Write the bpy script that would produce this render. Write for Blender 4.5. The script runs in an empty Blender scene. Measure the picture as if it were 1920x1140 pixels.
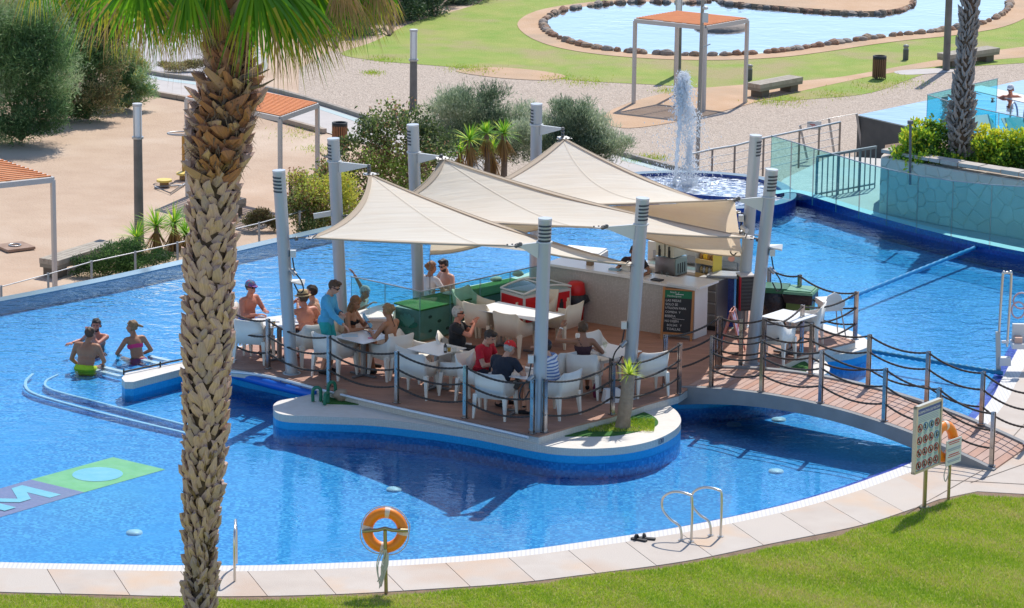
import bpy, math, random
import numpy as np
from mathutils import Vector, Matrix, Euler
from mathutils import noise as mnoise
random.seed(7); RNG = np.random.default_rng(7)
SC = bpy.context.scene
COL = SC.collection
# ------------------------------------------------------------------ camera
CAM_H = 16.8; PITCH = math.radians(13.5); ROLL = 0.0117; FPX = 6500.0
cam_d = bpy.data.cameras.new('camera'); cam_d.sensor_width = 36.0; cam_d.lens = FPX/1920.0*36.0
cam_d.clip_start = 1.0; cam_d.clip_end = 4000.0
cam = bpy.data.objects.new('camera', cam_d); COL.objects.link(cam)
CAM_M = Matrix.Translation((0, 0, CAM_H)) @ Matrix.Rotation(math.pi/2-PITCH, 4, 'X') @ Matrix.Rotation(ROLL, 4, 'Z')
cam.matrix_world = CAM_M
SC.camera = cam
# ------------------------------------------------------------------ light
SUN_EL = math.radians(54); SUN_AZ = math.radians(20)
SUNV = Vector((math.sin(SUN_AZ)*math.cos(SUN_EL), math.cos(SUN_AZ)*math.cos(SUN_EL), math.sin(SUN_EL)))
world = bpy.data.worlds.new('World'); SC.world = world; world.use_nodes = True
wn = world.node_tree.nodes; wl = world.node_tree.links; wn.clear()
wsky = wn.new('ShaderNodeTexSky'); wsky.sky_type = 'NISHITA'; wsky.sun_disc = False
wsky.sun_elevation = SUN_EL; wsky.sun_rotation = SUN_AZ; wsky.air_density = .85; wsky.dust_density = .25; wsky.ozone_density = 1.5
wbg = wn.new('ShaderNodeBackground'); wbg.inputs['Strength'].default_value = 0.145
wout = wn.new('ShaderNodeOutputWorld'); wl.new(wsky.outputs[0], wbg.inputs[0]); wl.new(wbg.outputs[0], wout.inputs[0])
sun_d = bpy.data.lights.new('sun', 'SUN'); sun_d.energy = 3.5; sun_d.angle = math.radians(0.5); sun_d.color = (1.0, 0.95, 0.88)
sun = bpy.data.objects.new('sun', sun_d); COL.objects.link(sun); sun.rotation_euler = SUNV.to_track_quat('Z', 'Y').to_euler(); sun.location = (0, 60, 60)
SC.view_settings.view_transform = 'Standard'; SC.view_settings.look = 'None'; SC.view_settings.exposure = 0.38; SC.view_settings.gamma = 1.0
SC.view_settings.use_curve_mapping = False
SC.cycles.max_bounces = 7; SC.cycles.transparent_max_bounces = 14; SC.cycles.diffuse_bounces = 4; SC.cycles.glossy_bounces = 4
SC.cycles.caustics_reflective = False; SC.cycles.caustics_refractive = False; SC.cycles.sample_clamp_indirect = 6.0

# ------------------------------------------------------------------ surveying: a photo pixel plus a known height (or depth) gives a place
def ray(u, v):
    d = CAM_M.to_3x3() @ Vector((u-960.0, -(v-570.0), -FPX)); return d.normalized()
def G(u, v, z=0.0):
    d = ray(u, v); t = (z-CAM_H)/d.z; p = Vector((0, 0, CAM_H))+d*t; return Vector((p.x, p.y, z))
def V(u, v, Y):
    d = ray(u, v); t = Y/d.y; return Vector((0, 0, CAM_H))+d*t
def spline(pts, n=8, closed=False):
    P = [Vector(p) for p in pts]; out = []; N = len(P)
    for i in range(N if closed else N-1):
        g = (lambda k: P[k % N]) if closed else (lambda k: P[max(0, min(N-1, k))])
        p0, p1, p2, p3 = g(i-1), g(i), g(i+1), g(i+2)
        for k in range(n):
            t = k/n
            out.append(0.5*((2*p1)+(p2-p0)*t+(2*p0-5*p1+4*p2-p3)*t*t+(3*p1-p0-3*p2+p3)*t*t*t))
    if not closed: out.append(P[-1])
    return out
def px_line(pts, z, n=6, closed=False): return spline([G(u, v, z) for u, v in pts], n, closed)

# ------------------------------------------------------------------ mesh builder
class MB:
    def __init__(s): s.v = []; s.f = []; s.m = []; s.s = []
    def add(s, vs, fs, m=0, sm=False):
        o = len(s.v); s.v += [tuple(v) for v in vs]
        for f in fs: s.f.append(tuple(i+o for i in f)); s.m.append(m); s.s.append(sm)
        return s
    def box(s, c, d, rz=0.0, m=0, R=None, taper=1.0):
        c = Vector(c); M3 = R if R is not None else Matrix.Rotation(rz, 3, 'Z'); vs = []
        for z in (-.5, .5):
            k = taper if z > 0 else 1.0
            for x, y in ((-.5, -.5), (.5, -.5), (.5, .5), (-.5, .5)): vs.append(c+M3 @ Vector((x*d[0]*k, y*d[1]*k, z*d[2])))
        return s.add(vs, [(3, 2, 1, 0), (4, 5, 6, 7), (0, 1, 5, 4), (1, 2, 6, 5), (2, 3, 7, 6), (3, 0, 4, 7)], m)
    def bar(s, a, b, w, h=None, m=0, up=(0, 0, 1)):
        a = Vector(a); b = Vector(b); h = h or w; d = b-a; L = d.length
        if L < 1e-6: return s
        z = d/L; x = Vector(up).cross(z)
        if x.length < 1e-3: x = Vector((1, 0, 0)).cross(z)
        x.normalize(); y = z.cross(x)
        return s.box((a+b)/2, (w, h, L), m=m, R=Matrix((x, y, z)).transposed())
    def prism(s, poly, z0, z1, m=0, top=True, bot=False, ms=None):
        n = len(poly); vs = [(p[0], p[1], z0) for p in poly]+[(p[0], p[1], z1) for p in poly]
        a = sum(poly[i][0]*poly[(i+1) % n][1]-poly[(i+1) % n][0]*poly[i][1] for i in range(n))
        idx = list(range(n)) if a > 0 else list(range(n))[::-1]
        if top: s.add(vs, [tuple(n+i for i in idx)], m)
        if bot: s.add(vs, [tuple(idx[::-1])], m)
        s.add(vs, [(idx[k], idx[(k+1) % n], idx[(k+1) % n]+n, idx[k]+n) for k in range(n)], m if ms is None else ms)
        return s
    def tube(s, pts, r, n=8, m=0, closed=False, caps=True, rs=None, sm=True):
        P = [Vector(p) for p in pts]; N = len(P); vs = []; fs = []; px = None
        for i, p in enumerate(P):
            if closed: t = P[(i+1) % N]-P[i-1]
            else: t = P[min(N-1, i+1)]-P[max(0, i-1)]
            t.normalize()
            if px is None:
                px = Vector((0, 0, 1)).cross(t)
                if px.length < .05: px = Vector((1, 0, 0)).cross(t)
            px = (px-t*px.dot(t)); px.normalize(); py = t.cross(px)
            R_ = rs[i] if rs is not None else r
            for k in range(n):
                a = 2*math.pi*k/n; vs.append(p+(px*math.cos(a)+py*math.sin(a))*R_)
        for i in range(N if closed else N-1):
            j = (i+1) % N
            for k in range(n): fs.append((i*n+k, i*n+(k+1) % n, j*n+(k+1) % n, j*n+k))
        s.add(vs, fs, m, sm)
        if caps and not closed:
            s.add(vs[:n], [tuple(range(n))[::-1]], m); s.add(vs[-n:], [tuple(range(n))], m)
        return s
    def cyl(s, a, b, r0, r1=None, n=16, m=0, sm=True): return s.tube([a, b], r0, n, m, rs=[r0, r0 if r1 is None else r1], sm=sm)
    def lathe(s, c, prof, n=20, m=0, R=None, sm=True, sx=1.0, sy=1.0):
        c = Vector(c); vs = []; fs = []; K = len(prof)
        for r, z in prof:
            for k in range(n):
                a = 2*math.pi*k/n; p = Vector((r*math.cos(a)*sx, r*math.sin(a)*sy, z)); vs.append(c+(R @ p if R else p))
        for i in range(K-1):
            for k in range(n): fs.append((i*n+k, i*n+(k+1) % n, (i+1)*n+(k+1) % n, (i+1)*n+k))
        return s.add(vs, fs, m, sm)
    def ell(s, c, r, m=0, R=None, n=14, k=8):
        if not hasattr(r, '__len__'): r = (r, r, r)
        c = Vector(c); vs = []; fs = []
        for i in range(k+1):
            ph = math.pi*i/k-math.pi/2
            for j in range(n):
                a = 2*math.pi*j/n; p = Vector((r[0]*math.cos(ph)*math.cos(a), r[1]*math.cos(ph)*math.sin(a), r[2]*math.sin(ph)))
                vs.append(c+(R @ p if R else p))
        for i in range(k):
            for j in range(n): fs.append((i*n+j, i*n+(j+1) % n, (i+1)*n+(j+1) % n, (i+1)*n+j))
        return s.add(vs, fs, m, True)
    def cap(s, a, b, ra, rb, m=0, n=12):
        a = Vector(a); b = Vector(b); d = b-a; L = max(d.length, 1e-5); z = d/L
        R = z.to_track_quat('Z', 'Y').to_matrix(); prof = []
        for i in range(5): t = math.pi/2*(1-i/4); prof.append((max(1e-4, ra*math.cos(t)), -ra*math.sin(t)))
        for i in range(5): t = math.pi/2*i/4; prof.append((max(1e-4, rb*math.cos(t)), L+rb*math.sin(t)))
        return s.lathe(a, prof, n, m, R)
    def strip(s, A, B, m=0, sm=False):
        n = len(A); return s.add(list(A)+list(B), [(i, i+1, n+i+1, n+i) for i in range(n-1)], m, sm)
    def slab_between(s, A, B, z0, m=0):
        n = len(A)
        s.strip(A, B, m)
        s.strip([Vector((p[0], p[1], z0)) for p in A], A, m); s.strip(B, [Vector((p[0], p[1], z0)) for p in B], m); return s
    def mesh(s, name, mats):
        me = bpy.data.meshes.new(name); me.from_pydata(s.v, [], s.f)
        me.polygons.foreach_set('material_index', s.m); me.polygons.foreach_set('use_smooth', s.s)
        for q in (mats if isinstance(mats, (list, tuple)) else [mats]): me.materials.append(q)
        me.update(); return me
def np_mesh(name, v, f, mats, mi=None, smooth=False):
    v = np.asarray(v, dtype=np.float32); f = np.asarray(f, dtype=np.int32); k = f.shape[1]
    me = bpy.data.meshes.new(name); me.vertices.add(len(v)); me.vertices.foreach_set('co', v.ravel())
    me.loops.add(f.size); me.loops.foreach_set('vertex_index', f.ravel())
    me.polygons.add(len(f)); me.polygons.foreach_set('loop_start', np.arange(0, f.size, k, dtype=np.int32))
    if mi is not None: me.polygons.foreach_set('material_index', np.asarray(mi, dtype=np.int32))
    me.polygons.foreach_set('use_smooth', np.full(len(f), smooth))
    for q in (mats if isinstance(mats, (list, tuple)) else [mats]): me.materials.append(q)
    me.update(calc_edges=True); return me
def tagit(o, label=None, cat=None, group=None, kind=None):
    for k, x in (('label', label), ('category', cat), ('group', group), ('kind', kind)):
        if x: o[k] = x
    return o
def thing(name, label, cat, loc=(0, 0, 0), rz=0.0, group=None):
    o = bpy.data.objects.new(name, None); COL.objects.link(o); o.location = loc; o.rotation_euler = (0, 0, rz); o.empty_display_size = .2
    return tagit(o, label, cat, group)
def part(name, mb, mat, parent=None, world=False, label=None):
    me = mb if isinstance(mb, bpy.types.Mesh) else mb.mesh(name, mat)
    o = bpy.data.objects.new(name, me); COL.objects.link(o)
    if parent is not None:
        o.parent = parent
        if world:
            L = Vector(parent.location) if parent.parent is None else Vector(parent.location)+Vector(parent.parent.location)
            o.location = -L
    if label: o['label'] = label
    return o
def single(name, mb, mat, label, cat, loc=None, group=None):
    """a thing that is one mesh, built in world coordinates, origin moved to loc"""
    me = mb if isinstance(mb, bpy.types.Mesh) else mb.mesh(name, mat)
    o = bpy.data.objects.new(name, me); COL.objects.link(o)
    if loc is not None: me.transform(Matrix.Translation(-Vector(loc))); o.location = loc
    return tagit(o, label, cat, group)
def struct(name, mb, mat, kind='structure'):
    me = mb if isinstance(mb, bpy.types.Mesh) else mb.mesh(name, mat)
    o = bpy.data.objects.new(name, me); COL.objects.link(o); return tagit(o, kind=kind)
def copy_tree(o, parent=None):
    c = o.copy(); COL.objects.link(c); c.parent = parent
    for ch in list(o.children): copy_tree(ch, c)
    return c
def place(root, loc, rz, label, scale=None):
    root.location = loc; root.rotation_euler = (0, 0, rz); root['label'] = label
    if scale: root.scale = (scale,)*3
    return root

# ------------------------------------------------------------------ materials
MATS = {}
def mat(name, col, rough=.6, metal=0.0, c2=None, ns=3.0, contrast=1.0, bump=0.0, bs=20.0, spec=.5, coord='w', det=4.0, c3=None, ns3=.5, transl=0.0, alpha=None, sub=0.0):
    if name in MATS: return MATS[name]
    m = bpy.data.materials.new(name); m.use_nodes = True; nt = m.node_tree; n = nt.nodes; l = nt.links
    b = n['Principled BSDF']; b.inputs['Roughness'].default_value = rough; b.inputs['Metallic'].default_value = metal
    b.inputs['Specular IOR Level'].default_value = spec
    if sub: b.inputs['Subsurface Weight'].default_value = sub; b.inputs['Subsurface Radius'].default_value = (.02, .008, .004)
    if coord == 'w': src = n.new('ShaderNodeNewGeometry').outputs['Position']
    else: src = n.new('ShaderNodeTexCoord').outputs['Object']
    colout = None
    def noise(scale, detail=det):
        t = n.new('ShaderNodeTexNoise'); t.inputs['Scale'].default_value = scale; t.inputs['Detail'].default_value = detail; l.new(src, t.inputs['Vector']); return t
    if c2 is not None:
        t = noise(ns); r = n.new('ShaderNodeMapRange'); w = .22/contrast
        r.inputs['From Min'].default_value = .5-w; r.inputs['From Max'].default_value = .5+w; l.new(t.outputs[0], r.inputs[0])
        x = n.new('ShaderNodeMix'); x.data_type = 'RGBA'; x.inputs[6].default_value = (*col, 1); x.inputs[7].default_value = (*c2, 1); l.new(r.outputs[0], x.inputs[0]); colout = x.outputs[2]
        if c3 is not None:
            t3 = noise(ns3, 3.0); r3 = n.new('ShaderNodeMapRange'); r3.inputs['From Min'].default_value = .5; r3.inputs['From Max'].default_value = .68; l.new(t3.outputs[0], r3.inputs[0])
            y = n.new('ShaderNodeMix'); y.data_type = 'RGBA'; l.new(r3.outputs[0], y.inputs[0]); l.new(colout, y.inputs[6]); y.inputs[7].default_value = (*c3, 1); colout = y.outputs[2]
        l.new(colout, b.inputs['Base Color'])
    else: b.inputs['Base Color'].default_value = (*col, 1)
    if bump:
        t = noise(bs, 5.0); bp = n.new('ShaderNodeBump'); bp.inputs['Strength'].default_value = 1.0; bp.inputs['Distance'].default_value = bump
        l.new(t.outputs[0], bp.inputs['Height']); l.new(bp.outputs[0], b.inputs['Normal'])
    if transl:
        tr = n.new('ShaderNodeBsdfTranslucent'); mx = n.new('ShaderNodeMixShader'); mx.inputs[0].default_value = transl
        if colout is not None: l.new(colout, tr.inputs[0])
        else: tr.inputs[0].default_value = (*col, 1)
        l.new(b.outputs[0], mx.inputs[1]); l.new(tr.outputs[0], mx.inputs[2]); l.new(mx.outputs[0], n['Material Output'].inputs[0])
    MATS[name] = m; return m
def N(nt, typ, **kw):
    x = nt.nodes.new(typ)
    for k, v_ in kw.items(): setattr(x, k, v_)
    return x
def mathn(nt, op, a, b=None, c=None):
    x = nt.nodes.new('ShaderNodeMath'); x.operation = op
    for i, q in enumerate((a, b, c)):
        if q is None: continue
        if isinstance(q, (int, float)): x.inputs[i].default_value = q
        else: nt.links.new(q, x.inputs[i])
    return x.outputs[0]
def mixc(nt, fac, a, b):
    x = nt.nodes.new('ShaderNodeMix'); x.data_type = 'RGBA'
    for i, q in ((0, fac), (6, a), (7, b)):
        if isinstance(q, tuple): x.inputs[i].default_value = (*q, 1)
        elif isinstance(q, (int, float)): x.inputs[i].default_value = q
        else: nt.links.new(q, x.inputs[i])
    return x.outputs[2]
def water_mat(name, tint, amp, scale, calm=True, foam=0.0, rough=.02):
    m = bpy.data.materials.new(name); m.use_nodes = True; nt = m.node_tree; n = nt.nodes; l = nt.links; n.clear()
    out = N(nt, 'ShaderNodeOutputMaterial'); geo = N(nt, 'ShaderNodeNewGeometry'); pos = geo.outputs['Position']
    def nz(sc, det, sx=1.0, sy=1.0, dist=0.0):
        mp = N(nt, 'ShaderNodeMapping'); mp.inputs['Scale'].default_value = (sx, sy, 1); l.new(pos, mp.inputs[0])
        t = N(nt, 'ShaderNodeTexNoise'); t.inputs['Scale'].default_value = sc; t.inputs['Detail'].default_value = det; t.inputs['Distortion'].default_value = dist
        t.inputs['Roughness'].default_value = .55
        l.new(mp.outputs[0], t.inputs['Vector']); return t.outputs[0]
    h = mathn(nt, 'ADD', mathn(nt, 'MULTIPLY', nz(scale, 2.0, .7, 1.0, .4), 1.0), mathn(nt, 'MULTIPLY', nz(scale*3.2, 2.0, .8, 1.0, .3), .32))
    patch = N(nt, 'ShaderNodeMapRange'); l.new(nz(.22, 2.0), patch.inputs[0]); patch.inputs[1].default_value = .35; patch.inputs[2].default_value = .65; patch.inputs[3].default_value = .45; patch.inputs[4].default_value = 1.25
    k = patch.outputs[0]
    if calm:   # still water in the lee of the bar island, livelier where the bathers and the overflow are
        sep = N(nt, 'ShaderNodeSeparateXYZ'); l.new(pos, sep.inputs[0])
        r = N(nt, 'ShaderNodeMapRange'); l.new(sep.outputs[1], r.inputs[0]); r.inputs[1].default_value = 57; r.inputs[2].default_value = 67; r.inputs[3].default_value = .13; r.inputs[4].default_value = .95
        k = mathn(nt, 'MULTIPLY', k, r.outputs[0])
    h = mathn(nt, 'MULTIPLY', h, k)
    bp = N(nt, 'ShaderNodeBump'); bp.inputs['Distance'].default_value = amp; bp.inputs['Strength'].default_value = 1.0; l.new(h, bp.inputs['Height'])
    fr = N(nt, 'ShaderNodeFresnel'); fr.inputs[0].default_value = 1.33; l.new(bp.outputs[0], fr.inputs[1])
    gl = N(nt, 'ShaderNodeBsdfGlossy'); gl.inputs['Roughness'].default_value = rough; l.new(bp.outputs[0], gl.inputs['Normal'])
    tr = N(nt, 'ShaderNodeBsdfTransparent'); tr.inputs[0].default_value = (*tint, 1)
    mx = N(nt, 'ShaderNodeMixShader'); l.new(fr.outputs[0], mx.inputs[0]); l.new(tr.outputs[0], mx.inputs[1]); l.new(gl.outputs[0], mx.inputs[2])
    fin = mx.outputs[0]
    if foam:
        df = N(nt, 'ShaderNodeBsdfDiffuse'); df.inputs[0].default_value = (.85, .9, .95, 1)
        q = N(nt, 'ShaderNodeMapRange'); l.new(nz(9, 3.0, .6, 1), q.inputs[0]); q.inputs[1].default_value = .47; q.inputs[2].default_value = .6; q.inputs[4].default_value = foam
        m2 = N(nt, 'ShaderNodeMixShader'); l.new(q.outputs[0], m2.inputs[0]); l.new(fin, m2.inputs[1]); l.new(df.outputs[0], m2.inputs[2]); fin = m2.outputs[0]
    l.new(fin, out.inputs[0]); MATS[name] = m; return m
def tile_mat(name, c1, c2, c3, size=.045, grout=None, rough=.3, wavy=0.0):
    """small glazed mosaic: every tile its own shade"""
    m = bpy.data.materials.new(name); m.use_nodes = True; nt = m.node_tree; n = nt.nodes; l = nt.links; b = n['Principled BSDF']; b.inputs['Roughness'].default_value = rough
    geo = N(nt, 'ShaderNodeNewGeometry'); mp = N(nt, 'ShaderNodeVectorMath', operation='SCALE'); mp.inputs['Scale'].default_value = 1/size; l.new(geo.outputs['Position'], mp.inputs[0])
    ad = N(nt, 'ShaderNodeVectorMath', operation='ADD'); ad.inputs[1].default_value = (.013, .017, .23); l.new(mp.outputs[0], ad.inputs[0])
    fl = N(nt, 'ShaderNodeVectorMath', operation='FLOOR'); l.new(ad.outputs[0], fl.inputs[0])
    wn_ = N(nt, 'ShaderNodeTexWhiteNoise'); l.new(fl.outputs[0], wn_.inputs[0])
    big = N(nt, 'ShaderNodeTexNoise'); big.inputs['Scale'].default_value = .6; big.inputs['Detail'].default_value = 3; l.new(geo.outputs['Position'], big.inputs['Vector'])
    r = N(nt, 'ShaderNodeMapRange'); l.new(wn_.outputs[0], r.inputs[0]); r.inputs[1].default_value = .3; r.inputs[2].default_value = 1
    c = mixc(nt, r.outputs[0], c1, c2); r2 = N(nt, 'ShaderNodeMapRange'); l.new(big.outputs[0], r2.inputs[0]); r2.inputs[1].default_value = .4; r2.inputs[2].default_value = .7; r2.inputs[4].default_value = .6
    c = mixc(nt, r2.outputs[0], c, c3)
    if grout:
        fx = N(nt, 'ShaderNodeVectorMath', operation='FRACTION'); l.new(ad.outputs[0], fx.inputs[0]); sp = N(nt, 'ShaderNodeSeparateXYZ'); l.new(fx.outputs[0], sp.inputs[0])
        ns = N(nt, 'ShaderNodeSeparateXYZ'); l.new(geo.outputs['Normal'], ns.inputs[0])
        up = mathn(nt, 'GREATER_THAN', mathn(nt, 'ABSOLUTE', ns.outputs[2]), .7)
        gz = mathn(nt, 'MULTIPLY', mathn(nt, 'LESS_THAN', sp.outputs[2], .1), mathn(nt, 'SUBTRACT', 1.0, up))
        g = mathn(nt, 'MAXIMUM', mathn(nt, 'MAXIMUM', mathn(nt, 'LESS_THAN', sp.outputs[0], .1), mathn(nt, 'MULTIPLY', mathn(nt, 'LESS_THAN', sp.outputs[1], .1), up)), gz)
        c = mixc(nt, g, c, grout)
    l.new(c, b.inputs['Base Color']); MATS[name] = m; return m
def glass_mat(name, tint, rough=.0):
    m = bpy.data.materials.new(name); m.use_nodes = True; nt = m.node_tree; l = nt.links; nt.nodes.clear()
    out = N(nt, 'ShaderNodeOutputMaterial'); geo = N(nt, 'ShaderNodeNewGeometry'); fr = N(nt, 'ShaderNodeFresnel')
    l.new(mathn(nt, 'ADD', mathn(nt, 'MULTIPLY', geo.outputs['Backfacing'], 1/1.45-1.45), 1.45), fr.inputs[0])   # same reflectance from either side of the pane
    gl = N(nt, 'ShaderNodeBsdfGlossy'); gl.inputs['Roughness'].default_value = rough; tr = N(nt, 'ShaderNodeBsdfTransparent'); tr.inputs[0].default_value = (*tint, 1)
    mx = N(nt, 'ShaderNodeMixShader'); l.new(fr.outputs[0], mx.inputs[0]); l.new(tr.outputs[0], mx.inputs[1]); l.new(gl.outputs[0], mx.inputs[2]); l.new(mx.outputs[0], out.inputs[0]); MATS[name] = m; return m
def stripe_mat(name, c1, c2, period, axis=2, duty=.5, rough=.8, coord='o'):
    m = bpy.data.materials.new(name); m.use_nodes = True; nt = m.node_tree; l = nt.links; b = nt.nodes['Principled BSDF']; b.inputs['Roughness'].default_value = rough
    src = N(nt, 'ShaderNodeTexCoord').outputs['Object'] if coord == 'o' else N(nt, 'ShaderNodeNewGeometry').outputs['Position']
    sp = N(nt, 'ShaderNodeSeparateXYZ'); l.new(src, sp.inputs[0])
    g = mathn(nt, 'LESS_THAN', mathn(nt, 'FRACT', mathn(nt, 'DIVIDE', sp.outputs[axis], period)), duty)
    l.new(mixc(nt, g, c2, c1), b.inputs['Base Color']); MATS[name] = m; return m
def text_mesh(s, size, name='lettering', ax='CENTER', extr=.002, bold=.0):
    c = bpy.data.curves.new(name, 'FONT'); c.body = s; c.size = size; c.align_x = ax; c.align_y = 'CENTER'; c.extrude = extr; c.offset = bold*size; c.resolution_u = 2
    o = bpy.data.objects.new(name, c); COL.objects.link(o); bpy.context.view_layer.update()
    me = bpy.data.meshes.new_from_object(o.evaluated_get(bpy.context.evaluated_depsgraph_get())); bpy.data.objects.remove(o); bpy.data.curves.remove(c); return me
# ------------------------------------------------------------------ colours of the setting
SAND = mat('sand', (.56, .41, .29), .95, c2=(.49, .345, .24), ns=1.3, c3=(.62, .48, .36), ns3=.28, bump=.02, bs=18)
def gravel_mat():
    m = bpy.data.materials.new('gravel'); m.use_nodes = True; nt = m.node_tree; l = nt.links; b = nt.nodes['Principled BSDF']; b.inputs['Roughness'].default_value = .95
    geo = N(nt, 'ShaderNodeNewGeometry'); vo = N(nt, 'ShaderNodeTexVoronoi'); vo.inputs['Scale'].default_value = 24; l.new(geo.outputs['Position'], vo.inputs['Vector'])
    sp = N(nt, 'ShaderNodeSeparateColor'); l.new(vo.outputs['Color'], sp.inputs[0])
    c = mixc(nt, sp.outputs[0], (.38, .30, .235), (.64, .53, .43))
    nz = N(nt, 'ShaderNodeTexNoise'); nz.inputs['Scale'].default_value = .35; nz.inputs['Detail'].default_value = 4; l.new(geo.outputs['Position'], nz.inputs['Vector'])
    r = N(nt, 'ShaderNodeMapRange'); l.new(nz.outputs[0], r.inputs[0]); r.inputs[1].default_value = .45; r.inputs[2].default_value = .7; r.inputs[4].default_value = .5
    c = mixc(nt, r.outputs[0], c, (.52, .42, .33)); l.new(c, b.inputs['Base Color'])
    bp = N(nt, 'ShaderNodeBump'); bp.inputs['Distance'].default_value = .03; l.new(vo.outputs['Distance'], bp.inputs['Height']); l.new(bp.outputs[0], b.inputs['Normal']); return m
GRAVEL = gravel_mat()
TURF = mat('turf', (.24, .36, .05), .95, c2=(.38, .40, .10), ns=1.1, c3=(.40, .34, .15), ns3=.45, bump=.04, bs=30)
SOIL = mat('soil', (.20, .13, .085), .95, c2=(.30, .2, .13), ns=6, bump=.03, bs=30)
EARTH = mat('orange_earth', (.52, .33, .19), .95, c2=(.60, .41, .27), ns=.9, c3=(.46, .33, .22), ns3=.4, bump=.02, bs=20)
PAVE = mat('pale_paving', (.56, .51, .47), .85, c2=(.49, .45, .42), ns=2.5, bump=.004, bs=40)
KERB = mat('kerb_stone', (.30, .26, .22), .9, c2=(.38, .33, .28), ns=5, bump=.01, bs=30)
GUTTER = mat('gutter_pale_blue', (.42, .52, .52), .7)
COPING = mat('coping_stone', (.56, .49, .42), .8, c2=(.49, .415, .35), ns=1.6, c3=(.60, .42, .29), ns3=.55, bump=.004, bs=60)
GRATE = stripe_mat('overflow_grate', (.66, .64, .60), (.56, .54, .52), .07, 0, .6, .6, 'w')
TILE_FLOOR = tile_mat('pool_floor_mosaic', (.015, .27, .68), (.13, .58, .98), (.04, .40, .84), .042)
TILE_DEEP = tile_mat('pool_wall_mosaic', (.002, .035, .22), (.006, .075, .36), (.003, .05, .28), .045)
TILE_EDGE = tile_mat('pool_lip_mosaic', (.07, .07, .48), (.14, .14, .66), (.09, .09, .54), .04)
TILE_SKY = tile_mat('waterline_mosaic', (.0, .27, .60), (.01, .34, .70), (.0, .29, .62), .03, (.02, .38, .68))
TILE_WHITE = tile_mat('white_mosaic', (.60, .56, .49), (.66, .62, .56), (.56, .53, .47), .03, (.42, .39, .34))
WHITE_TOP = mat('white_terrazzo', (.66, .61, .54), .55, c2=(.72, .68, .62), ns=9, bump=.001, bs=80)
CONC = mat('bridge_concrete', (.30, .30, .30), .85, c2=(.24, .24, .24), ns=3, bump=.004, bs=30)
WATER = water_mat('pool_water', (.80, .93, .98), .052, 3.2)
WATER_BASIN = water_mat('basin_water', (.75, .9, .97), .10, 5.0, calm=False, foam=.85)
WATER_POND = water_mat('pond_water', (.86, .97, .94), .012, 2.2, calm=False)
WATER_UP = water_mat('upper_water', (.80, .93, .98), .012, 2.0, calm=False)
STEEL = mat('brushed_steel', (.62, .60, .57), .28, 1.0); STEEL_D = mat('dull_steel', (.42, .42, .42), .4, .8)
WHITE_P = mat('white_resin', (.82, .78, .71), .45, c2=(.74, .70, .63), ns=3, coord='o'); CREAM_LIT_P = mat('warm_lit_cream_resin', (.76, .68, .54), .45, c2=(.70, .62, .48), ns=3, coord='o')  # cream copy of the white resin: warm bounced light put into its colour
POLE = mat('grey_painted_mast', (.40, .43, .46), .38, .35)
ROPE = mat('dark_rope', (.055, .045, .04), .85, bump=.01, bs=60, coord='w')
BLACK = mat('black_rubber', (.02, .02, .022), .6)

# ------------------------------------------------------------------ far ground
b = MB(); b.add([(-400, 20, -1.25), (400, 20, -1.25), (400, 900, -1.25), (-400, 900, -1.25)], [(0, 1, 2, 3)]); struct('ground', b, SAND)
def sheet(name, pts, z, m, n=6, smooth=True, thick=.0):
    P = [G(u, v, z) for u, v in pts]
    if smooth: P = spline(P, n, True)
    b = MB()
    if thick: b.prism([(p.x, p.y) for p in P], z-thick, z)
    else: b.add(P, [tuple(range(len(P)))])
    return struct(name, b, m)
sheet('gravel_yard', [(560, 130), (620, 95), (700, 104), (760, 60), (1000, 40), (1500, 60), (2000, 60), (2050, 170), (1900, 260), (1620, 330), (1480, 420), (1200, 380), (900, 320), (760, 300), (700, 240), (560, 185)], -1.24, GRAVEL, smooth=False)
sheet('concrete_road', [(200, -60), (420, -60), (470, 60), (500, 130), (380, 150), (300, 140), (262, 110), (230, 60)], -1.236, mat('pale_concrete', (.50, .47, .47), .9, c2=(.46, .43, .43), ns=.8))
LAWN_FAR = [(640, 100), (700, 78), (780, 40), (900, 5), (960, -40), (1500, -90), (2400, -90), (2400, 90), (1920, 118), (1760, 132), (1640, 172), (1540, 184), (1452, 188), (1400, 172), (1250, 160), (1100, 152), (1000, 142), (900, 130), (780, 120), (700, 113)]
sheet('park_lawn', LAWN_FAR, -1.232, TURF)
sheet('earth_path', [(1160, 200), (1260, 172), (1400, 158), (1560, 146), (1700, 122), (1800, 106), (1950, 84), (2400, 40), (2400, 80), (1940, 106), (1760, 124), (1650, 140), (1560, 158), (1470, 178), (1400, 196), (1300, 222), (1180, 240), (1130, 225)], -1.228, EARTH)
sheet('bare_soil_patch', [(855, 133), (920, 126), (1000, 131), (1060, 142), (1020, 150), (930, 145)], -1.227, EARTH)
sheet('bare_soil_patch', [(1680, 133), (1760, 128), (1790, 134), (1700, 140)], -1.227, PAVE)
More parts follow.
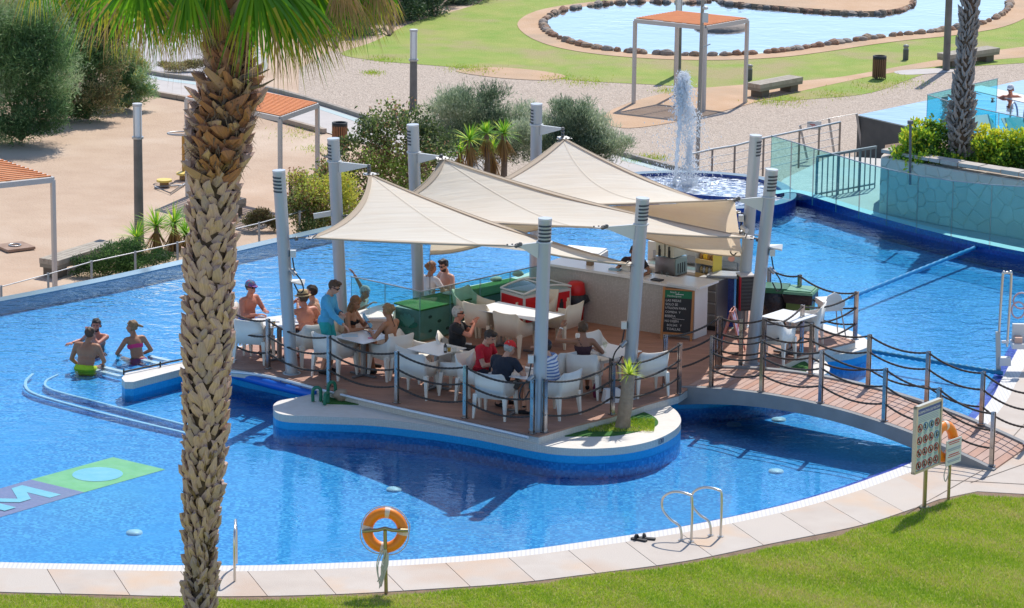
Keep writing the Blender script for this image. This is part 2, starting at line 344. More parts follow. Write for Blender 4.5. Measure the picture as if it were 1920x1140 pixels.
# pond in the park
POND = [(1018, 42), (1050, 22), (1120, 10), (1200, 4), (1290, 6), (1340, -2), (1400, -40), (1500, -80), (1700, -90), (1860, -50), (1892, -10), (1885, 22), (1840, 44), (1760, 58), (1680, 66), (1600, 76), (1520, 88), (1440, 98), (1340, 103), (1240, 101), (1150, 94), (1080, 82), (1035, 64)]
def grow(pts, k, c=None):
    cx = sum(p.x for p in pts)/len(pts); cy = sum(p.y for p in pts)/len(pts); n = len(pts); out = []
    for i, p in enumerate(pts):
        t = pts[(i+1) % n]-pts[i-1]; nn = Vector((t.y, -t.x, 0)).normalized()
        out.append(p+nn*k)
    return out
PP = px_line(POND, -1.2, 6, True)
ar = sum(PP[i].x*PP[(i+1) % len(PP)].y-PP[(i+1) % len(PP)].x*PP[i].y for i in range(len(PP)))
sg = 1 if ar > 0 else -1
b = MB(); q = grow(PP, .85*sg); b.add([Vector((p.x, p.y, -1.22)) for p in q], [tuple(range(len(q)))]); struct('pond_bank', b, EARTH)
b = MB(); b.add([Vector((p.x, p.y, -1.214)) for p in PP], [tuple(range(len(PP)))]); struct('pond_liner', b, mat('white_pond_liner', (.82, .90, .92), .6, c2=(.76, .86, .88), ns=.7))
POND_F = mat('pond_floor', (.16, .82, .74), .8, c2=(.28, .90, .82), ns=.35, c3=(.36, .74, .38), ns3=.25)
WP = [(1045, 52), (1078, 34), (1150, 22), (1240, 15), (1340, 20), (1480, 34), (1600, 46), (1690, 44), (1740, 26), (1760, 0), (1800, -40), (1850, -20), (1868, 8), (1850, 28), (1780, 46), (1680, 58), (1560, 74), (1440, 92), (1340, 98), (1240, 96), (1150, 88), (1085, 76)]
W2 = px_line(WP, -1.2, 6, True)
b = MB(); b.add([Vector((p.x, p.y, -1.208)) for p in W2], [tuple(range(len(W2)))]); struct('pond_floor', b, POND_F)
b = MB(); b.add([Vector((p.x, p.y, -1.19)) for p in PP], [tuple(range(len(PP)))]); struct('pond_water', b, WATER_POND)
ISL = [(1330, -30), (1350, 4), (1400, 12), (1470, 18), (1560, 25), (1640, 27), (1690, 20), (1712, 6), (1700, -10), (1620, -40), (1450, -50)]
IP = px_line(ISL, -1.2, 6, True)
b = MB(); b.prism([(p.x, p.y) for p in IP], -1.2, -1.08); struct('pond_island', b, EARTH)
# edging stones, each its own
ROCKM = [mat('rock_%s' % k, c, .9, c2=c_, ns=6, bump=.03, bs=8, coord='o') for k, c, c_ in (('red', (.28, .15, .095), (.38, .24, .16)), ('tan', (.42, .31, .22), (.33, .23, .16)), ('grey', (.27, .23, .2), (.36, .30, .25)))]
def rock_mesh(seed, m):
    r = random.Random(seed); b = MB(); b.ell((0, 0, 0), (.5, .36, .28), n=9, k=6)
    b.v = [tuple(Vector(v)*(1+.35*mnoise.noise(Vector(v)*2.6+Vector((seed*3.1, 0, 0))))) for v in b.v]; b.s = [False]*len(b.f); return b.mesh('rock', m)
ROCKS = [rock_mesh(i, ROCKM[i % 3]) for i in range(9)]
redge = thing('stone_edging', 'rim of loose red stones laid round the turquoise pond', 'stone edging', (PP[0].x, PP[0].y, -1.2))
def lay_rocks(P, step, parent, lim, test=None):
    acc = 0; k = 0; n = len(P)
    for i in range(n):
        a, c = P[i], P[(i+1) % n]; L = (c-a).length; acc += L
        while acc > 0:
            acc -= step*random.uniform(.75, 1.25); p = a+(c-a)*random.random()
            if test and not test(p): continue
            if k >= lim: return
            s = random.uniform(.26, .46); o = part('rock', random.choice(ROCKS), None, parent)
            o.location = Vector((p.x, p.y, -1.16))-Vector(parent.location); o.location.z = .02; o.rotation_euler = (random.uniform(-.3, .3), random.uniform(-.3, .3), math.atan2(c.y-a.y, c.x-a.x)+random.uniform(-.5, .5)); o.scale = (s, s*random.uniform(.8, 1.2), s*random.uniform(.8, 1.2)); k += 1
inview = lambda p: abs(p.x) < p.y*.155 and p.y < 121.5
lay_rocks(PP, .27, redge, 295, inview)
riv = thing('stone_edging', 'red stones round the sandy island in the pond', 'stone edging', (IP[0].x, IP[0].y, -1.2))
lay_rocks(IP, .3, riv, 160, inview)
# small fountain plinth in the pond
b = MB(); c = G(1350, 52, -1.2); b.lathe(c, [(.9, 0), (.85, .12), (.3, .16), (.001, .16)], 14); single('pond_plinth', b, ROCKM[2], 'low dark stone plinth in the pond under the red pergola', 'plinth', c)
# paved path with kerbs behind the bushes
def path_strip(name, up, lo, z, m):
    A = px_line(up, z, 8); B_ = px_line(lo, z, 8); b = MB(); b.strip(A, B_); struct(name, b, m); return A, B_
A1, B1 = path_strip('paved_path', [(230, 128), (300, 143), (390, 154), (490, 168), (600, 197), (700, 229), (800, 262), (950, 300)], [(230, 158), (300, 178), (370, 190), (450, 205), (540, 229), (640, 256), (760, 292), (900, 330)], -1.225, PAVE)
A2, B2 = path_strip('paved_path', [(1150, 288), (1180, 297), (1260, 318), (1340, 336), (1400, 350)], [(1130, 308), (1200, 326), (1280, 345), (1340, 360), (1400, 372)], -1.225, PAVE)
def kerb(name, P, label, h=.12, w=.14, m=None, step=1.0, z=-1.23):
    root = thing(name, label, 'kerb', P[0]); acc = []; d = 0; last = 0
    pts = [P[0]]; 
    for i in range(1, len(P)):
        if (P[i]-pts[-1]).length >= step: pts.append(P[i])
    for a, c in zip(pts, pts[1:]):
        d = (c-a).normalized(); b = MB(); b.bar(Vector((a.x, a.y, z+h/2))+d*.008, Vector((c.x, c.y, z+h/2))-d*.008, w, h+random.uniform(0, .006)); part('kerb_stone', b, m or KERB, root, True)
kerb('kerb', px_line([(230, 126), (300, 141), (390, 152), (490, 165), (600, 194), (700, 226), (740, 238)], -1.2, 8), 'dark kerb along the upper side of the paved path by the gravel')
kerb('kerb', px_line([(285, 175), (370, 190), (450, 205), (540, 229), (640, 256)], -1.2, 8), 'brown kerb on the near side of the paved path beside the sand', m=mat('kerb_tan', (.42, .34, .27), .9))
kerb('kerb', px_line([(1150, 285), (1180, 294), (1260, 315), (1340, 333)], -1.2, 8), 'dark kerb of the path behind the splashing basin')
b = MB(); b.strip([p+Vector((0, 0, .004)) for p in px_line([(230, 130), (300, 145), (390, 157), (490, 171), (600, 200), (700, 232)], -1.225, 6)], [p+Vector((0, 0, .004)) for p in px_line([(230, 134), (300, 150), (390, 162), (490, 177), (600, 206), (700, 240)], -1.225, 6)])
b.strip([p+Vector((0, 0, .004)) for p in px_line([(1165, 292), (1200, 303), (1260, 320)], -1.225, 6)], [p+Vector((0, 0, .004)) for p in px_line([(1165, 300), (1200, 310), (1260, 327)], -1.225, 6)]); struct('path_gutter', b, GUTTER)

# ------------------------------------------------------------------ the big pool
NEAR = px_line([(-260, 1040), (-120, 1051), (0, 1057), (200, 1061), (335, 1063), (480, 1063), (640, 1058), (800, 1050), (957, 1037), (1100, 1018), (1280, 990), (1447, 955), (1560, 924), (1650, 893), (1713, 868), (1790, 825), (1853, 758), (1882, 706), (1925, 630), (1990, 560)], 0, 6)
INF = px_line([(-260, 612), (0, 566), (200, 527), (350, 494), (470, 466), (580, 441), (700, 415), (850, 388), (1000, 366), (1120, 352), (1200, 345)], 0, 6)
BASIN_C = G(1310, 352, 0); 
RIGHTFAR = px_line([(1456, 379), (1490, 376), (1540, 390), (1620, 415), (1720, 443), (1820, 468), (1920, 489), (2030, 508)], 0, 6)
pool_poly = NEAR+[G(2100, 520, 0)]+RIGHTFAR[::-1]+INF[::-1]
b = MB(); b.add([Vector((p.x, p.y, 0)) for p in pool_poly], [tuple(range(len(pool_poly)))]); struct('pool_water', b, WATER)
PD = -.29
b = MB(); b.add([Vector((p.x, p.y, PD)) for p in pool_poly], [tuple(range(len(pool_poly)))]); struct('pool_floor', b, TILE_FLOOR)
def wall_below(name, P, z1, z0, m, flip=False):
    b = MB(); b.strip([Vector((p.x, p.y, z0)) for p in P], [Vector((p.x, p.y, z1)) for p in P]); return struct(name, b, m)
wall_below('pool_wall', NEAR, .0, PD, TILE_DEEP)
# submerged lip along the near side
def inset(P, k):
    out = []
    for i, p in enumerate(P):
        t = P[min(len(P)-1, i+1)]-P[max(0, i-1)]; nn = Vector((-t.y, t.x, 0)).normalized(); out.append(p+nn*k)
    return out
L1 = inset(NEAR, .22+.0); b = MB(); b.strip([Vector((p.x, p.y, -.015)) for p in NEAR], [Vector((p.x, p.y, -.05)) for p in L1]); b.strip([Vector((p.x, p.y, -.05)) for p in L1], [Vector((p.x, p.y, -.3)) for p in L1]); struct('pool_lip', b, TILE_EDGE)
# grate + coping slabs + soil line
GR = inset(NEAR, -.30); b = MB(); b.strip([p+Vector((0, 0, .028)) for p in GR], [p+Vector((0, 0, .028)) for p in NEAR]); b.strip([p+Vector((0, 0, .028)) for p in NEAR], [p+Vector((0, 0, -.1)) for p in NEAR]); struct('overflow_grate', b, GRATE)
outer_px = [(-260, 1098), (-120, 1107), (0, 1113), (200, 1118), (335, 1121), (480, 1121), (640, 1117), (800, 1108), (957, 1097), (1100, 1080), (1280, 1056), (1447, 1022), (1613, 988), (1713, 956), (1770, 936), (1820, 922)]
OUT = px_line(outer_px, 0, 10)
# slabs: split by arc length, every slab an object of the surround
SLABM = [COPING, mat('coping_stone_b', (.57, .505, .44), .8, c2=(.51, .44, .375), ns=2.2, c3=(.60, .44, .31), ns3=.8, bump=.004, bs=60), mat('coping_stone_c', (.54, .475, .41), .8, c2=(.56, .49, .42), ns=1.2, c3=(.52, .40, .31), ns3=.6, bump=.004, bs=60)]
surround = thing('pool_surround', 'pale stone slabs curving round the near side of the pool', 'paving', (0, 52, 0)); surround['kind'] = 'structure'; del surround['category']
def resample(P, n):
    d = [0]
    for a, c in zip(P, P[1:]): d.append(d[-1]+(c-a).length)
    out = []; j = 0
    for i in range(n):
        t = d[-1]*i/(n-1)
        while j < len(d)-2 and d[j+1] < t: j += 1
        out.append(P[j]+(P[j+1]-P[j])*((t-d[j])/max(1e-6, d[j+1]-d[j])))
    return out
gi = [p for p in GR if p.x < G(1735, 872, 0).x]; INN = resample(gi, 76); OUTR = resample([p for p in OUT if p.x <= 7.9], 76)
for i in range(0, 72, 4):
    a = INN[i:i+5]; c = OUTR[i:i+5]; g = .006
    a = [a[0]+(a[1]-a[0]).normalized()*g]+a[1:-1]+[a[-1]-(a[-1]-a[-2]).normalized()*g]; c = [c[0]+(c[1]-c[0]).normalized()*g]+c[1:-1]+[c[-1]-(c[-1]-c[-2]).normalized()*g]
    z = .03+random.uniform(0, .002); b = MB(); b.prism([(p.x, p.y) for p in c]+[(p.x, p.y) for p in a[::-1]], -.06, z); part('slab', b, SLABM[(i//4*7) % 3], surround, True)
b = MB(); b.strip([p+Vector((0, 0, .016)) for p in OUTR], [p+Vector((0, 0, .016)) for p in INN]); struct('slab_joints', b, mat('joint_dark', (.22, .18, .15), .95))
# landing on the right: pavement that carries on past the bridge foot
def poly3(name, pts, z, m, thick=.08, sm=False):
    P = [G(u, v, z) for u, v in pts]; P = spline(P, 5, True) if sm else P; b = MB(); b.prism([(p.x, p.y) for p in P], z-thick, z); return struct(name, b, m)
RG = [p for p in GR if p.x > G(1735, 872, 0).x-.35]
lp = [(INN[72].x, INN[72].y)]+[(p.x, p.y) for p in RG]+[(13, 72), (13, 55.8), (7.95, 56.62), (OUTR[72].x, OUTR[72].y)]
b = MB(); b.prism(lp, -.06, .027); struct('landing_pavement', b, COPING)
for (u0, v0, u1, v1) in ((1700, 962, 1845, 880), (1820, 905, 1925, 868), (1780, 900, 1925, 908), (1862, 860, 1925, 790)):
    b = MB(); a = G(u0, v0, .033); c = G(u1, v1, .033); b.bar(a, c, .014, .004); struct('pavement_joint', b, mat('joint_dark', (.22, .18, .15)))
# infinity edge
IO = inset(INF, .42)
b = MB(); b.strip([p+Vector((0, 0, .012)) for p in INF], [p+Vector((0, 0, -.02)) for p in IO]); b.strip([p+Vector((0, 0, -.02)) for p in IO], [Vector((p.x, p.y, -1.25)) for p in IO]); b.strip([Vector((p.x, p.y, PD)) for p in INF], [p+Vector((0, 0, .012)) for p in INF])
struct('infinity_edge', b, mat('wet_grey_tile', (.20, .30, .38), .18, c2=(.26, .36, .43), ns=2))
# right far side: dark mosaic band, pale ledge, glass balustrade
wall_below('pool_wall', RIGHTFAR, .2, PD, TILE_DEEP)
RT = [Vector((p.x, p.y, .2)) for p in RIGHTFAR]; RT2 = [Vector((p.x, p.y, .2)) for p in inset(RIGHTFAR, .30)]
b = MB(); b.strip(RT, RT2); b.strip([p-Vector((0, 0, 1.4)) for p in RT2], RT2); struct('pool_ledge', b, mat('pale_ledge', (.42, .58, .60), .6))
wall_below('pool_wall', [INF[-1], G(1230, 362, 0), G(1300, 380, 0), G(1380, 386, 0), G(1430, 384, 0), RIGHTFAR[0]], .2, PD, TILE_DEEP)
# splash basin
BP = px_line([(1190, 327), (1240, 322), (1310, 322), (1380, 327), (1430, 335), (1462, 350), (1470, 366), (1440, 378), (1380, 384), (1300, 384), (1230, 372), (1190, 350)], .22, 6, True)
b = MB(); b.prism([(p.x, p.y) for p in BP], -1.25, .18, ms=0, top=False); b.add([Vector((p.x, p.y, -.1)) for p in BP], [tuple(range(len(BP)))]); struct('basin_wall', b, TILE_DEEP)
b = MB(); b.add([Vector((p.x, p.y, .12)) for p in BP], [tuple(range(len(BP)))]); struct('basin_water', b, WATER_BASIN)
sgb = 1 if sum(BP[i].x*BP[(i+1) % len(BP)].y-BP[(i+1) % len(BP)].x*BP[i].y for i in range(len(BP))) > 0 else -1
BO = grow(BP, .28*sgb); b = MB(); A_ = [Vector((p.x, p.y, .19)) for p in BP]; B_ = [Vector((p.x, p.y, .19)) for p in BO]; b.strip(A_+[A_[0]], B_+[B_[0]]); b.strip([Vector((p.x, p.y, -1.25)) for p in BO+[BO[0]]], B_+[B_[0]], 1); struct('basin_rim', b, [mat('basin_rim', (.15, .22, .28), .4), TILE_DEEP])
# terrace behind the glass balustrade
b = MB(); pl = [(p.x, p.y) for p in RT2]+[(p[0], p[1]) for p in (G(2100, 400, .1), G(2100, 330, .1), G(1700, 300, .1), G(1560, 292, .1), G(1470, 335, .1))]; b.prism(pl, -1.25, .1); struct('terrace', b, mat('terrace_paving', (.55, .52, .46), .8, c2=(.5, .47, .42), ns=2))
# upper pool on the right
UP = [G(1608, 216, -.1), G(1800, 176, -.1), G(1990, 135, -.1), G(2150, 150, -.1), G(2150, 330, -.1), G(1745, 247, -.1)]
b = MB(); b.prism([(p.x, p.y) for p in UP], -1.25, -.12); struct('upper_pool_wall', b, mat('dark_block_wall', (.085, .085, .08), .85, c2=(.13, .125, .115), ns=2.0, bump=.01, bs=8))
ui = [G(1640, 219, -.1), G(1800, 186, -.1), G(1990, 145, -.1), G(2150, 160, -.1), G(2150, 300, -.1), G(1760, 242, -.1)]
b = MB(); b.add([Vector((p.x, p.y, -.112)) for p in ui], [tuple(range(6))]); struct('upper_pool_floor', b, tile_mat('upper_mosaic', (.02, .22, .66), (.05, .30, .78), (.03, .25, .70), .05))
b = MB(); b.add([Vector((p.x, p.y, -.09)) for p in UP], [tuple(range(6))]); struct('upper_pool_water', b, WATER_UP)
b = MB(); A_ = [G(1810, 166, -.08), G(1920, 192, -.08), G(2060, 225, -.08)]; B_ = [G(1840, 160, -.08), G(1920, 178, -.08), G(2060, 208, -.08)]; b.slab_between(A_, B_, -.3); struct('upper_pool_ledge', b, WHITE_TOP)

# submerged things: steps, stools, floor emblem
STEPC = mat('step_edge_white', (.50, .74, .84), .5)
def ribbon(pts, z, w, m, name, kind='structure', h=.02):
    P = px_line(pts, z, 6); b = MB(); A_ = inset(P, w/2); B_ = inset(P, -w/2); b.slab_between(B_, A_, z-h); return struct(name, b, m)
STEPM = TILE_FLOOR
s1 = px_line([(48, 720), (55, 738), (120, 758), (230, 785), (345, 812), (410, 828), (430, 790), (425, 700), (400, 650), (300, 640), (120, 690)], -.20, 5, True)
b = MB(); b.prism([(p.x, p.y) for p in s1], PD, -.22); struct('pool_step', b, STEPM)
s2 = px_line([(92, 706), (84, 718), (100, 733), (180, 754), (260, 775), (345, 798), (408, 812), (425, 780), (420, 700), (400, 650), (300, 640), (170, 680)], -.12, 5, True)
b = MB(); b.prism([(p.x, p.y) for p in s2], -.22, -.13); struct('pool_step', b, STEPM)
ribbon([(62, 700), (48, 716), (60, 735), (130, 757), (230, 783), (345, 810), (400, 824)], -.19, .055, STEPC, 'step_edge')
ribbon([(108, 702), (86, 714), (96, 729), (180, 752), (260, 773), (345, 795), (400, 810)], -.105, .045, STEPC, 'step_edge')
for (x0, y0, x1, y1) in ((180, 695, 226, 707), (196, 690, 236, 700), (262, 674, 300, 684), (280, 669, 318, 678)):
    a = G(x0, y0, -.05); c = G(x1, y1, -.05); b = MB(); b.bar(a, c, .11, .05); b.bar(a+(c-a)*.1-Vector((0, 0, .04)), a+(c-a)*.1-Vector((0, 0, 1.0)), .06); struct('underwater_bar', b, mat('pool_white', (.85, .88, .88), .4)); 
for k in range(7):
    a = G(300+k*26, 736-k*5, -.30); b = MB(); b.bar(a, a+Vector((1.1, -.25, 0)), .1, .04); struct('pool_stripe', b, STEPC)
EM = mat('floor_green_mosaic', (.28, .66, .14), .4, c2=(.40, .78, .24), ns=4); EP = mat('floor_purple_mosaic', (.28, .23, .40), .4, c2=(.40, .30, .46), ns=14); EB = mat('floor_sky_mosaic', (.28, .70, .80), .4, c2=(.40, .80, .86), ns=5)
def onfloor(name, pts, z, m): b = MB(); P = [G(u, v, z) for u, v in pts]; b.add(P, [tuple(range(len(P)))]); return struct(name, b, m)
onfloor('floor_emblem_green', [(58, 899), (212, 857), (310, 880), (158, 923)], PD+.006, EM)
onfloor('floor_emblem_purple', [(-180, 968), (58, 899), (158, 923), (-90, 996)], PD+.006, EP)
c = G(183, 889, PD+.012); b = MB(); b.lathe(c, [(.001, 0), (.44, .0)], 28); struct('floor_emblem_disc', b, EB)
# block letters set in the purple field, read from the left of the pool
e1 = (G(158, 923, PD)-G(58, 899, PD)); e2 = (G(58, 899, PD)-G(-180, 968, PD)).normalized(); e1n = e1.normalized(); o0 = G(58, 899, PD)-e2*.25
W_L = e1.length
def letter(strokes, off):
    for k, (x0, y0, x1, y1) in enumerate(strokes):
        p = o0-e2*(off+x0)+e1n*(W_L*.14+y0*W_L*.72); q = o0-e2*(off+x1)+e1n*(W_L*.14+y1*W_L*.72); b = MB(); s_ = -e2*.13
        b.add([Vector((w.x, w.y, PD+.012+.003*k)) for w in (p-s_, p+s_, q+s_, q-s_)], [(0, 1, 2, 3)]); struct('floor_letter', b, EB)
letter(((.1, 0, .1, 1), (.1, 0, .62, .8), (.62, .8, 1.14, 0), (1.14, 0, 1.14, 1)), .15)
letter(((.1, 0, .1, 1), (.7, 0, .7, 1)), 1.75)
for i, (u, v) in enumerate(((252, 1000), (739, 919), (1460, 788), (1376, 797), (1455, 885))):
    c = G(u, v, PD+.0); b = MB(); b.lathe(c+Vector((0, 0, .001)), [(.14, 0), (.13, .03), (.001, .035)], 18)
    single('pool_light', b, STEPC, ['round white pool light on the floor left of the palm by the near edge', 'round white pool light on the floor above the orange lifebuoy', 'round pool light on the floor in the bridge shadow nearer the bridge', 'round pool light on the floor in the bridge shadow nearer the island', 'round pool light on the floor by the signboard side'][i], 'pool light', c, 'lights set in the pool floor')

# ------------------------------------------------------------------ bar island
def poly_obj(pts, z): return [(p.x, p.y) for p in px_line(pts, z, 5, True)]
ICP = [(512, 765), (530, 777), (600, 781), (700, 785), (800, 796), (880, 808), (950, 822), (1010, 834), (1060, 840), (1120, 841), (1180, 836), (1230, 824), (1265, 806), (1277, 789), (1270, 772), (1255, 758), (1262, 742), (1330, 738), (1420, 728), (1500, 711), (1545, 702), (1556, 692), (1550, 679), (1542, 668), (1590, 662), (1622, 653), (1632, 643), (1600, 622), (1540, 606), (1480, 590), (1380, 565), (1300, 545), (1150, 510), (1040, 500), (960, 520), (860, 540), (780, 560), (700, 590), (620, 612), (560, 625), (470, 645), (428, 655), (422, 685), (450, 698), (505, 710), (560, 724), (592, 734), (562, 744), (522, 752)]
IC = poly_obj(ICP, .27)
b = MB(); b.prism(IC, .135, .27, m=0, ms=1); b.prism(IC, -.02, .135, m=2, top=False, ms=2); b.prism(IC, PD, -.02, m=3, top=False, ms=3)
struct('bar_island', b, [WHITE_TOP, TILE_WHITE, TILE_SKY, TILE_FLOOR])
DKP = [(432, 690), (470, 695), (505, 701), (560, 715), (618, 731), (680, 746), (745, 761), (810, 775), (873, 789), (940, 803), (1010, 818), (1080, 797), (1148, 780), (1210, 758), (1273, 740), (1300, 722), (1344, 690), (1390, 694), (1435, 700), (1502, 666), (1604, 640), (1500, 603), (1385, 575), (1300, 550), (1150, 515), (1040, 505), (960, 525), (860, 545), (786, 566), (700, 592), (620, 614), (560, 628), (470, 645), (437, 655)]
DK = [G(u, v, .42) for u, v in DKP]
# soft grey rim under the deck with the aluminium track, then the boards
DKi = [(p.x, p.y) for p in DK]
b = MB(); b.prism(DKi, .26, .395, ms=0); struct('deck_base', b, TILE_WHITE)
BOARD = [mat('deck_board_%s' % k, c, .7, c2=c_, ns=4, bump=.002, bs=30) for k, c, c_ in (('a', (.42, .225, .155), (.36, .19, .125)), ('b', (.46, .25, .17), (.40, .21, .145)), ('c', (.38, .20, .14), (.43, .23, .16)))]
def clip_strip(poly, d, a0, a1):
    """convex-ish polygon pieces between two lines n.p=a0 and n.p=a1"""
    def clip(P, n, a, keep_less):
        out = []
        for i in range(len(P)):
            p, q = P[i], P[(i+1) % len(P)]; sp = (p[0]*n[0]+p[1]*n[1])-a; sq = (q[0]*n[0]+q[1]*n[1])-a
            if keep_less: sp, sq = -sp, -sq
            if sp >= 0: out.append(p)
            if (sp > 0) != (sq > 0) and abs(sp-sq) > 1e-9: t = sp/(sp-sq); out.append((p[0]+(q[0]-p[0])*t, p[1]+(q[1]-p[1])*t))
        return out
    P = clip(poly, d, a0, False)
    return clip(P, d, a1, True) if len(P) > 2 else []
deck = thing('timber_deck', 'red brown plank deck of the pool bar', 'deck', (DK[0].x, DK[0].y, .4)); deck['kind'] = 'structure'; del deck['category']
# boards run from the lower left to the upper right of the island: seen as nearly level lines
dang = math.radians(82); nd = (math.cos(dang), math.sin(dang)); BWD = .145
pr = [p[0]*nd[0]+p[1]*nd[1] for p in DKi]; a = min(pr); k = 0
while a < max(pr):
    P = clip_strip(DKi, nd, a+.006, a+BWD)
    if len(P) > 2: b = MB(); b.prism(P, .39, .42+random.uniform(0, .0015)); part('plank', b, BOARD[k % 3], deck, True)
    a += BWD; k += 1
b = MB(); P = [p+Vector((0, 0, .0)) for p in [G(u, v, .40) for u, v in ((432, 697), (505, 706), (618, 735), (745, 765), (873, 793), (990, 820))]]; b.tube(spline(P, 5), .028, 6); single('metal_track', b, mat('white_metal', (.7, .72, .74), .35, .4), 'pale metal rail running along the front edge of the deck', 'rail', P[0])
# swim-up bar wall
arm = [(228, 709), (236, 699), (340, 679), (440, 657), (470, 655), (470, 668), (436, 674), (340, 692), (250, 716), (234, 716)]
AR = [(p.x, p.y) for p in [G(u, v, .27) for u, v in arm]]
b = MB(); b.prism(AR, .135, .27, ms=1); b.prism(AR, PD, .135, m=2, top=False, ms=2); struct('bathing_wall', b, [WHITE_TOP, TILE_WHITE, TILE_SKY])
b = MB(); P = [G(u, v, .33) for u, v in ((232, 697), (330, 676), (436, 655))]; b.tube(P, .018, 6, 0)
for t in (0, .33, .66, .95): q = P[0]+(P[-1]-P[0])*t; b.cyl(q-Vector((0, 0, .06)), q+Vector((0, 0, .05)), .018, n=6)
single('grab_rail', b, BLACK, 'thin dark rail on top of the white wall that joins the island', 'rail', P[0])
# turf patches of the island
TURF_I = mat('artificial_turf', (.02, .11, .012), .9, c2=(.045, .17, .02), ns=12, bump=.02, bs=60)
def turf(pts, z, name='turf_patch', h=.03):
    P = poly_obj(pts, z); b = MB(); b.prism(P, z-.02, z); return struct(name, b, TURF_I)
turf([(1046, 815), (1090, 817), (1150, 816), (1205, 806), (1232, 796), (1230, 784), (1207, 772), (1190, 771), (1150, 782), (1100, 797)], .285)
turf([(605, 755), (640, 757), (680, 757), (672, 748), (650, 742), (615, 744)], .285)
turf([(1436, 697), (1470, 700), (1505, 698), (1517, 688), (1510, 678), (1490, 676), (1460, 683)], .285)
turf([(1040, 818)]*0+[(1100, 600), (1101, 600), (1101, 601)], .1) if False else None

# ------------------------------------------------------------------ bridge
bridge = thing('footbridge', 'low arched footbridge with plank deck and grey concrete sides', 'footbridge', G(1420, 740, .3))
NS = 30; e0 = G(1277, 723, .42); e1_ = G(1868, 878, .05); f0 = G(1338, 691, .42); f1 = G(1925, 838, .05)
def arch(a, c, t): p = a+(c-a)*t; p.z = .42+(.05-.42)*t+.36*4*t*(1-t)*(1.0); return p
NB_ = [arch(e0, e1_, i/NS) for i in range(NS+1)]; FB_ = [arch(f0, f1, i/NS) for i in range(NS+1)]
for side, P, lab in (('near', NB_, None), ('far', FB_, None)):
    b = MB(); top = [p+Vector((0, 0, .04 if side == 'far' else .0)) for p in P]; th = [.20+.10*abs(2*i/NS-1)**2 for i in range(NS+1)]
    o_ = (FB_[0]-NB_[0]).normalized()*.12; 
    if side == 'near': o_ = -o_
    top2 = [p+o_ for p in top]; bot = [top[i]-Vector((0, 0, th[i]+.04)) for i in range(NS+1)]; bot2 = [top2[i]-Vector((0, 0, th[i]+.04)) for i in range(NS+1)]
    b.strip(top, top2); b.strip(bot, bot2); b.strip(top, bot); b.strip(top2, bot2); part('side_beam', b, CONC, bridge, True)
b = MB(); b.strip([p-Vector((0, 0, .14)) for p in NB_], [p-Vector((0, 0, .14)) for p in FB_]); part('soffit', b, CONC, bridge, True)
L = sum((NB_[i+1]-NB_[i]).length for i in range(NS)); npl = int(L/.145)
BOARD2 = mat('bridge_board', (.50, .33, .26), .75, c2=(.43, .27, .21), ns=4, bump=.002)
for i in range(npl):
    t0 = (i+.04)/npl; t1 = (i+.96)/npl; A_ = arch(e0, e1_, t0); B_ = arch(f0, f1, t0); C_ = arch(f0, f1, t1); D_ = arch(e0, e1_, t1); dz = Vector((0, 0, .005)); lo = Vector((0, 0, -.03))
    b = MB(); b.add([A_+lo, B_+lo, C_+lo, D_+lo, A_+dz, B_+dz, C_+dz, D_+dz], [(3, 2, 1, 0), (4, 5, 6, 7), (0, 1, 5, 4), (1, 2, 6, 5), (2, 3, 7, 6), (3, 0, 4, 7)]); part('plank', b, BOARD2 if i % 3 else BOARD[1], bridge, True)

# ------------------------------------------------------------------ near lawn: soil line, turf sheet and real blades
b = MB(); lo = [OUTR[i]+Vector((0, 0, .018)) for i in range(0, 76)]+[Vector((7.95, 56.62, .018)), Vector((30, 54.5, .018))]; b.add(lo+[Vector((30, 30, .018)), Vector((-30, 30, .018)), Vector((-30, lo[0].y, .018))], [tuple(range(len(lo)+3))]); struct('lawn_soil', b, SOIL)
LG = mat('lawn_turf', (.27, .38, .045), .95, c2=(.36, .39, .08), ns=2.5, c3=(.38, .30, .13), ns3=.8, bump=.02, bs=40)
rnd = random.Random(3); lo2 = []
for i, p in enumerate(lo): lo2.append(Vector((p.x+rnd.uniform(-.03, .03), p.y-.07-rnd.random()*.07-(.12+.05*max(0, p.x-1))*max(0, .35+mnoise.noise(Vector((p.x*.9, 3, 0)))), .026)))
b = MB(); b.add(lo2+[Vector((30, 30, .026)), Vector((-30, 30, .026)), Vector((-30, lo2[0].y, .026))], [tuple(range(len(lo2)+3))]); struct('lawn', b, LG)
BL = [mat('grass_%s' % k, c, .7, transl=.35) for k, c in (('green', (.38, .54, .03)), ('lime', (.54, .64, .045)), ('straw', (.66, .56, .24)), ('deep', (.26, .42, .03)))]
def blades(name, n, sample, h=(.03, .06), w=.006, tint=None):
    x, y, z = sample(n); n = len(x); a = RNG.uniform(0, 2*math.pi, n); hh = RNG.uniform(h[0], h[1], n); lx = RNG.normal(0, .5, n)*hh; ly = RNG.normal(0, .5, n)*hh
    v = np.empty((n, 3, 3)); v[:, 0] = np.stack([x-np.cos(a)*w, y-np.sin(a)*w, z], 1); v[:, 1] = np.stack([x+np.cos(a)*w, y+np.sin(a)*w, z], 1); v[:, 2] = np.stack([x+lx, y+ly, z+hh], 1)
    f = np.arange(n*3).reshape(n, 3)
    pat = .45*np.sin(x*1.7+np.sin(y*2.1)*1.3)+.5*np.sin(y*3.3+x*.9)+.4*np.sin(x*6.1+y*4.7+np.sin(x*2.2)*2)+RNG.normal(0, 1.1, n)
    mi = np.where(pat > 1.0, 2, np.where(pat > -.1, 1, np.where(pat > -1.4, 0, 3)))
    if tint is not None: mi = tint(x, y, mi)
    o = struct(name, np_mesh(name, v.reshape(-1, 3), f, BL, mi), None, 'stuff'); return o
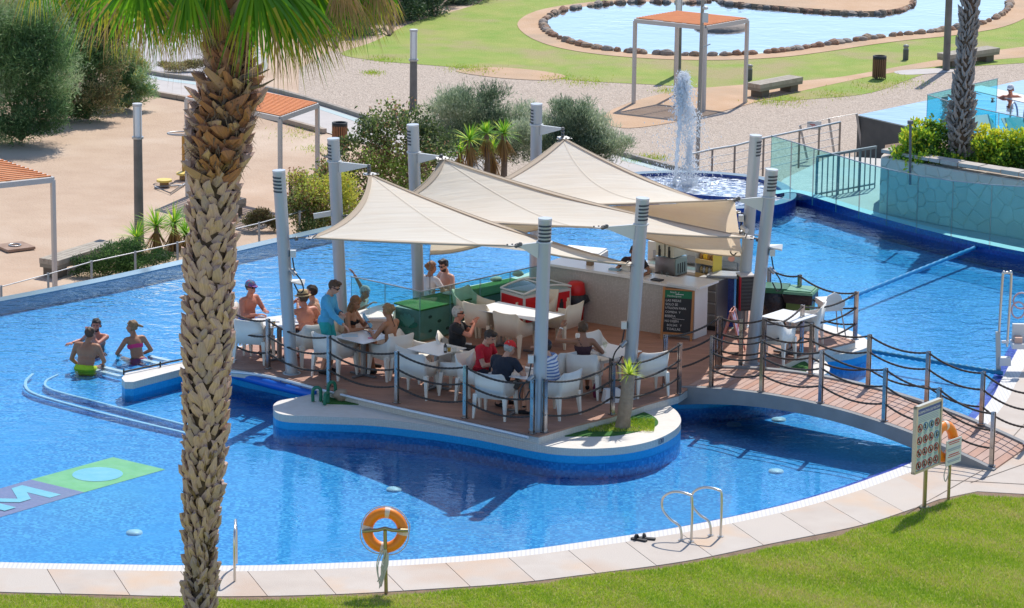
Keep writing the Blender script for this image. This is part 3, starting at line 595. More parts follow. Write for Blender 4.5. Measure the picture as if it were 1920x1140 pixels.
ex = np.array([p.x for p in lo2]); ey = np.array([p.y for p in lo2])
def samp_near(n):
    x = RNG.uniform(-8.3, 9.2, n); y = RNG.uniform(49.0, 57.0, n); top = np.interp(x, ex, ey); k = y < top-.01; return x[k], y[k], np.full(k.sum(), .026)
blades('lawn_grass', 560000, samp_near)
DZ = .42   # deck level
# ------------------------------------------------------------------ masts
MASTS = {}
def mast(key, top, base, label, arm_to=None, arm_z=None, louver=0, extras=()):
    B0 = G(base[0], base[1], DZ); T = V(top[0], top[1], B0.y); d = (T-B0)
    root = thing('mast', label, 'mast', B0, group='grey masts carrying the shade sails'); r = .118
    b = MB(); b.cyl(B0, T, r, n=28); b.lathe(B0, [(.17, 0), (.17, .012), (.13, .014)], 24); part('shaft', b, POLE, root, True)
    b = MB(); b.cyl(T, T+d.normalized()*.03, r*1.03, n=28); part('cap', b, mat('mast_cap', (.55, .57, .60), .35, .3), root, True)
    R = d.normalized().to_track_quat('Z', 'Y').to_matrix()
    for k in range(5):   # vent louvres cut in one side near the top
        c = T-d.normalized()*(.10+k*.065); b = MB(); n = 10; vs = []; a0 = louver
        for j in range(n+1):
            a = a0-1.05+2.1*j/n
            for zz, rr in ((-.016, r+.004), (.016, r+.012)): vs.append(c+Vector((math.cos(a)*rr, math.sin(a)*rr, zz)))
        b.add(vs, [(2*j, 2*j+2, 2*j+3, 2*j+1) for j in range(n)]); part('louvre', b, mat('louvre_dark', (.05, .055, .06), .5), root, True)
    MASTS[key] = (root, B0, T); return root, B0, T
def at_z(key, z):
    _, B0, T = MASTS[key]; t = (z-B0.z)/(T.z-B0.z); return B0+(T-B0)*t
mast('A', (523, 322), (547, 700), 'slanting grey mast standing among the chairs beside the straw hat man', louver=math.radians(-130))
mast('B', (625, 262), (642, 618), 'grey mast behind the standing waiter in blue, holding the front sail peak', louver=math.radians(-170))
mast('C', (774, 236), (786, 590), 'grey mast at the corner of the green planter, holding the middle sail peak', louver=math.radians(-170))
mast('D', (1006, 197), (1003, 530), 'grey mast holding the peak of the farthest sail in front of the bushes', louver=math.radians(180))
mast('F1', (1022, 412), (1009, 806), 'grey mast at the front railing beside the man in the striped shirt', louver=math.radians(-90))
mast('F2', (1205, 374), (1177, 746), 'grey mast between the bar counter and the potted spiky plant', louver=math.radians(-60))
mast('R1', (1447, 320), (1408, 682), 'grey mast beside the loudspeaker where the footbridge begins', louver=math.radians(-60))
mast('R2', (1417, 256), (1390, 612), 'grey mast behind the loudspeaker with cable clamps and a camera', louver=math.radians(-20))
ARM = mat('mast_arm', (.60, .60, .58), .4, .2); HOOK = mat('hook_metal', (.16, .15, .14), .4, .8)
def arm(key, z, tip, hz=.22):
    root, B0, T = MASTS[key]; a = at_z(key, z); tip = Vector(tip); b = MB(); d = (tip-a); h = Vector((d.x, d.y, 0)).normalized(); s = Vector((-h.y, h.x, 0))*.035; a2 = a+h*.10
    b.add([a2+s, a2-s, tip-s*.5, tip+s*.5, a2+s-Vector((0, 0, hz)), a2-s-Vector((0, 0, hz)), tip-s*.5-Vector((0, 0, .03)), tip+s*.5-Vector((0, 0, .03))], [(0, 1, 2, 3), (7, 6, 5, 4), (0, 4, 5, 1), (1, 5, 6, 2), (2, 6, 7, 3), (3, 7, 4, 0)])
    b.tube([a+Vector((0.13*math.cos(t*.7), .13*math.sin(t*.7), 0)) for t in range(9)], .02, 5, closed=True); part('arm', b, ARM, root, True)
def shackle(key, p, q):
    root = MASTS[key][0]; b = MB(); p = Vector(p); q = Vector(q); b.tube([p, p+(q-p)*.5+Vector((0, 0, .02)), q], .016, 5)
    for k in (0, .5, 1): b.ell(p+(q-p)*k, .04, n=8, k=5)
    part('shackle', b, HOOK, root, True)
# ------------------------------------------------------------------ sails
def sail_mat():
    m = bpy.data.materials.new('sail_cloth'); m.use_nodes = True; nt = m.node_tree; l = nt.links; b = nt.nodes['Principled BSDF']; b.inputs['Roughness'].default_value = .85
    geo = N(nt, 'ShaderNodeNewGeometry'); t = N(nt, 'ShaderNodeTexNoise'); t.inputs['Scale'].default_value = .8; t.inputs['Detail'].default_value = 5; l.new(geo.outputs['Position'], t.inputs['Vector'])
    mp = N(nt, 'ShaderNodeMapping'); mp.inputs['Scale'].default_value = (.6, 6, 6); mp.inputs['Rotation'].default_value = (0, 0, -.5); l.new(geo.outputs['Position'], mp.inputs[0])
    t2 = N(nt, 'ShaderNodeTexNoise'); t2.inputs['Scale'].default_value = 1.3; t2.inputs['Detail'].default_value = 3; l.new(mp.outputs[0], t2.inputs['Vector'])
    f = mathn(nt, 'ADD', mathn(nt, 'MULTIPLY', t.outputs[0], .6), mathn(nt, 'MULTIPLY', t2.outputs[0], .5)); r = N(nt, 'ShaderNodeMapRange'); l.new(f, r.inputs[0]); r.inputs[1].default_value = .42; r.inputs[2].default_value = .72
    c = mixc(nt, r.outputs[0], (.92, .85, .72), (.85, .75, .60)); l.new(c, b.inputs['Base Color'])
    bp = N(nt, 'ShaderNodeBump'); bp.inputs['Distance'].default_value = .02; l.new(t2.outputs[0], bp.inputs['Height']); l.new(bp.outputs[0], b.inputs['Normal'])
    tr = N(nt, 'ShaderNodeBsdfTranslucent'); tr.inputs[0].default_value = (.88, .72, .52, 1); mx = N(nt, 'ShaderNodeMixShader'); mx.inputs[0].default_value = .36
    l.new(b.outputs[0], mx.inputs[1]); l.new(tr.outputs[0], mx.inputs[2]); l.new(mx.outputs[0], nt.nodes['Material Output'].inputs[0]); return m
SAIL = sail_mat(); HEM = mat('sail_hem', (.55, .44, .32), .85, transl=.15); SEAM = mat('sail_seam', (.66, .57, .45), .85)
def qb(a, c, b, t): return a*(1-t)**2+c*2*t*(1-t)+b*t*t
def sail(label, Pa, Pb, Pc, Pd, sag, keys, n=28, drop=0.0):
    """Pa apex, Pb left low corner, Pc front high corner, Pd right low corner; edges cut in towards the middle"""
    P = [Vector(p) for p in (Pa, Pb, Pc, Pd)]; cen = sum(P, Vector())/4
    ctrl = []
    for i in range(4):
        a, c = P[i], P[(i+1) % 4]; m = (a+c)/2; k = sag[i]; cc = m+(cen-m)*k; cc.z = m.z+(cen.z-m.z)*k-.12-drop; ctrl.append(cc)
    E = lambda i, t: qb(P[i], ctrl[i], P[(i+1) % 4], t)
    vs = []
    for i in range(n+1):
        for j in range(n+1):
            u = i/n; v = j/n
            s = (E(0, v)*(1-u)+E(2, 1-v)*u)+(E(3, 1-u)*(1-v)+E(1, u)*v)-(P[0]*(1-u)*(1-v)+P[1]*(1-u)*v+P[3]*u*(1-v)+P[2]*u*v)
            vs.append(s)
    root = thing('shade_sail', label, 'shade sail', P[0], group='cream shade sails over the bar')
    b = MB(); b.add(vs, [(i*(n+1)+j, i*(n+1)+j+1, (i+1)*(n+1)+j+1, (i+1)*(n+1)+j) for i in range(n) for j in range(n)], 0, True)
    me = b.mesh('cloth', SAIL); part('cloth', me, None, root, True)
    for i in range(4):
        pts = [E(i, k/24) for k in range(25)]; inn = [p+(cen-p).normalized()*.14 for p in pts]
        b = MB(); b.strip([p+Vector((0, 0, .008)) for p in pts], [p+Vector((0, 0, .008)) for p in inn]); b.tube(pts, .02, 5); part('hem', b, HEM, root, True)
    b = MB(); dg = [vs[i*(n+1)+i]+Vector((0, 0, .006)) for i in range(n+1)]; b.strip([p+Vector((.018, 0, 0)) for p in dg], [p-Vector((.018, 0, 0)) for p in dg]); part('seam', b, SEAM, root, True)
    for i in range(4):   # clamp plates with rivets at the corners
        d = (cen-P[i]).normalized(); b = MB(); s = Vector((0, 0, 1)).cross(d).normalized(); k = .15
        b.add([P[i]-d*.05+s*.10, P[i]-d*.05-s*.10, P[i]+d*.13-s*.17, P[i]+d*.13+s*.17], [(0, 1, 2, 3)]); b.v = [tuple(Vector(q)+Vector((0, 0, .014))) for q in b.v]
        for q in (-1, -.3, .3, 1): b.ell(P[i]+d*.10+s*q*.13+Vector((0, 0, .02)), .018, n=6, k=4, m=1)
        part('corner_plate', b, [mat('plate_pale', (.66, .62, .56), .4, .3), HOOK], root, True)
    return root, P, [E(1, k/30) for k in range(31)]
yA, yB, yC, yD = (MASTS[k][1].y for k in 'ABCD'); yF1, yF2, yR1, yR2 = (MASTS[k][1].y for k in ('F1', 'F2', 'R1', 'R2'))
s1 = sail('nearest cream sail peaking at the mast behind the waiter in blue', V(692, 326, yB-.35), V(580, 446, yA-.05), V(968, 461, yF1-.12), V(1186, 497, yF2+.0), (.25, .30, .12, .20), ('B', 'A', 'F1', 'F2'))[1]
s2 = sail('middle cream sail between the nearest sail and the farthest one', V(827, 296, yC-.35), V(668, 404, yB-.05), V(1130, 427, yF2-.12), V(1409, 446, yR1+.1), (.22, .28, .12, .20), ('C', 'B', 'F2', 'R1'))[1]
s3_ = sail('farthest cream sail peaking in front of the grey green bushes', V(1055, 258, yD-.35), V(815, 392, yC-.05), V(1378, 375, yR1-.1), V(1384, 398, yR2+.2), (.14, .28, .12, .16), ('D', 'C', 'R1', 'R2')); s3 = s3_[1]
for key, z, P in (('B', 3.78, s1[0]), ('C', 3.72, s2[0]), ('D', 3.76, s3[0])):
    tip = P+Vector((0, 0, .26)); a = at_z(key, z); arm(key, z, (tip.x, tip.y, z)); shackle(key, (tip.x, tip.y, z-.02), P+Vector((0, 0, .04)))
for key, P in (('F1', s1[2]), ('F2', s2[2]), ('R1', s3[2])):
    arm(key, P.z+.05, P+Vector((.05, 0, .02)), .3); shackle(key, P+Vector((.07, 0, .03)), P)
for key, P in (('A', s1[1]), ('B', s2[1]), ('C', s3[1]), ('F2', s1[3]), ('R1', s2[3]), ('R2', s3[3])):
    q = at_z(key, P.z-.05); shackle(key, q, P)
# back curtain of the same cloth, its lower edge cut in an arch
b = MB(); n = 30; top = []; bot = []
La, Ra = V(806, 477, 67.4), V(1392, 481, yR2+.15); Lt, Rt = V(830, 400, 67.6), V(1388, 392, yR2+.25)
for i in range(n+1):
    t = i/n; x = La+(Ra-La)*t; x.z += .80*math.sin(math.pi*t)**2*(1-.5*t); bot.append(x); top.append(s3_[2][i]-Vector((0, -.02, .03)))
mid = [(top[i]+bot[i])/2-Vector((0, 0, .06*math.sin(math.pi*i/n))) for i in range(n+1)]
root = thing('shade_curtain', 'cream cloth curtain hanging at the back of the bar under the sails', 'shade cloth', La)
b.strip(top, mid, sm=True); b.strip(mid, bot, sm=True); part('cloth', b, SAIL, root, True)
b = MB(); b.strip(bot, [p+Vector((0, -.01, .09)) for p in bot]); b.tube(bot, .015, 5); part('hem', b, HEM, root, True)
b = MB(); b.tube([La, G(806, 588, DZ)], .008, 5); part('tie_cable', b, HOOK, root, True)
# clutter on the masts: junction boxes, floodlights, cable loops
def clutter(key, z, side, seed, shelf=None):
    r = random.Random(seed); root = MASTS[key][0]; c = at_z(key, z)
    b = MB(); b.box(c+Vector((side*.17, -.06, 0)), (.1, .1, .13)); part('junction_box', b, ARM, root, True)
    b = MB(); p = c+Vector((side*.16, -.06, -.08)); b.tube(spline([p, p+Vector((side*.05, -.05, -.25)), p+Vector((side*.16, -.04, -.42)), p+Vector((side*.2, -.02, -.6)), p+Vector((side*.12, 0, -.66)), p+Vector((side*.03, .02, -.5))], 4), .014, 5); part('cable', b, BLACK, root, True)
    b = MB(); b.cyl(c+Vector((side*.13, -.08, -.3)), c+Vector((side*.22, -.14, -.38)), .045, n=8); part('spotlight', b, STEEL_D, root, True)
    if shelf: q = at_z(key, shelf); b = MB(); b.add([q+Vector((side*.1, -.1, 0)), q+Vector((side*.1, .1, 0)), q+Vector((side*.36, .02, .02)), q+Vector((side*.34, -.08, -.06))], [(0, 1, 2, 3)]); b.add([Vector(v)-Vector((0, 0, .03)) for v in b.v[:4]], [(3, 2, 1, 0)]); part('floodlight_shelf', b, mat('shelf_white', (.8, .8, .78), .5), root, True)
clutter('A', 2.72, 1, 1, 2.2); clutter('R2', 2.62, -1, 2, 2.35); clutter('R1', 2.6, 1, 3, 2.72); clutter('F2', 1.8, -1, 4); clutter('F1', 1.72, -1, 5)
b = MB(); c = at_z('B', 2.75); b.bar(c+Vector((-.1, 0, 0)), c+Vector((-.45, -.02, -.06)), .05, .1); part('bracket', b, ARM, MASTS['B'][0], True)
b = MB(); c = at_z('R2', 2.45); b.cyl(c+Vector((-.14, -.1, 0)), c+Vector((-.06, -.26, -.04)), .05, n=10); part('camera', b, ARM, MASTS['R2'][0], True)
b = MB(); c = at_z('R2', 1.5); b.cyl(c-Vector((0, 0, .02)), c+Vector((0, 0, .02)), .14, n=20); part('collar', b, POLE, MASTS['R2'][0], True)

# ------------------------------------------------------------------ rope railings
PSIDE = mat('post_steel', (.50, .46, .42), .22, 1.0, c2=(.30, .29, .30), ns=6)
def railing(label, px, z=DZ, h=.97, sag=.10, ends=(True, True), zs=None, group='rope railings of the bar and bridge', rad=.021, wpost=.07):
    P = [G(u, v, (zs[i] if zs else z)) for i, (u, v) in enumerate(px)]
    return railing3(label, P, h, sag, ends, group, rad, wpost)
def railing3(label, P, h=.97, sag=.10, ends=(True, True), group='rope railings of the bar and bridge', rad=.021, wpost=.07):
    root = thing('rope_railing', label, 'rope railing', P[0], group=group)
    for i, p in enumerate(P):
        if (i == 0 and not ends[0]) or (i == len(P)-1 and not ends[1]): continue
        t = (P[min(len(P)-1, i+1)]-P[max(0, i-1)]); ang = math.atan2(t.y, t.x); b = MB()
        for s in (-.024, .024): b.box(p+Vector((-math.sin(ang)*s, math.cos(ang)*s, h/2)), (wpost, .012, h), ang)
        for hz in (h-.04, h*.66, h*.33): b.cyl(p+Vector((-math.sin(ang)*.04, math.cos(ang)*.04, hz)), p-Vector((-math.sin(ang)*.04, math.cos(ang)*.04, -hz)), .02, n=8)
        b.box(p+Vector((0, 0, .008)), (.13, .1, .016), ang); part('post', b, PSIDE, root, True)
    for a, c in zip(P, P[1:]):
        for hz in (h-.03, h*.66, h*.33):
            pts = []; L = (c-a).length; k = max(24, int(L/.045)); rs = []
            for i in range(k+1): t = i/k; q = a+(c-a)*t; pts.append(q+Vector((0, 0, hz-sag*min(1.3, L/1.3)*4*t*(1-t)))); rs.append(rad*(1.0 if i % 2 else .8))
            b = MB(); b.tube(pts, rad, 6, rs=rs); part('rope', b, ROPE, root, True)
    return root
railing('front railing of three dark ropes along the white chairs, left of the front mast', [(385, 664), (436, 676), (503, 692), (617, 725), (744, 756), (872, 784), (998, 813)])
railing('rope railing curving from the front mast past the spiky plant to the bridge', [(1021, 811), (1148, 777), (1273, 739)])
railing('short rope span across the inner side of the bridge entrance', [(1246, 723), (1344, 688), (1388, 692)], sag=.07)
railing('rope railing round the corner table with the high chair', [(1431, 698), (1502, 664), (1603, 637)])
railing('rope railing behind the rubbish bins and the high chair', [(1603, 637), (1497, 604), (1440, 590)], ends=(False, True))
def on_bridge(P, px, z0):
    # slide along the deck edge until the post stands under its place
    return P
def edge_at(P, ts): return [P[0]+(P[-1]-P[0])*0 if False else P[int(round(t*NS))] for t in ts]
nb = [arch(e0, e1_, t) for t in (.10, .265, .455, .655, .82, .985)]; fb = [arch(f0, f1, t) for t in (.02, .165, .32, .505, .69, .86, 1.0)]
railing3('rope railing on the near side of the footbridge', [p+Vector((0, 0, .0)) for p in nb], sag=.11)
railing3('rope railing on the far side of the footbridge', [p+Vector((0, 0, .04)) for p in fb], sag=.11)

# ------------------------------------------------------------------ pergolas
TERR = mat('orange_slat', (.78, .27, .08), .7, c2=(.68, .21, .06), ns=5); PFR = mat('pergola_frame', (.52, .50, .48), .5, .3)
def pergola(label, L, F, R, top, base=-1.24, nsl=15, posts='LFRB'):
    """L, F, R roof corners in plan (F nearest); slats run between the long sides"""
    L, F, R = (Vector((p.x, p.y, top)) for p in (L, F, R)); B_ = L+R-F; C = {'L': L, 'F': F, 'R': R, 'B': B_}
    root = thing('pergola', label, 'pergola', (F.x, F.y, base), group='pergolas with orange slats')
    for k in posts:
        p = C[k]; b = MB(); b.box((p.x, p.y, (top+base)/2), (.09, .09, top-base), math.atan2(R.y-F.y, R.x-F.x)); part('post', b, PFR, root, True)
    b = MB()
    for a, c in ((L, F), (F, R), (R, B_), (B_, L)): b.bar(a, c, .09, .12)
    for t in (.33, .66): b.bar(L+(F-L)*t, B_+(R-B_)*t, .05, .05)
    part('frame', b, PFR, root, True)
    me = None
    for i in range(nsl):
        t = (i+.5)/nsl; a = F+(R-F)*t+Vector((0, 0, .075)); c = L+(B_-L)*t+Vector((0, 0, .085))
        b = MB(); b.bar(a, c, .07, .022); part('slat', b, TERR, root, True)
    return root
Lp, Fp, Rp = G(1188, 192, -1.2), G(1319, 207, -1.2), G(1397, 191, -1.2)
pergola('open pergola with orange slats standing by the turquoise pond', Lp, Fp, Rp, 1.22)
pergola('pergola with orange slats half hidden behind the big palm trunk', G(350, 187, 1.25), G(525, 223, 1.25), G(595, 198, 1.25), 1.25)
R0 = G(99, 337, 1.25); d1 = Vector((-.60, .80, 0))*3.0; d2 = Vector((-.84, -.54, 0))*2.6
pergola('pergola with orange slats cut off by the picture edge above the sand', R0+d2+d1*0, R0, R0+d1, 1.25, posts='F')

# ------------------------------------------------------------------ lamp posts, bollards, benches, bins
def lamp_post(label, u, v_top, v_base, v_head, split=None, z=-1.24):
    c = G(u, v_base, z); T = V(u+(v_base-v_top)*.008, v_top, c.y); H = T.z; root = thing('lamp_post', label, 'lamp post', c, group='lamp posts with glass tube heads')
    hh = V(u, v_head, c.y).z; b = MB(); b.cyl(c, (c.x, c.y, hh), .115, .105, 16); part('shaft', b, mat('lamp_shaft', (.13, .125, .12), .6, .3, c2=(.20, .19, .18), ns=3), root, True)
    b = MB(); b.cyl((c.x, c.y, hh), (c.x, c.y, hh+.05), .14, n=16); part('collar', b, STEEL_D, root, True)
    b = MB(); b.cyl((c.x, c.y, hh+.05), (c.x, c.y, H-.06), .105, n=20); part('diffuser', b, mat('opal_glass', (.74, .77, .78), .15), root, True)
    for a in range(4): b = MB(); q = math.pi/4+a*math.pi/2; b.bar((c.x+.112*math.cos(q), c.y+.112*math.sin(q), hh+.05), (c.x+.112*math.cos(q), c.y+.112*math.sin(q), H-.05), .018); part('rib', b, STEEL_D, root, True)
    b = MB(); b.cyl((c.x, c.y, H-.06), (c.x, c.y, H), .118, n=20); part('cap', b, mat('lamp_cap', (.5, .5, .5), .5, .2), root, True)
    return root
lamp_post('lamp post on the sand between the palm and the big tamarisk', 261, 194, 452, 260)
lamp_post('lamp post standing behind the leafy shrub near the gravel', 775, 55, 205, 114)
lamp_post('lamp post behind the water jet beside the pond pergola', 1270, -30, 142, 38)
lamp_post('dark lamp post next to the bench by the grey palm', 1774, -170, 132, -90)
c = G(1307, 322, -1.0); root = thing('camera_pole', 'thin steel pole with a camera and a grey box at the splashing basin', 'pole', c); T = V(1319, -40, c.y)
b = MB(); b.cyl(c, T, .055, .045, 12); part('shaft', b, mat('pole_bare', (.33, .30, .27), .5, .5), root, True)
b = MB(); q = V(1320, 32, c.y); b.box(q+Vector((.03, -.07, 0)), (.15, .12, .25)); part('box', b, ARM, root, True)
b = MB(); q = V(1318, 14, c.y); b.ell(q+Vector((.06, -.08, 0)), (.08, .08, .05)); part('camera', b, ARM, root, True)
b = MB(); q = V(1316, 86, c.y); b.bar(q-Vector((.02, 0, .05)), q+Vector((.22, -.05, .06)), .03); part('bracket', b, STEEL_D, root, True)
def bollard(label, u, v): 
    c = G(u, v, -1.23); root = thing('bollard_light', label, 'bollard light', c, group='bollard lights on the grass'); b = MB(); b.cyl(c, c+Vector((0, 0, .34)), .09, n=14); part('body', b, mat('bollard_grey', (.12, .12, .115), .6), root, True)
    b = MB(); b.lathe(c+Vector((0, 0, .34)), [(.09, 0), (.075, .02), (.075, .07), (.1, .08), (.09, .12), (.05, .15), (.001, .155)], 14); part('head', b, mat('bollard_head', (.3, .29, .27), .5), root, True)
bollard('small bollard light on the grass beside the pergola post', 1405, 150); bollard('small bollard light on the grass beyond the slatted litter bin', 1698, 112)
BWOOD = mat('bench_top', (.46, .41, .33), .85, c2=(.34, .29, .23), ns=7, bump=.004); BEND = mat('bench_end', (.16, .13, .10), .9)
def bench(label, a, c, z=-1.23, w=.55, h=.42, off=(.16, .84)):
    a, c = Vector(a), Vector(c); root = thing('bench', label, 'bench', (a+c)/2, group='low thick benches in the park'); d = (c-a).normalized(); n = Vector((-d.y, d.x, 0)); rz = math.atan2(d.y, d.x); L = (c-a).length
    for k in range(4): b = MB(); m = (a+c)/2+n*(k-1.5)*w/4; b.box((m.x, m.y, z+h-.06), (L, w/4-.012, .12), rz); part('plank', b, BWOOD, root, True)
    b = MB(); m = (a+c)/2; b.box((m.x, m.y, z+h-.16), (L-.02, w-.02, .10), rz); part('beam', b, mat('bench_side', (.27, .24, .19), .9), root, True)
    for t in off: b = MB(); m = a+(c-a)*t; b.box((m.x, m.y, z+(h-.2)/2), (.35, w*.75, h-.2), rz); part('leg', b, BEND, root, True)
    return root
bench('pale thick bench beside the pergola post on the orange path', G(1412, 183, -1.23), G(1492, 168, -1.23))
bench('pale thick bench half hidden behind the grey palm trunk', G(1768, 126, -1.23), G(1862, 112, -1.23))
bench('low bench on the sand half hidden behind the pergola post', G(92, 520, -1.23), G(205, 484, -1.23), off=(.1, .9))
bench('low bench in the pergola shade behind the big palm trunk', G(360, 418, -1.23), G(448, 400, -1.23))
def litter_bin(label, u, v, h=.72, r=.2, dark=False):
    c = G(u, v, -1.23); root = thing('litter_bin', label, 'litter bin', c, group='slatted litter bins')
    b = MB(); b.lathe(c, [(r*.8, .08), (r*.86, .1), (r*.86, h-.14)], 16); part('liner', b, BLACK, root, True)
    for k in range(20):
        a = 2*math.pi*k/20; b = MB(); b.box(c+Vector((r*math.cos(a), r*math.sin(a), h*.5-.02)), (.02, .042, h-.14), a); part('slat', b, mat('bin_slat_%d' % dark, (.30, .13, .06) if not dark else (.20, .10, .055), .7), root, True)
    b = MB(); b.lathe(c, [(r*.95, h-.12), (r*1.06, h-.12), (r*1.06, h), (r*.85, h), (r*.8, h-.1)], 18); part('rim', b, BLACK, root, True)
    b = MB()
    for k in range(3): a = k*2.1; b.bar(c+Vector((r*math.cos(a), r*math.sin(a), 0)), c+Vector((r*math.cos(a), r*math.sin(a), .1)), .03)
    part('leg', b, BLACK, root, True)
litter_bin('slatted litter bin on the orange path with a dark rim', 1648, 148, dark=True); litter_bin('orange brown slatted litter bin beside the paved path behind the masts', 637, 285, .82)
# exercise thing, ground plate, stake
c = G(345, 333, -1.23); root = thing('exercise_machine', 'yellow outdoor exercise machine on the sand behind the palm', 'exercise machine', c)
b = MB(); b.cyl(c, c+Vector((0, 0, 1.15)), .05, n=10); part('post', b, mat('ochre_paint', (.5, .26, .05), .5), root, True)
b = MB(); q = c+Vector((0, 0, 1.15)); b.tube([q+Vector((.42*math.cos(k/16*6.283), .28*math.sin(k/16*6.283), .02)) for k in range(16)], .02, 6, closed=True); b.bar(q+Vector((-.42, 0, 0)), q+Vector((.42, 0, 0)), .03); part('hand_ring', b, STEEL_D, root, True)
for k, (u, v) in enumerate(((308, 340), (345, 327))): q = G(u, v, -1.1); b = MB(); b.cyl(q, q+Vector((0, 0, .05)), .2, n=18); b.cyl(q-Vector((0, 0, .13)), q, .12, n=12, m=1); part('foot_disc', b, [mat('yellow_disc', (.78, .58, .12), .5), mat('ochre_dark', (.3, .17, .06), .6)], root, True)
b = MB(); b.tube([G(290, 350, -1.2), G(320, 362, -1.2), G(350, 342, -1.2)], .022, 6); b.tube([G(290, 350, -1.2), G(345, 347, -1.2)], .022, 6); part('base_frame', b, STEEL_D, root, True)
c = G(28, 465, -1.23); root = thing('ground_plate', 'square brown plate with a metal ring lying on the sand', 'ground plate', c)
b = MB(); b.box(c+Vector((0, 0, .03)), (.72, .72, .06), .6); part('slab', b, mat('plate_brown', (.30, .19, .13), .85, c2=(.4, .27, .2), ns=5), root, True); b = MB(); b.tube([c+Vector((.14*math.cos(k/12*6.283), .14*math.sin(k/12*6.283), .075)) for k in range(12)], .018, 5, closed=True); part('ring', b, STEEL_D, root, True)
b = MB(); c = G(544, 400, -1.2); b.cyl(c, V(545, 328, c.y), .045, n=8); single('timber_stake', b, mat('stake', (.10, .07, .05), .9), 'dark wooden stake in the shrubs beside the slanting mast', 'stake', c)
# cable fence beyond the infinity edge
def cable_fence(label, px, z, h=.5, lean=0, w=.05):
    P = [G(u, v, z) for u, v in px]; root = thing('cable_fence', label, 'fence', P[0])
    for p in P: b = MB(); b.box(p+Vector((0, 0, h/2)), (w, .03, h), .2); part('post', b, STEEL_D, root, True)
    b = MB()
    for a, c in zip(P, P[1:]): b.tube([a+Vector((0, 0, h-.03)), c+Vector((0, 0, h-.03))], .014, 5)
    part('cable', b, STEEL_D, root, True)
cable_fence('low cable fence beyond the overflow edge, near the sandy court', [(-60, 602), (3, 578), (91, 554), (172, 530), (254, 512), (333, 494), (412, 474), (486, 456), (562, 434), (640, 412)], -.62)

# ------------------------------------------------------------------ metal railing and leaning fence behind the splash basin
def metal_rail(label, pts, h=1.0, bars=4, pw=.05):
    P = [Vector(p) for p in pts]; root = thing('metal_railing', label, 'railing', P[0]); 
    for p in P: b = MB(); b.box(p+Vector((0, 0, h/2)), (.05, pw, h)); part('post', b, mat('rail_brown', (.30, .26, .22), .5, .4), root, True)
    b = MB(); b.tube([p+Vector((0, 0, h)) for p in P], .03, 6); part('top_rail', b, STEEL_D, root, True)
    for k in range(bars): b = MB(); b.tube([p+Vector((0, 0, h*(k+1)/(bars+1))) for p in P], .01, 5); part('wire', b, STEEL_D, root, True)
    return root
z0 = -.9
metal_rail('steel railing with wires behind the splashing basin', [G(1293, 362, z0), G(1334, 352, z0), G(1376, 345, z0), G(1430, 330, z0), G(1497, 315, z0), G(1534, 307, z0), G(1573, 298, z0)], 1.0)
P = [(1514, 300, 1500, 235), (1566, 300, 1554, 222), (1618, 292, 1606, 213)]
root = thing('leaning_fence', 'leaning thin posts with cables and a small white notice on the gravel', 'fence', G(1514, 300, -1.2)); tp = []
for (u, v, u2, v2) in P: a = G(u, v, -1.2); t = V(u2, v2, a.y); tp.append(t); b = MB(); b.bar(a, t, .06); part('post', b, STEEL_D, root, True)
b = MB(); b.tube(tp, .008, 4); part('cable', b, STEEL_D, root, True)
b = MB(); m = (tp[0]+tp[1])/2-Vector((0, 0, .10)); b.box(m, (.38, .02, .22), -.1); part('notice', b, mat('notice_white', (.75, .75, .72), .6), root, True)
b = MB(); 
for k in range(3): b.box(m+Vector((-.05+k*.04, -.014, .03-.04*k)), (.14, .004, .02), -.1)
part('print', b, mat('notice_red', (.6, .12, .1), .6), root, True)

# ------------------------------------------------------------------ glass balustrade on the right
GL_T = glass_mat('teal_glass', (.70, .955, .965)); GL_C = glass_mat('clear_glass', (.70, .93, .91)); EDGE = mat('glass_edge', (.10, .28, .30), .2); EDGE_T = mat('edge_steel', (.30, .33, .35), .3, .6)
def glass_run(label, P, h, mat_, hs=None, group=None, th=.014, cap=True):
    root = thing('glass_balustrade', label, 'glass balustrade', P[0], group=group)
    for i, (a, c) in enumerate(zip(P, P[1:])):
        d = (c-a).normalized(); g = .012; a2 = a+d*g; c2 = c-d*g; h0, h1 = (hs[i], hs[i+1]) if hs else (h, h); n = Vector((-d.y, d.x, 0))*th/2
        vs = [a2-n, c2-n, c2+n, a2+n, a2-n+Vector((0, 0, h0)), c2-n+Vector((0, 0, h1)), c2+n+Vector((0, 0, h1)), a2+n+Vector((0, 0, h0))]
        b = MB(); b.add(vs, [(0, 1, 5, 4), (2, 3, 7, 6), (1, 2, 6, 5), (3, 0, 4, 7)]); me = b.mesh('pane', [mat_, EDGE]); me.polygons[2].material_index = 1; me.polygons[3].material_index = 1; part('pane', me, None, root, True)
        if cap: b = MB(); b.bar(a+Vector((0, 0, h0+.008)), c+Vector((0, 0, h1+.008)), th+.012, .018); part('edge_strip', b, EDGE_T, root, True)
    return root
gp = [G(u, v, .2) for u, v in ((1443, 366), (1481, 374), (1523, 385), (1567, 398), (1610, 410), (1662, 423), (1718, 437), (1783, 452), (1855, 467), (1935, 484), (2030, 503))]
gh = [V(u, v, p.y).z-.2 for (u, v), p in zip(((1444, 255), (1483, 266), (1525, 279), (1569, 292), (1612, 305), (1664, 318), (1720, 330), (1786, 340), (1857, 347), (1936, 352), (2030, 356)), gp)]
glass_run('tall teal glass balustrade along the far right edge of the pool', gp, 1, GL_T, gh)
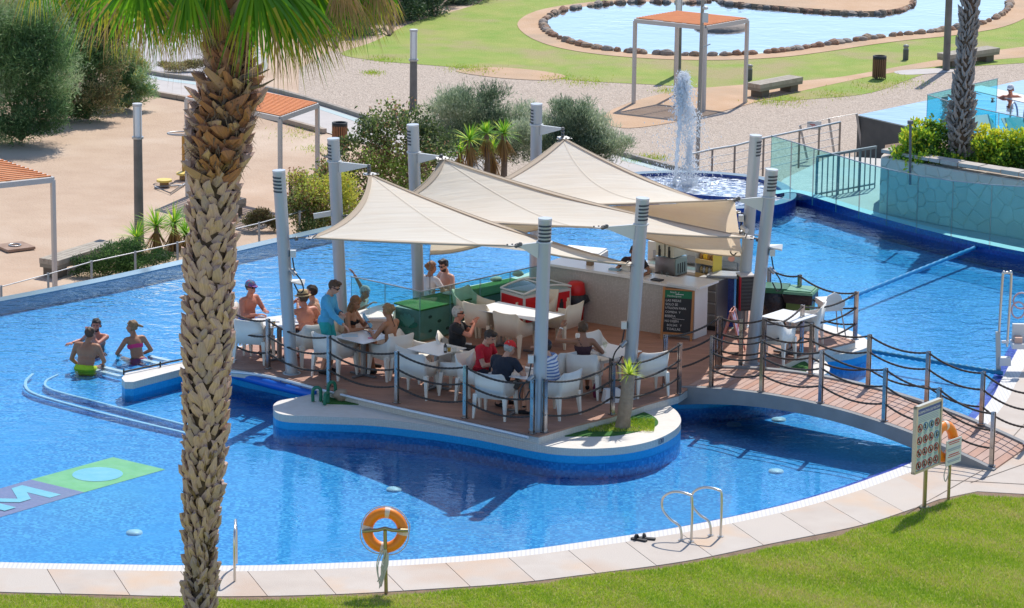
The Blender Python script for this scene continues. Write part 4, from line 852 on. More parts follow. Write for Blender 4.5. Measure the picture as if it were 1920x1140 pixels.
# stone wall, planter bed
def stone_mat():
    m = bpy.data.materials.new('rubble_stone'); m.use_nodes = True; nt = m.node_tree; l = nt.links; b = nt.nodes['Principled BSDF']; b.inputs['Roughness'].default_value = .9
    geo = N(nt, 'ShaderNodeNewGeometry'); t = N(nt, 'ShaderNodeTexNoise'); t.inputs['Scale'].default_value = 5; l.new(geo.outputs['Position'], t.inputs['Vector']); oi = N(nt, 'ShaderNodeObjectInfo')
    c = mixc(nt, oi.outputs['Random'], (.80, .72, .62), (.60, .53, .45)); c = mixc(nt, t.outputs[0], c, (.64, .55, .45)); l.new(c, b.inputs['Base Color']); return m
STN = stone_mat(); MORT = mat('mortar', (.56, .50, .43), .95)
wl_px = [(1648, 418), (1700, 428), (1770, 442), (1850, 456), (1940, 472), (2040, 492)]
wl_ = [G(u, v-18, .1) for u, v in wl_px]; WTOP = 1.45
root = thing('stone_wall', 'curved rubble stone wall behind the teal glass holding the hedge bed', 'stone wall', wl_[0])
b = MB(); back = [p+Vector((.2, 1.2, 0)) for p in wl_]; A_ = spline(wl_, 6); B_ = [p+Vector((.1, .35, 0)) for p in A_]
b.strip(A_, [Vector((p.x, p.y, WTOP)) for p in A_]); b.strip([Vector((p.x, p.y, WTOP)) for p in A_], [Vector((p.x, p.y, WTOP)) for p in B_]); part('core', b, MORT, root, True)
# irregular stones: jittered grid cells as rounded polygons
cum = [0]
for a, c in zip(A_, A_[1:]): cum.append(cum[-1]+(c-a).length)
def along(s):
    s = max(0, min(cum[-1]-1e-4, s)); j = 0
    while cum[j+1] < s: j += 1
    a, c = A_[j], A_[j+1]; return a+(c-a)*((s-cum[j])/(cum[j+1]-cum[j])), (c-a).normalized()
rs = random.Random(11); CW = .46; nx = int(cum[-1]/CW); nz = 4
pts2 = []
for _ in range(9000):
    q = (rs.uniform(-.2, cum[-1]+.2), rs.uniform(.1, WTOP)); dmin = .24+.2*rs.random()
    if all((q[0]-o[0])**2+(q[1]-o[1])**2 > dmin*dmin for o in pts2): pts2.append(q)
cnt = 0
for q in pts2:
    cell = [(q[0]-.6, q[1]-.6), (q[0]+.6, q[1]-.6), (q[0]+.6, q[1]+.6), (q[0]-.6, q[1]+.6)]
    def cut(P, nx_, nz_, d_):
        out = []
        for i in range(len(P)):
            a_, c_ = P[i], P[(i+1) % len(P)]; sa = d_-(a_[0]*nx_+a_[1]*nz_); sc = d_-(c_[0]*nx_+c_[1]*nz_)
            if sa >= 0: out.append(a_)
            if (sa > 0) != (sc > 0) and abs(sa-sc) > 1e-9: t = sa/(sa-sc); out.append((a_[0]+(c_[0]-a_[0])*t, a_[1]+(c_[1]-a_[1])*t))
        return out
    for o in pts2:
        if o is q or abs(o[0]-q[0]) > 1.3: continue
        nx_, nz_ = o[0]-q[0], o[1]-q[1]; L_ = math.hypot(nx_, nz_); nx_ /= L_; nz_ /= L_; cell = cut(cell, nx_, nz_, (q[0]*nx_+q[1]*nz_)+L_/2-.005)
        if len(cell) < 3: break
    for nx_, nz_, d_ in ((1, 0, cum[-1]-.01), (-1, 0, -.01), (0, 1, WTOP-.01), (0, -1, -.11)):
        if len(cell) > 2: cell = cut(cell, nx_, nz_, d_)
    if len(cell) < 3 or cnt > 290: continue
    b = MB(); vs = []; n_ = len(cell); cx_ = sum(p[0] for p in cell)/n_; cz_ = sum(p[1] for p in cell)/n_
    for sc, dp in ((1.0, .0), (.86, .012+.016*rs.random())):
        for (sx, sz) in cell:
            sx = cx_+(sx-cx_)*sc; sz = cz_+(sz-cz_)*sc; p, d = along(sx); vs.append(Vector((p.x, p.y, sz))+Vector((d.y, -d.x, 0))*dp)
    b.add(vs, [tuple(range(n_, 2*n_))]+[(k, (k+1) % n_, (k+1) % n_+n_, k+n_) for k in range(n_)]); part('stone', b, STN, root, True); cnt += 1
s_ = 0
while s_ < cum[-1]-.3:
    L_ = rs.uniform(.3, .6); p, d = along(s_+L_/2); b = MB(); b.box(p+Vector((-d.y, d.x, 0))*.15+Vector((0, 0, WTOP+.035)), (L_-.03, .36+rs.uniform(-.03, .03), .07+rs.uniform(0, .03)), math.atan2(d.y, d.x)); part('cap_stone', b, mat('cap_stone_mat', (.56, .50, .43), .9, c2=(.45, .40, .35), ns=4, bump=.01, bs=12), root, True); s_ += L_
b = MB(); pl = [(p.x, p.y) for p in B_]+[(B_[-1].x+1.5, B_[-1].y+2.6), (B_[0].x+1.2, B_[0].y+2.4), (B_[0].x+.2, B_[0].y+1.6)]; b.prism(pl, .1, WTOP-.1); struct('planter_bed', b, SOIL)
# gate-like railing and light column at the end of the wall
c = G(1530, 372, .1); d = G(1640, 352, .1)
root = thing('bar_railing', 'grey barred railing seen through the teal glass', 'railing', c)
b = MB(); b.bar(c+Vector((0, 0, 1.0)), d+Vector((0, 0, 1.0)), .06); b.bar(c+Vector((0, 0, .1)), d+Vector((0, 0, .1)), .04); part('rail', b, mat('rail_white', (.20, .27, .28), .5), root, True)
for k in range(12): p = c+(d-c)*(k/11); b = MB(); b.bar(p, p+Vector((0, 0, 1.0)), .03 if k % 4 else .06); part('bar', b, mat('rail_white', (.2, .27, .28), .5), root, True)
b = MB(); c = G(1707, 330, 1.3); b.cyl(c-Vector((0, 0, .2)), V(1707, 232, c.y), .03, n=8); b.cyl(V(1707, 232, c.y), V(1707, 226, c.y), .07, n=10); single('garden_lamp', b, mat('lamp_dark', (.13, .13, .13), .5), 'thin dark garden lamp in the yellow green hedge', 'garden lamp', c)
# upper pool: glass screens, ladders, loungers
g1 = [G(1738, 240, -.08), G(1789, 214, -.08), G(1865, 198, -.08)]
hs_ = [1.0]*3
glass_run('glass screen standing on the ledge of the upper pool', [G(1736, 244, -.08), G(1790, 262, -.08), G(1870, 280, -.08), G(1990, 305, -.08)], .95, glass_mat('blue_glass', (.5, .88, .93)))
glass_run('glass screen running out over the upper pool behind the grey palm', [G(1736, 244, -.08), G(1800, 228, -.08), G(1868, 212, -.08)], .95, glass_mat('blue_glass2', (.55, .9, .94)))
for k, (u, v, lab) in enumerate(((1893, 262, 'bent steel ladder rail of the upper pool nearer the palm'), (1918, 268, 'bent steel ladder rail of the upper pool at the picture edge'))):
    a = G(u, v, -.1); b = MB(); b.tube(spline([a, a+Vector((0, .05, .7)), a+Vector((.1, .3, .95)), a+Vector((.25, .6, .7)), a+Vector((.3, .7, .1))], 5), .025, 7); single('ladder_rail', b, STEEL_D, lab, 'ladder rail', a, 'ladder rails of the upper pool')
# ------------------------------------------------------------------ chairs and tables
def chair_proto(m):
    root = thing('armchair', 'x', 'armchair', (0, 0, 0), group='moulded plastic armchairs on the deck')
    # outline of the wrap-around shell, from the front of one arm round the back to the other
    path = [(.28, .27), (.285, .12), (.282, .0), (.277, -.11), (.27, -.20), (.262, -.245), (.235, -.262), (.12, -.268), (0, -.27), (-.12, -.268), (-.235, -.262), (-.262, -.245), (-.27, -.20), (-.277, -.11), (-.282, .0), (-.285, .12), (-.28, .27)]
    top = [.595, .60, .61, .645, .715, .80, .825, .805, .80, .805, .825, .80, .715, .645, .61, .60, .595]; b = MB(); vs = []
    for (x, y), t in zip(path, top):
        k = .022; L = math.hypot(x, y); nx, ny = x/L, y/L; fl = 1+.05*(t-.4)
        ln = -.15*(t-.42)*min(1, max(0, (-y-.05)/.18)); vs += [(x*.97, y*.97, .36), (x*fl*1.02, y*fl+ln, t), (x*fl*1.02-nx*k, y*fl+ln-ny*k, t), (x*.97-nx*k, y*.97-ny*k, .36)]
    fs = []
    for i in range(len(path)-1):
        for k in range(4): fs.append((i*4+k, (i+1)*4+k, (i+1)*4+(k+1) % 4, i*4+(k+1) % 4))
    fs += [(0, 1, 2, 3), tuple(len(vs)-4+k for k in (3, 2, 1, 0))]; b.add(vs, fs, 0, False); b.s = [True]*len(b.f)
    me = b.mesh('shell', m); part('shell', me, None, root)
    b = MB(); b.prism([(-.265, -.22), (.265, -.22), (.275, .0), (.272, .27), (.2, .29), (-.2, .29), (-.272, .27), (-.275, .0)], .385, .435); part('seat', b, m, root)
    for sx in (-1, 1):
        for y0, y1 in ((.25, .285), (-.225, -.27)):
            b = MB(); w0, w1 = .038, .016; c0 = Vector((sx*.262, y0, .42)); c1 = Vector((sx*.285, y1, 0)); vs = []
            for c, w in ((c1, w1), (c0, w0)): vs += [c+Vector((-w, -w, 0)), c+Vector((w, -w, 0)), c+Vector((w, w, 0)), c+Vector((-w, w, 0))]
            b.add(vs, [(3, 2, 1, 0), (4, 5, 6, 7), (0, 1, 5, 4), (1, 2, 6, 5), (2, 3, 7, 6), (3, 0, 4, 7)]); part('leg', b, m, root)
    return root
CH_W = chair_proto(WHITE_P); CH_C = chair_proto(CREAM_LIT_P); usedc = {CH_W.name: 0, CH_C.name: 0}
def chair(u, v, fx, fy, label, cream=False):
    src = CH_C if cream else CH_W; o = src if not usedc[src.name] else copy_tree(src); usedc[src.name] = 1
    return place(o, G(u, v, DZ+.004), math.atan2(fy, fx)-math.pi/2, label, 1.06)
TT = mat('table_top', (.78, .77, .74), .35, c2=(.72, .71, .68), ns=4, coord='o'); TE = mat('table_edge', (.15, .14, .14), .5)
def table_proto(w, d, n):
    root = thing('bar_table', 'x', 'table', (0, 0, 0), group='square white bar tables' if w == d else None); b = MB(); b.box((0, 0, .742), (w, d, .012), m=0); part('tabletop', b, TT, root)
    b = MB(); b.box((0, 0, .733), (w-.03, d-.03, .008)); part('edge', b, TE, root)
    for x in ([0] if n == 1 else [-w*.28, w*.28]):
        b = MB(); b.box((x, 0, .37), (.07, .07, .70)); part('column', b, STEEL_D, root)
        for a in (0, math.pi/2): b = MB(); b.box((x, 0, .02+.002*(a > 0)), (.60, .06, .03), a+.1); part('foot_bar', b, TE, root)
    return root
T1 = table_proto(.78, .78, 1); usedt = [0]
def table(u, v, rz, label):
    o = T1 if not usedt[0] else copy_tree(T1); usedt[0] = 1; return place(o, G(u, v, DZ+.004), rz, label)
table(524, 674, math.radians(30), 'square white table left of the straw hat man, partly behind the slanting mast')
table(681, 704, math.radians(-42), 'square white table with menus and a folder between the two women')
table(818, 727, math.radians(-40), 'square white table with a beer cup beside the grey haired man')
table(970, 772, math.radians(-30), 'square white table in front of the man in the red cap')
table(1146, 732, math.radians(-42), 'square white table with one wine glass on it')
table(1477, 663, math.radians(-38), 'square white table alone on the right corner of the deck')
big = table_proto(1.62, .80, 2); place(big, G(972, 655, DZ+.004), math.radians(-38), 'long white table with five warm-lit cream chairs in front of the red freezer')
chair(476, 676, .25, .95, 'empty white armchair at the railing in front of the shirtless man in the cap')
chair(460, 657, .85, -.4, 'white armchair under the shirtless man in the patterned cap')
chair(580, 684, -.5, .85, 'white armchair under the man in the straw hat')
chair(627, 704, .55, .8, 'empty white armchair in front of the waiter in blue')
chair(654, 684, .95, -.25, 'white armchair under the long haired woman in the black bikini', True)
chair(733, 706, -.6, .75, 'white armchair under the woman with the pinned up hair')
chair(770, 710, .9, -.35, 'empty white armchair behind the beer table, its inside facing us')
chair(782, 741, .35, .9, 'empty white armchair in front of the beer table, its back to the pool')
chair(853, 712, 1, -.05, 'white armchair under the grey haired man in the black shirt')
chair(863, 737, -.9, .3, 'empty white armchair between the beer table and the boy in the red shirt')
chair(897, 752, .7, -.6, 'white armchair under the young man in the red polo shirt')
chair(928, 780, .35, .9, 'white armchair under the man in the red cap, nearest the railing')
chair(1045, 778, -.75, .6, 'white armchair under the man in the striped shirt, right of the front mast')
chair(1048, 738, -.6, .75, 'empty white armchair half hidden behind the striped man')
chair(1092, 742, .1, .98, 'white armchair under the woman with the raised arm')
chair(1120, 714, .55, -.8, 'empty white armchair on the far side of the wine glass table')
chair(1213, 738, -.35, .92, 'empty white armchair to the right of the wine glass table')
chair(888, 624, .8, -.6, 'warm-lit cream armchair at the far end of the long table beside the planter', True)
chair(907, 644, .55, .83, 'warm-lit cream armchair on the near side of the long table, nearer the planter', True)
chair(964, 663, .55, .83, 'warm-lit cream armchair on the near side of the long table, beside the front mast', True)
chair(1006, 626, -.6, -.8, 'warm-lit cream armchair on the far side of the long table next to the freezer', True)
chair(1052, 646, -.8, .55, 'warm-lit cream armchair at the end of the long table nearer the red bin', True)
chair(1452, 676, .45, .88, 'white armchair on the near side of the corner table by the loudspeaker')
chair(1510, 650, -.95, .25, 'white armchair beside the high chair at the corner table')
# high chair
c = G(1555, 630, DZ); hc = thing('high_chair', 'white baby high chair on thin metal legs by the rope railing', 'high chair', c, math.radians(15))
b = MB(); b.prism([(-.2, -.17), (.2, -.17), (.22, .12), (.15, .2), (-.15, .2), (-.22, .12)], .54, .58); 
for y0 in (-.17,): b.add([(-.2, y0, .58), (.2, y0, .58), (.17, y0-.04, .74), (.13, y0-.05, .86), (.0, y0-.06, .93), (-.13, y0-.05, .86), (-.17, y0-.04, .74), (-.2, y0+.03, .58), (.2, y0+.03, .58), (.17, y0-.01, .74), (.13, y0-.02, .86), (.0, y0-.03, .93), (-.13, y0-.02, .86), (-.17, y0-.01, .74)], [(0, 1, 2, 3, 4, 5, 6), (13, 12, 11, 10, 9, 8, 7)]+[(k, (k+1) % 7, (k+1) % 7+7, k+7) for k in range(7)])
part('seat_shell', b, WHITE_P, hc)
b = MB(); b.box((0, .02, .68), (.44, .44, .12), taper=1.05); part('tray_rim', b, WHITE_P, hc)
b = MB(); b.box((0, .05, .62), (.36, .34, .12), taper=1.1); part('cushion', b, CREAM_LIT_P, hc)
for sx in (-1, 1):
    for sy in (-1, 1): b = MB(); b.tube([(sx*.17, sy*.14, .56), (sx*.26, sy*.24, 0)], .013, 6); part('leg', b, STEEL_D, hc)
# things on the tables
CUP = glass_mat('cup_glass', (.86, .90, .90), .05); BEER = mat('beer', (.85, .42, .04), .3); FROTH = mat('froth', (.85, .82, .74), .7)
def cup(u, v, z, label, beer=0.0, r=.042, h=.12, loc=None, cat='cup'):
    c = loc or G(u, v, z); root = thing('plastic_cup', label, cat, c, group='drinks on the tables'); b = MB(); b.lathe(c, [(r*.75, 0), (r, h), (r*1.08, h+.003)], 14); b.lathe(c, [(.001, .002), (r*.75, .002)], 14); part('wall', b, CUP, root, True)
    if beer: b = MB(); b.lathe(c, [(.001, .004), (r*.72, .004), (r*.72+(r*.25)*beer, h*beer), (.001, h*beer)], 14); part('beer', b, BEER, root, True); b = MB(); b.cyl(c+Vector((0, 0, h*beer)), c+Vector((0, 0, h*beer+.02)), r*.9, n=12); part('froth', b, FROTH, root, True)
TZ = DZ+.752
cup(842, 659, TZ, 'plastic cup full of amber beer on the table of the grey haired man', .72)
cup(852, 664, TZ, 'empty clear plastic cup beside the dark bottle')
cup(513, 611, TZ, 'plastic cup of beer on the table of the man in the patterned cap', .7)
cup(690, 590, 1.0, 'tall plastic glass standing on the swim-up counter', 0, .045, .15)
cup(823, 546, .98, 'clear cup in front of the sunglasses man on the green planter edge'); cup(806, 550, .98, 'clear cup in front of the woman at the green planter edge')
cup(1180, 500, 1.52, 'clear cup on the bar counter beside the bartender')
c = G(835, 661, TZ); root = thing('dark_bottle', 'small dark sauce bottle on the beer table', 'bottle', c); b = MB(); b.lathe(c, [(.03, 0), (.032, .13), (.018, .155), (.018, .17), (.001, .17)], 12); part('body', b, mat('dark_bottle', (.04, .03, .025), .3), root, True); b = MB(); b.box(c+Vector((0, -.031, .07)), (.04, .004, .06)); part('paper_label', b, mat('paper_grey', (.5, .5, .48), .7), root, True)
c = G(1134, 661, TZ); b = MB(); b.lathe(c, [(.035, 0), (.034, .004), (.005, .01), (.005, .09), (.035, .12), (.042, .16), (.036, .20)], 14); single('wine_glass', b, glass_mat('wine_glass_mat', (.9, .93, .85), .02), 'stemmed wine glass on the table of the woman with the raised arm', 'wine glass', c)
PAPER = mat('paper', (.78, .80, .82), .7); INK = mat('print_blue', (.12, .22, .5), .7)
def flat(name, label, cat, u, v, z, w, d, rz, m, mark=None):
    c = G(u, v, z); root = thing(name, label, cat, c); b = MB(); b.box(c+Vector((0, 0, .004)), (w, d, .008), rz); part('sheet', b, m, root, True)
    if mark:
        b = MB(); R = Matrix.Rotation(rz, 3, 'Z')
        for k in range(3): b.box(c+R @ Vector((0, (k-1)*d*.28, .0095)), (w*.8, d*.12, .002), rz)
        part('print', b, mark, root, True)
flat('menu_card', 'open white menu with blue print in front of the woman with pinned hair', 'menu', 706, 623, TZ, .42, .30, .3, PAPER, INK)
flat('plate', 'pale blue plate on the table beside the waiter', 'plate', 656, 629, TZ, .30, .22, .1, mat('plate_blue', (.45, .6, .68), .4))
flat('pink_card', 'small pink card on the near corner of the menu table', 'card', 697, 634, TZ, .14, .07, .2, mat('pink', (.7, .12, .25), .6))
flat('newspaper', 'folded newspaper on the table of the man in the red cap', 'newspaper', 982, 694, TZ, .36, .28, -.5, PAPER, mat('print_grey', (.2, .22, .26), .8))
flat('phone', 'black phone lying on the corner table', 'phone', 520, 604, TZ, .08, .05, .2, BLACK)
c = G(1147, 753, DZ); b = MB(); b.box(c+Vector((0, 0, .12)), (.34, .2, .24), .3, taper=.8); single('white_bag', b, mat('bag_white', (.75, .75, .75), .8, bump=.01), 'white bag on the deck under the wine glass table', 'bag', c)
c = G(1117, 745, DZ); b = MB(); b.ell(c+Vector((0, 0, .12)), (.06, .06, .16)); single('dark_bag', b, mat('bag_magenta', (.18, .02, .07), .8), 'dark magenta pouch hanging by the chair of the woman with the raised arm', 'pouch', c)

# ------------------------------------------------------------------ planter with green turf behind glass
p0 = G(787, 640, DZ); p1 = G(1000, 590, DZ); dl = (p1-p0).normalized(); dn = Vector((-dl.y, dl.x, 0)); L = 3.3; W = .5; PH = .58
pq = lambda a, c, z: p0+dl*a+dn*c+Vector((0, 0, z))
root = thing('bar_planter', 'long dark green planter box with a turf top behind glass', 'planter', p0)
wl2 = G(739, 630, DZ); 
b = MB(); b.prism([(q.x, q.y) for q in (pq(.05, .05, 0), pq(L, .05, 0), pq(L, W, 0), G(741, 629, DZ))], DZ, DZ+PH); part('box', b, mat('planter_grey', (.36, .36, .36), .8, c2=(.29, .29, .29), ns=3), root, True)
b = MB(); b.prism([(q.x, q.y) for q in (pq(.03, .03, 0), pq(L, .03, 0), pq(L, W+.25, 0), G(738, 624, DZ))], DZ+PH, DZ+PH+.03); part('turf_top', b, TURF_I, root, True)
for k, (a_, z_) in enumerate(((.30, .42), (.55, .30), (.30, .14), (.95, .50), (.78, .12), (1.25, .36), (1.5, .16), (1.75, .46), (2.1, .26))):
    b = MB(); q = pq(a_, .046, z_)+Vector((0, 0, 0)); b.ell(q, (.05, .012, .025)); b.ell(q+Vector((.03, 0, .02)), (.03, .012, .02)); b.ell(q-Vector((.03, 0, .03)), (.015, .01, .03)); part('print_leaf', b, mat('leaf_print', (.02, .05, .045), .7), root, True)
# emblem on the short side: fan of petals and letters
e0_ = pq(.03, .03, 0); e1p = G(741, 629, DZ); ed = (e1p-e0_); EL = ed.length; ed.normalize(); en = Vector((ed.y, -ed.x, 0)); en = en if en.y < 0 else -en; ctr = (e0_+e1p)/2
EMM = mat('emblem_pale', (.42, .50, .50), .7); EMG = mat('emblem_teal', (.03, .22, .20), .7)
for k, a in enumerate((-64, -36, -12, 12, 36, 64)):
    a = math.radians(a); b = MB(); cc = ctr+en*.012+Vector((0, 0, .20)); ax = -ed*math.sin(-a)+Vector((0, 0, math.cos(a))); px_ = -ed*math.cos(a)*-1; nn = 12; vs = []
    sd = ed*math.cos(a)-Vector((0, 0, math.sin(a)))
    for j in range(nn): t = 2*math.pi*j/nn; vs.append(cc+ax*(.17+.13*math.cos(t))+sd*(.038*math.sin(t)*(1.3+.5*math.cos(t))))
    b.add(vs, [tuple(range(nn))]); part('petal', b, EMG if abs(a) > 1 else EMM, root, True)
me = text_mesh('LAGUNES', .085, 'lettering'); me.materials.append(EMM); o = bpy.data.objects.new('lettering', me); COL.objects.link(o); o.parent = root
X = -ed if (-ed).x > 0 else ed; Mx = Matrix((X, Vector((0, 0, 1)), X.cross(Vector((0, 0, 1))))).transposed().to_4x4(); Mx.translation = ctr+en*.014+Vector((0, 0, .13))-p0; o.matrix_local = Mx
for k, (u, v, lab) in enumerate(((841, 549, 'flat pale stone on the planter turf beside the two cups'), (930, 523, 'round pale rock on the planter turf, middle one'), (972, 513, 'round pale rock on the planter turf next to the bar'))):
    c = G(u, v, DZ+PH+.06); b = MB(); b.ell(c, (.12, .09, .055 if k else .03), n=9, k=6); b.v = [tuple(Vector(q)+Vector((.02, .02, .02))*mnoise.noise(Vector(q)*9)) for q in b.v]; single('pale_rock', b, mat('rock_pale', (.55, .55, .48), .9, c2=(.4, .4, .34), ns=12), lab, 'rock', c, 'rocks on the planter')
# glass round the planter
glass_run('clear glass screen in front of the green planter and the swim-up counter', [G(658, 614, DZ), G(722, 628, DZ), G(787, 643, DZ)], 1.02, GL_C)
gpl = [p0+Vector((0, -.1, 0))+dl*t for t in (0, .83, 1.66, 2.5, 3.3)]
glass_run('clear glass screen along the front of the green planter up to the bar', gpl, 1.0, GL_C)
# swim-up counter
b = MB(); P = [G(u, v, .98) for u, v in ((655, 596), (735, 598), (742, 576), (728, 567), (664, 585))]
root = thing('swim_up_counter', 'white counter behind glass where a bather rests an arm', 'counter', P[0]); b.prism([(q.x, q.y) for q in P], .93, .98); part('top', b, WHITE_TOP, root, True)
b = MB(); cc = sum(P, Vector())/5; b.prism([(cc.x+(q.x-cc.x)*.93, cc.y+(q.y-cc.y)*.93) for q in P], .2, .93); part('wall', b, TILE_WHITE, root, True)

# ------------------------------------------------------------------ freezer
c0 = G(982, 629, DZ); a1 = math.radians(40); dx = Vector((math.cos(a1), math.sin(a1), 0)); dy = Vector((-dx.y, dx.x, 0)); FL, FW, FH = 1.20, .72, .84
root = thing('ice_cream_freezer', 'red chest freezer with a curved sliding glass lid', 'freezer', c0)
cc = c0+dx*FL/2+dy*FW/2
b = MB(); b.box(cc+Vector((0, 0, .42)), (FL, FW, .72), a1); part('body', b, mat('freezer_grey', (.62, .60, .56), .5), root, True)
RED = mat('freezer_red', (.62, .012, .018), .35)
b = MB(); b.box(cc-dy*(FW/2+.006)+Vector((0, 0, .44)), (FL-.08, .012, .58), a1); b.box(cc-dx*(FL/2+.006)+Vector((0, 0, .44)), (.012, FW-.08, .58), a1); part('red_panel', b, RED, root, True)
b = MB(); vs = []; n = 10
for i in range(n+1):
    t = i/n; z = .80+.13*math.sin(math.pi*(.1+.8*t)); 
    for s in (0, 1): vs.append(c0+dx*(FL*t)+dy*(FW*s)+Vector((0, 0, z-.02)))
b.add(vs, [(2*i, 2*i+2, 2*i+3, 2*i+1) for i in range(n)], 0, True); part('glass_lid', b, glass_mat('freezer_glass', (.55, .66, .62), .03), root, True)
b = MB(); b.box(cc+Vector((0, 0, .785)), (FL-.1, FW-.1, .01), a1); part('inner_tray', b, mat('freezer_inside', (.45, .50, .48), .5), root, True)
for s in (0, 1):
    b = MB(); b.tube([vs[2*i+s]+Vector((0, 0, .0)) for i in range(n+1)], .022, 6); part('lid_rail', b, mat('freezer_rim', (.66, .66, .63), .4), root, True)
for t in (0, .5, 1): b = MB(); i = int(t*n); b.tube([vs[2*i], vs[2*i+1]], .02, 6); part('lid_bar', b, mat('freezer_rim', (.66, .66, .63), .4), root, True)
for k, (m_, off) in enumerate(((BLACK, .95), (mat('cone_cream', (.8, .7, .5), .6), 1.12))): b = MB(); q = cc-dy*(FW/2+.014)-dx*FL/2+dx*off+Vector((0, 0, .40)); b.box(q, (.10, .004, .26), a1); b.box(q+Vector((0, 0, .16)), (.06, .004, .08), a1+0); part('ice_cream_print', b, m_, root, True)
# ------------------------------------------------------------------ red bin with bag
c = G(1079, 605, DZ); root = thing('red_bin', 'red plastic bin with a domed lid and a black bag hanging out', 'bin', c); RB = mat('bin_red', (.58, .01, .012), .4); BAG = mat('bag_black', (.015, .017, .026), .35, bump=.03, bs=14)
b = MB(); b.lathe(c, [(.001, 0), (.15, 0), (.17, .42)], 20); part('body', b, RB, root, True)
b = MB(); b.lathe(c, [(.175, .36), (.20, .40), (.26, .44), (.24, .56), (.19, .60)], 22); b.v = [tuple(Vector(q)+Vector((1, 1, .6))*.05*mnoise.noise(Vector(q)*6)) for q in b.v]; part('bag', b, BAG, root, True)
b = MB(); b.lathe(c, [(.185, .58), (.195, .60), (.165, .80), (.12, .835), (.001, .84)], 22); part('lid', b, RB, root, True)
# ------------------------------------------------------------------ bar counter
q0 = G(1030, 592, DZ); q1 = G(1298, 636, DZ); bd = (q1-q0).normalized(); bn = Vector((-bd.y, bd.x, 0)); BLn = (q1-q0).length; BH = 1.08
bq = lambda a, c, z: q0+bd*a+bn*c+Vector((0, 0, z))
root = thing('bar_counter', 'long white mosaic bar counter with a pale top', 'bar counter', q0)
b = MB(); b.prism([(q.x, q.y) for q in (bq(0, 0, 0), bq(BLn, 0, 0), bq(BLn, .5, 0), bq(0, .5, 0))], DZ, DZ+BH-.05, ms=0); part('front', b, tile_mat('bar_mosaic', (.50, .46, .41), (.58, .54, .49), (.46, .43, .38), .03, (.36, .33, .3)), root, True)
b = MB(); b.prism([(q.x, q.y) for q in (bq(-.1, -.06, 0), bq(BLn-1.35, -.06, 0), bq(BLn-1.35, .60, 0), bq(-.1, .60, 0))], DZ+BH-.05, DZ+BH); part('countertop', b, mat('counter_white', (.78, .77, .75), .3), root, True)
b = MB(); b.prism([(q.x, q.y) for q in (bq(BLn-1.34, -.06, 0), bq(BLn+.10, -.06, 0), bq(BLn+.10, .60, 0), bq(BLn-1.34, .60, 0))], DZ+BH-.09, DZ+BH-.045); part('countertop', b, mat('counter_white', (.78, .77, .75), .3), root, True)
b = MB(); b.prism([(q.x, q.y) for q in (bq(BLn-.55, -.10, 0), bq(BLn+.20, -.10, 0), bq(BLn+.20, .64, 0), bq(BLn-.55, .64, 0))], DZ+BH-.04, DZ+BH); part('raised_top', b, mat('counter_white', (.78, .77, .75), .3), root, True)
b = MB(); b.box(bq(BLn+.02, .25, .5), (.03, .5, 1.0), math.atan2(bd.y, bd.x)); part('end_panel', b, WHITE_P, root, True)
# things on the counter
def boxthing(name, label, cat, p, d, rz, m, group=None): b = MB(); b.box(Vector(p)+Vector((0, 0, d[2]/2)), d, rz); return single(name, b, m, label, cat, p, group)
ra = math.atan2(bd.y, bd.x)
boxthing('napkin_box', 'small brown wooden box on the bar counter', 'box', bq(.75, .3, BH), (.12, .10, .13), ra, mat('wood_brown', (.22, .14, .08), .6))
boxthing('napkin_dispenser', 'shiny metal napkin dispenser on the bar counter', 'napkin dispenser', bq(1.62, .3, BH), (.20, .14, .13), ra, STEEL)
boxthing('paper_stack', 'blue and white paper slips beside the napkin dispenser', 'papers', bq(1.38, .22, BH), (.24, .12, .03), ra+.1, mat('slips_blue', (.25, .42, .55), .7))
for k in range(5): cup(0, 0, 0, ['stack of small cups on the counter left of the bartender mast', 'small cup just right of the bartender mast', 'small cup farther right of the bartender mast', 'small cup behind the raised end of the counter', 'small glass at the low part of the counter'][k], 0, .03, .09, loc=bq((1.9, 2.12, 2.2, 2.35, 2.5)[k], (.35, .35, .28, .4, .35)[k], BH))
boxthing('counter_tray', 'dark tray on the counter beside the raised end', 'tray', bq(2.42, .1, BH-.04), (.22, .16, .02), ra, BLACK)
# back counter and its ledge wall with glass
bb0 = bq(1.05, 2.25, 0); bb1 = bq(3.0, 2.25, 0)
root = thing('back_counter', 'steel work counter at the back of the bar', 'counter', bb0); m_ = (bb0+bb1)/2; LB = (bb1-bb0).length
b = MB(); b.box(m_+Vector((0, 0, .43))-bn*.3, (LB, .6, .86), ra); part('cabinet', b, STEEL_D, root, True)
b = MB(); b.box(m_+Vector((0, 0, .88))-bn*.3, (LB+.04, .66, .04), ra); part('worktop', b, STEEL, root, True)
b = MB(); b.box(m_+Vector((0, 0, .62))+bn*.1, (LB+.3, .14, 1.24), ra); part('back_wall', b, mat('ledge_white', (.68, .66, .6), .6), root, True)
b = MB(); b.box(m_+Vector((0, 0, 1.0))-bn*.0, (LB, .03, .14), ra); part('splash_strip', b, STEEL_D, root, True)
glass_run('glass screen on the ledge behind the bar', [m_-bd*LB*.5+bn*.1+Vector((0, 0, 1.24)), m_-bd*LB*.15+bn*.1+Vector((0, 0, 1.24)), m_+bd*LB*.3+bn*.1+Vector((0, 0, 1.24)), m_+bd*LB*.75+bn*.1+Vector((0, 0, 1.24))], .42, glass_mat('blue_glass3', (.6, .9, .95)))
boxthing('white_cabinet', 'tall white cabinet standing at the far left end of the bar', 'cabinet', G(1097, 572, DZ), (.78, .5, 1.12), -.35, mat('cabinet_white', (.74, .75, .73), .5))
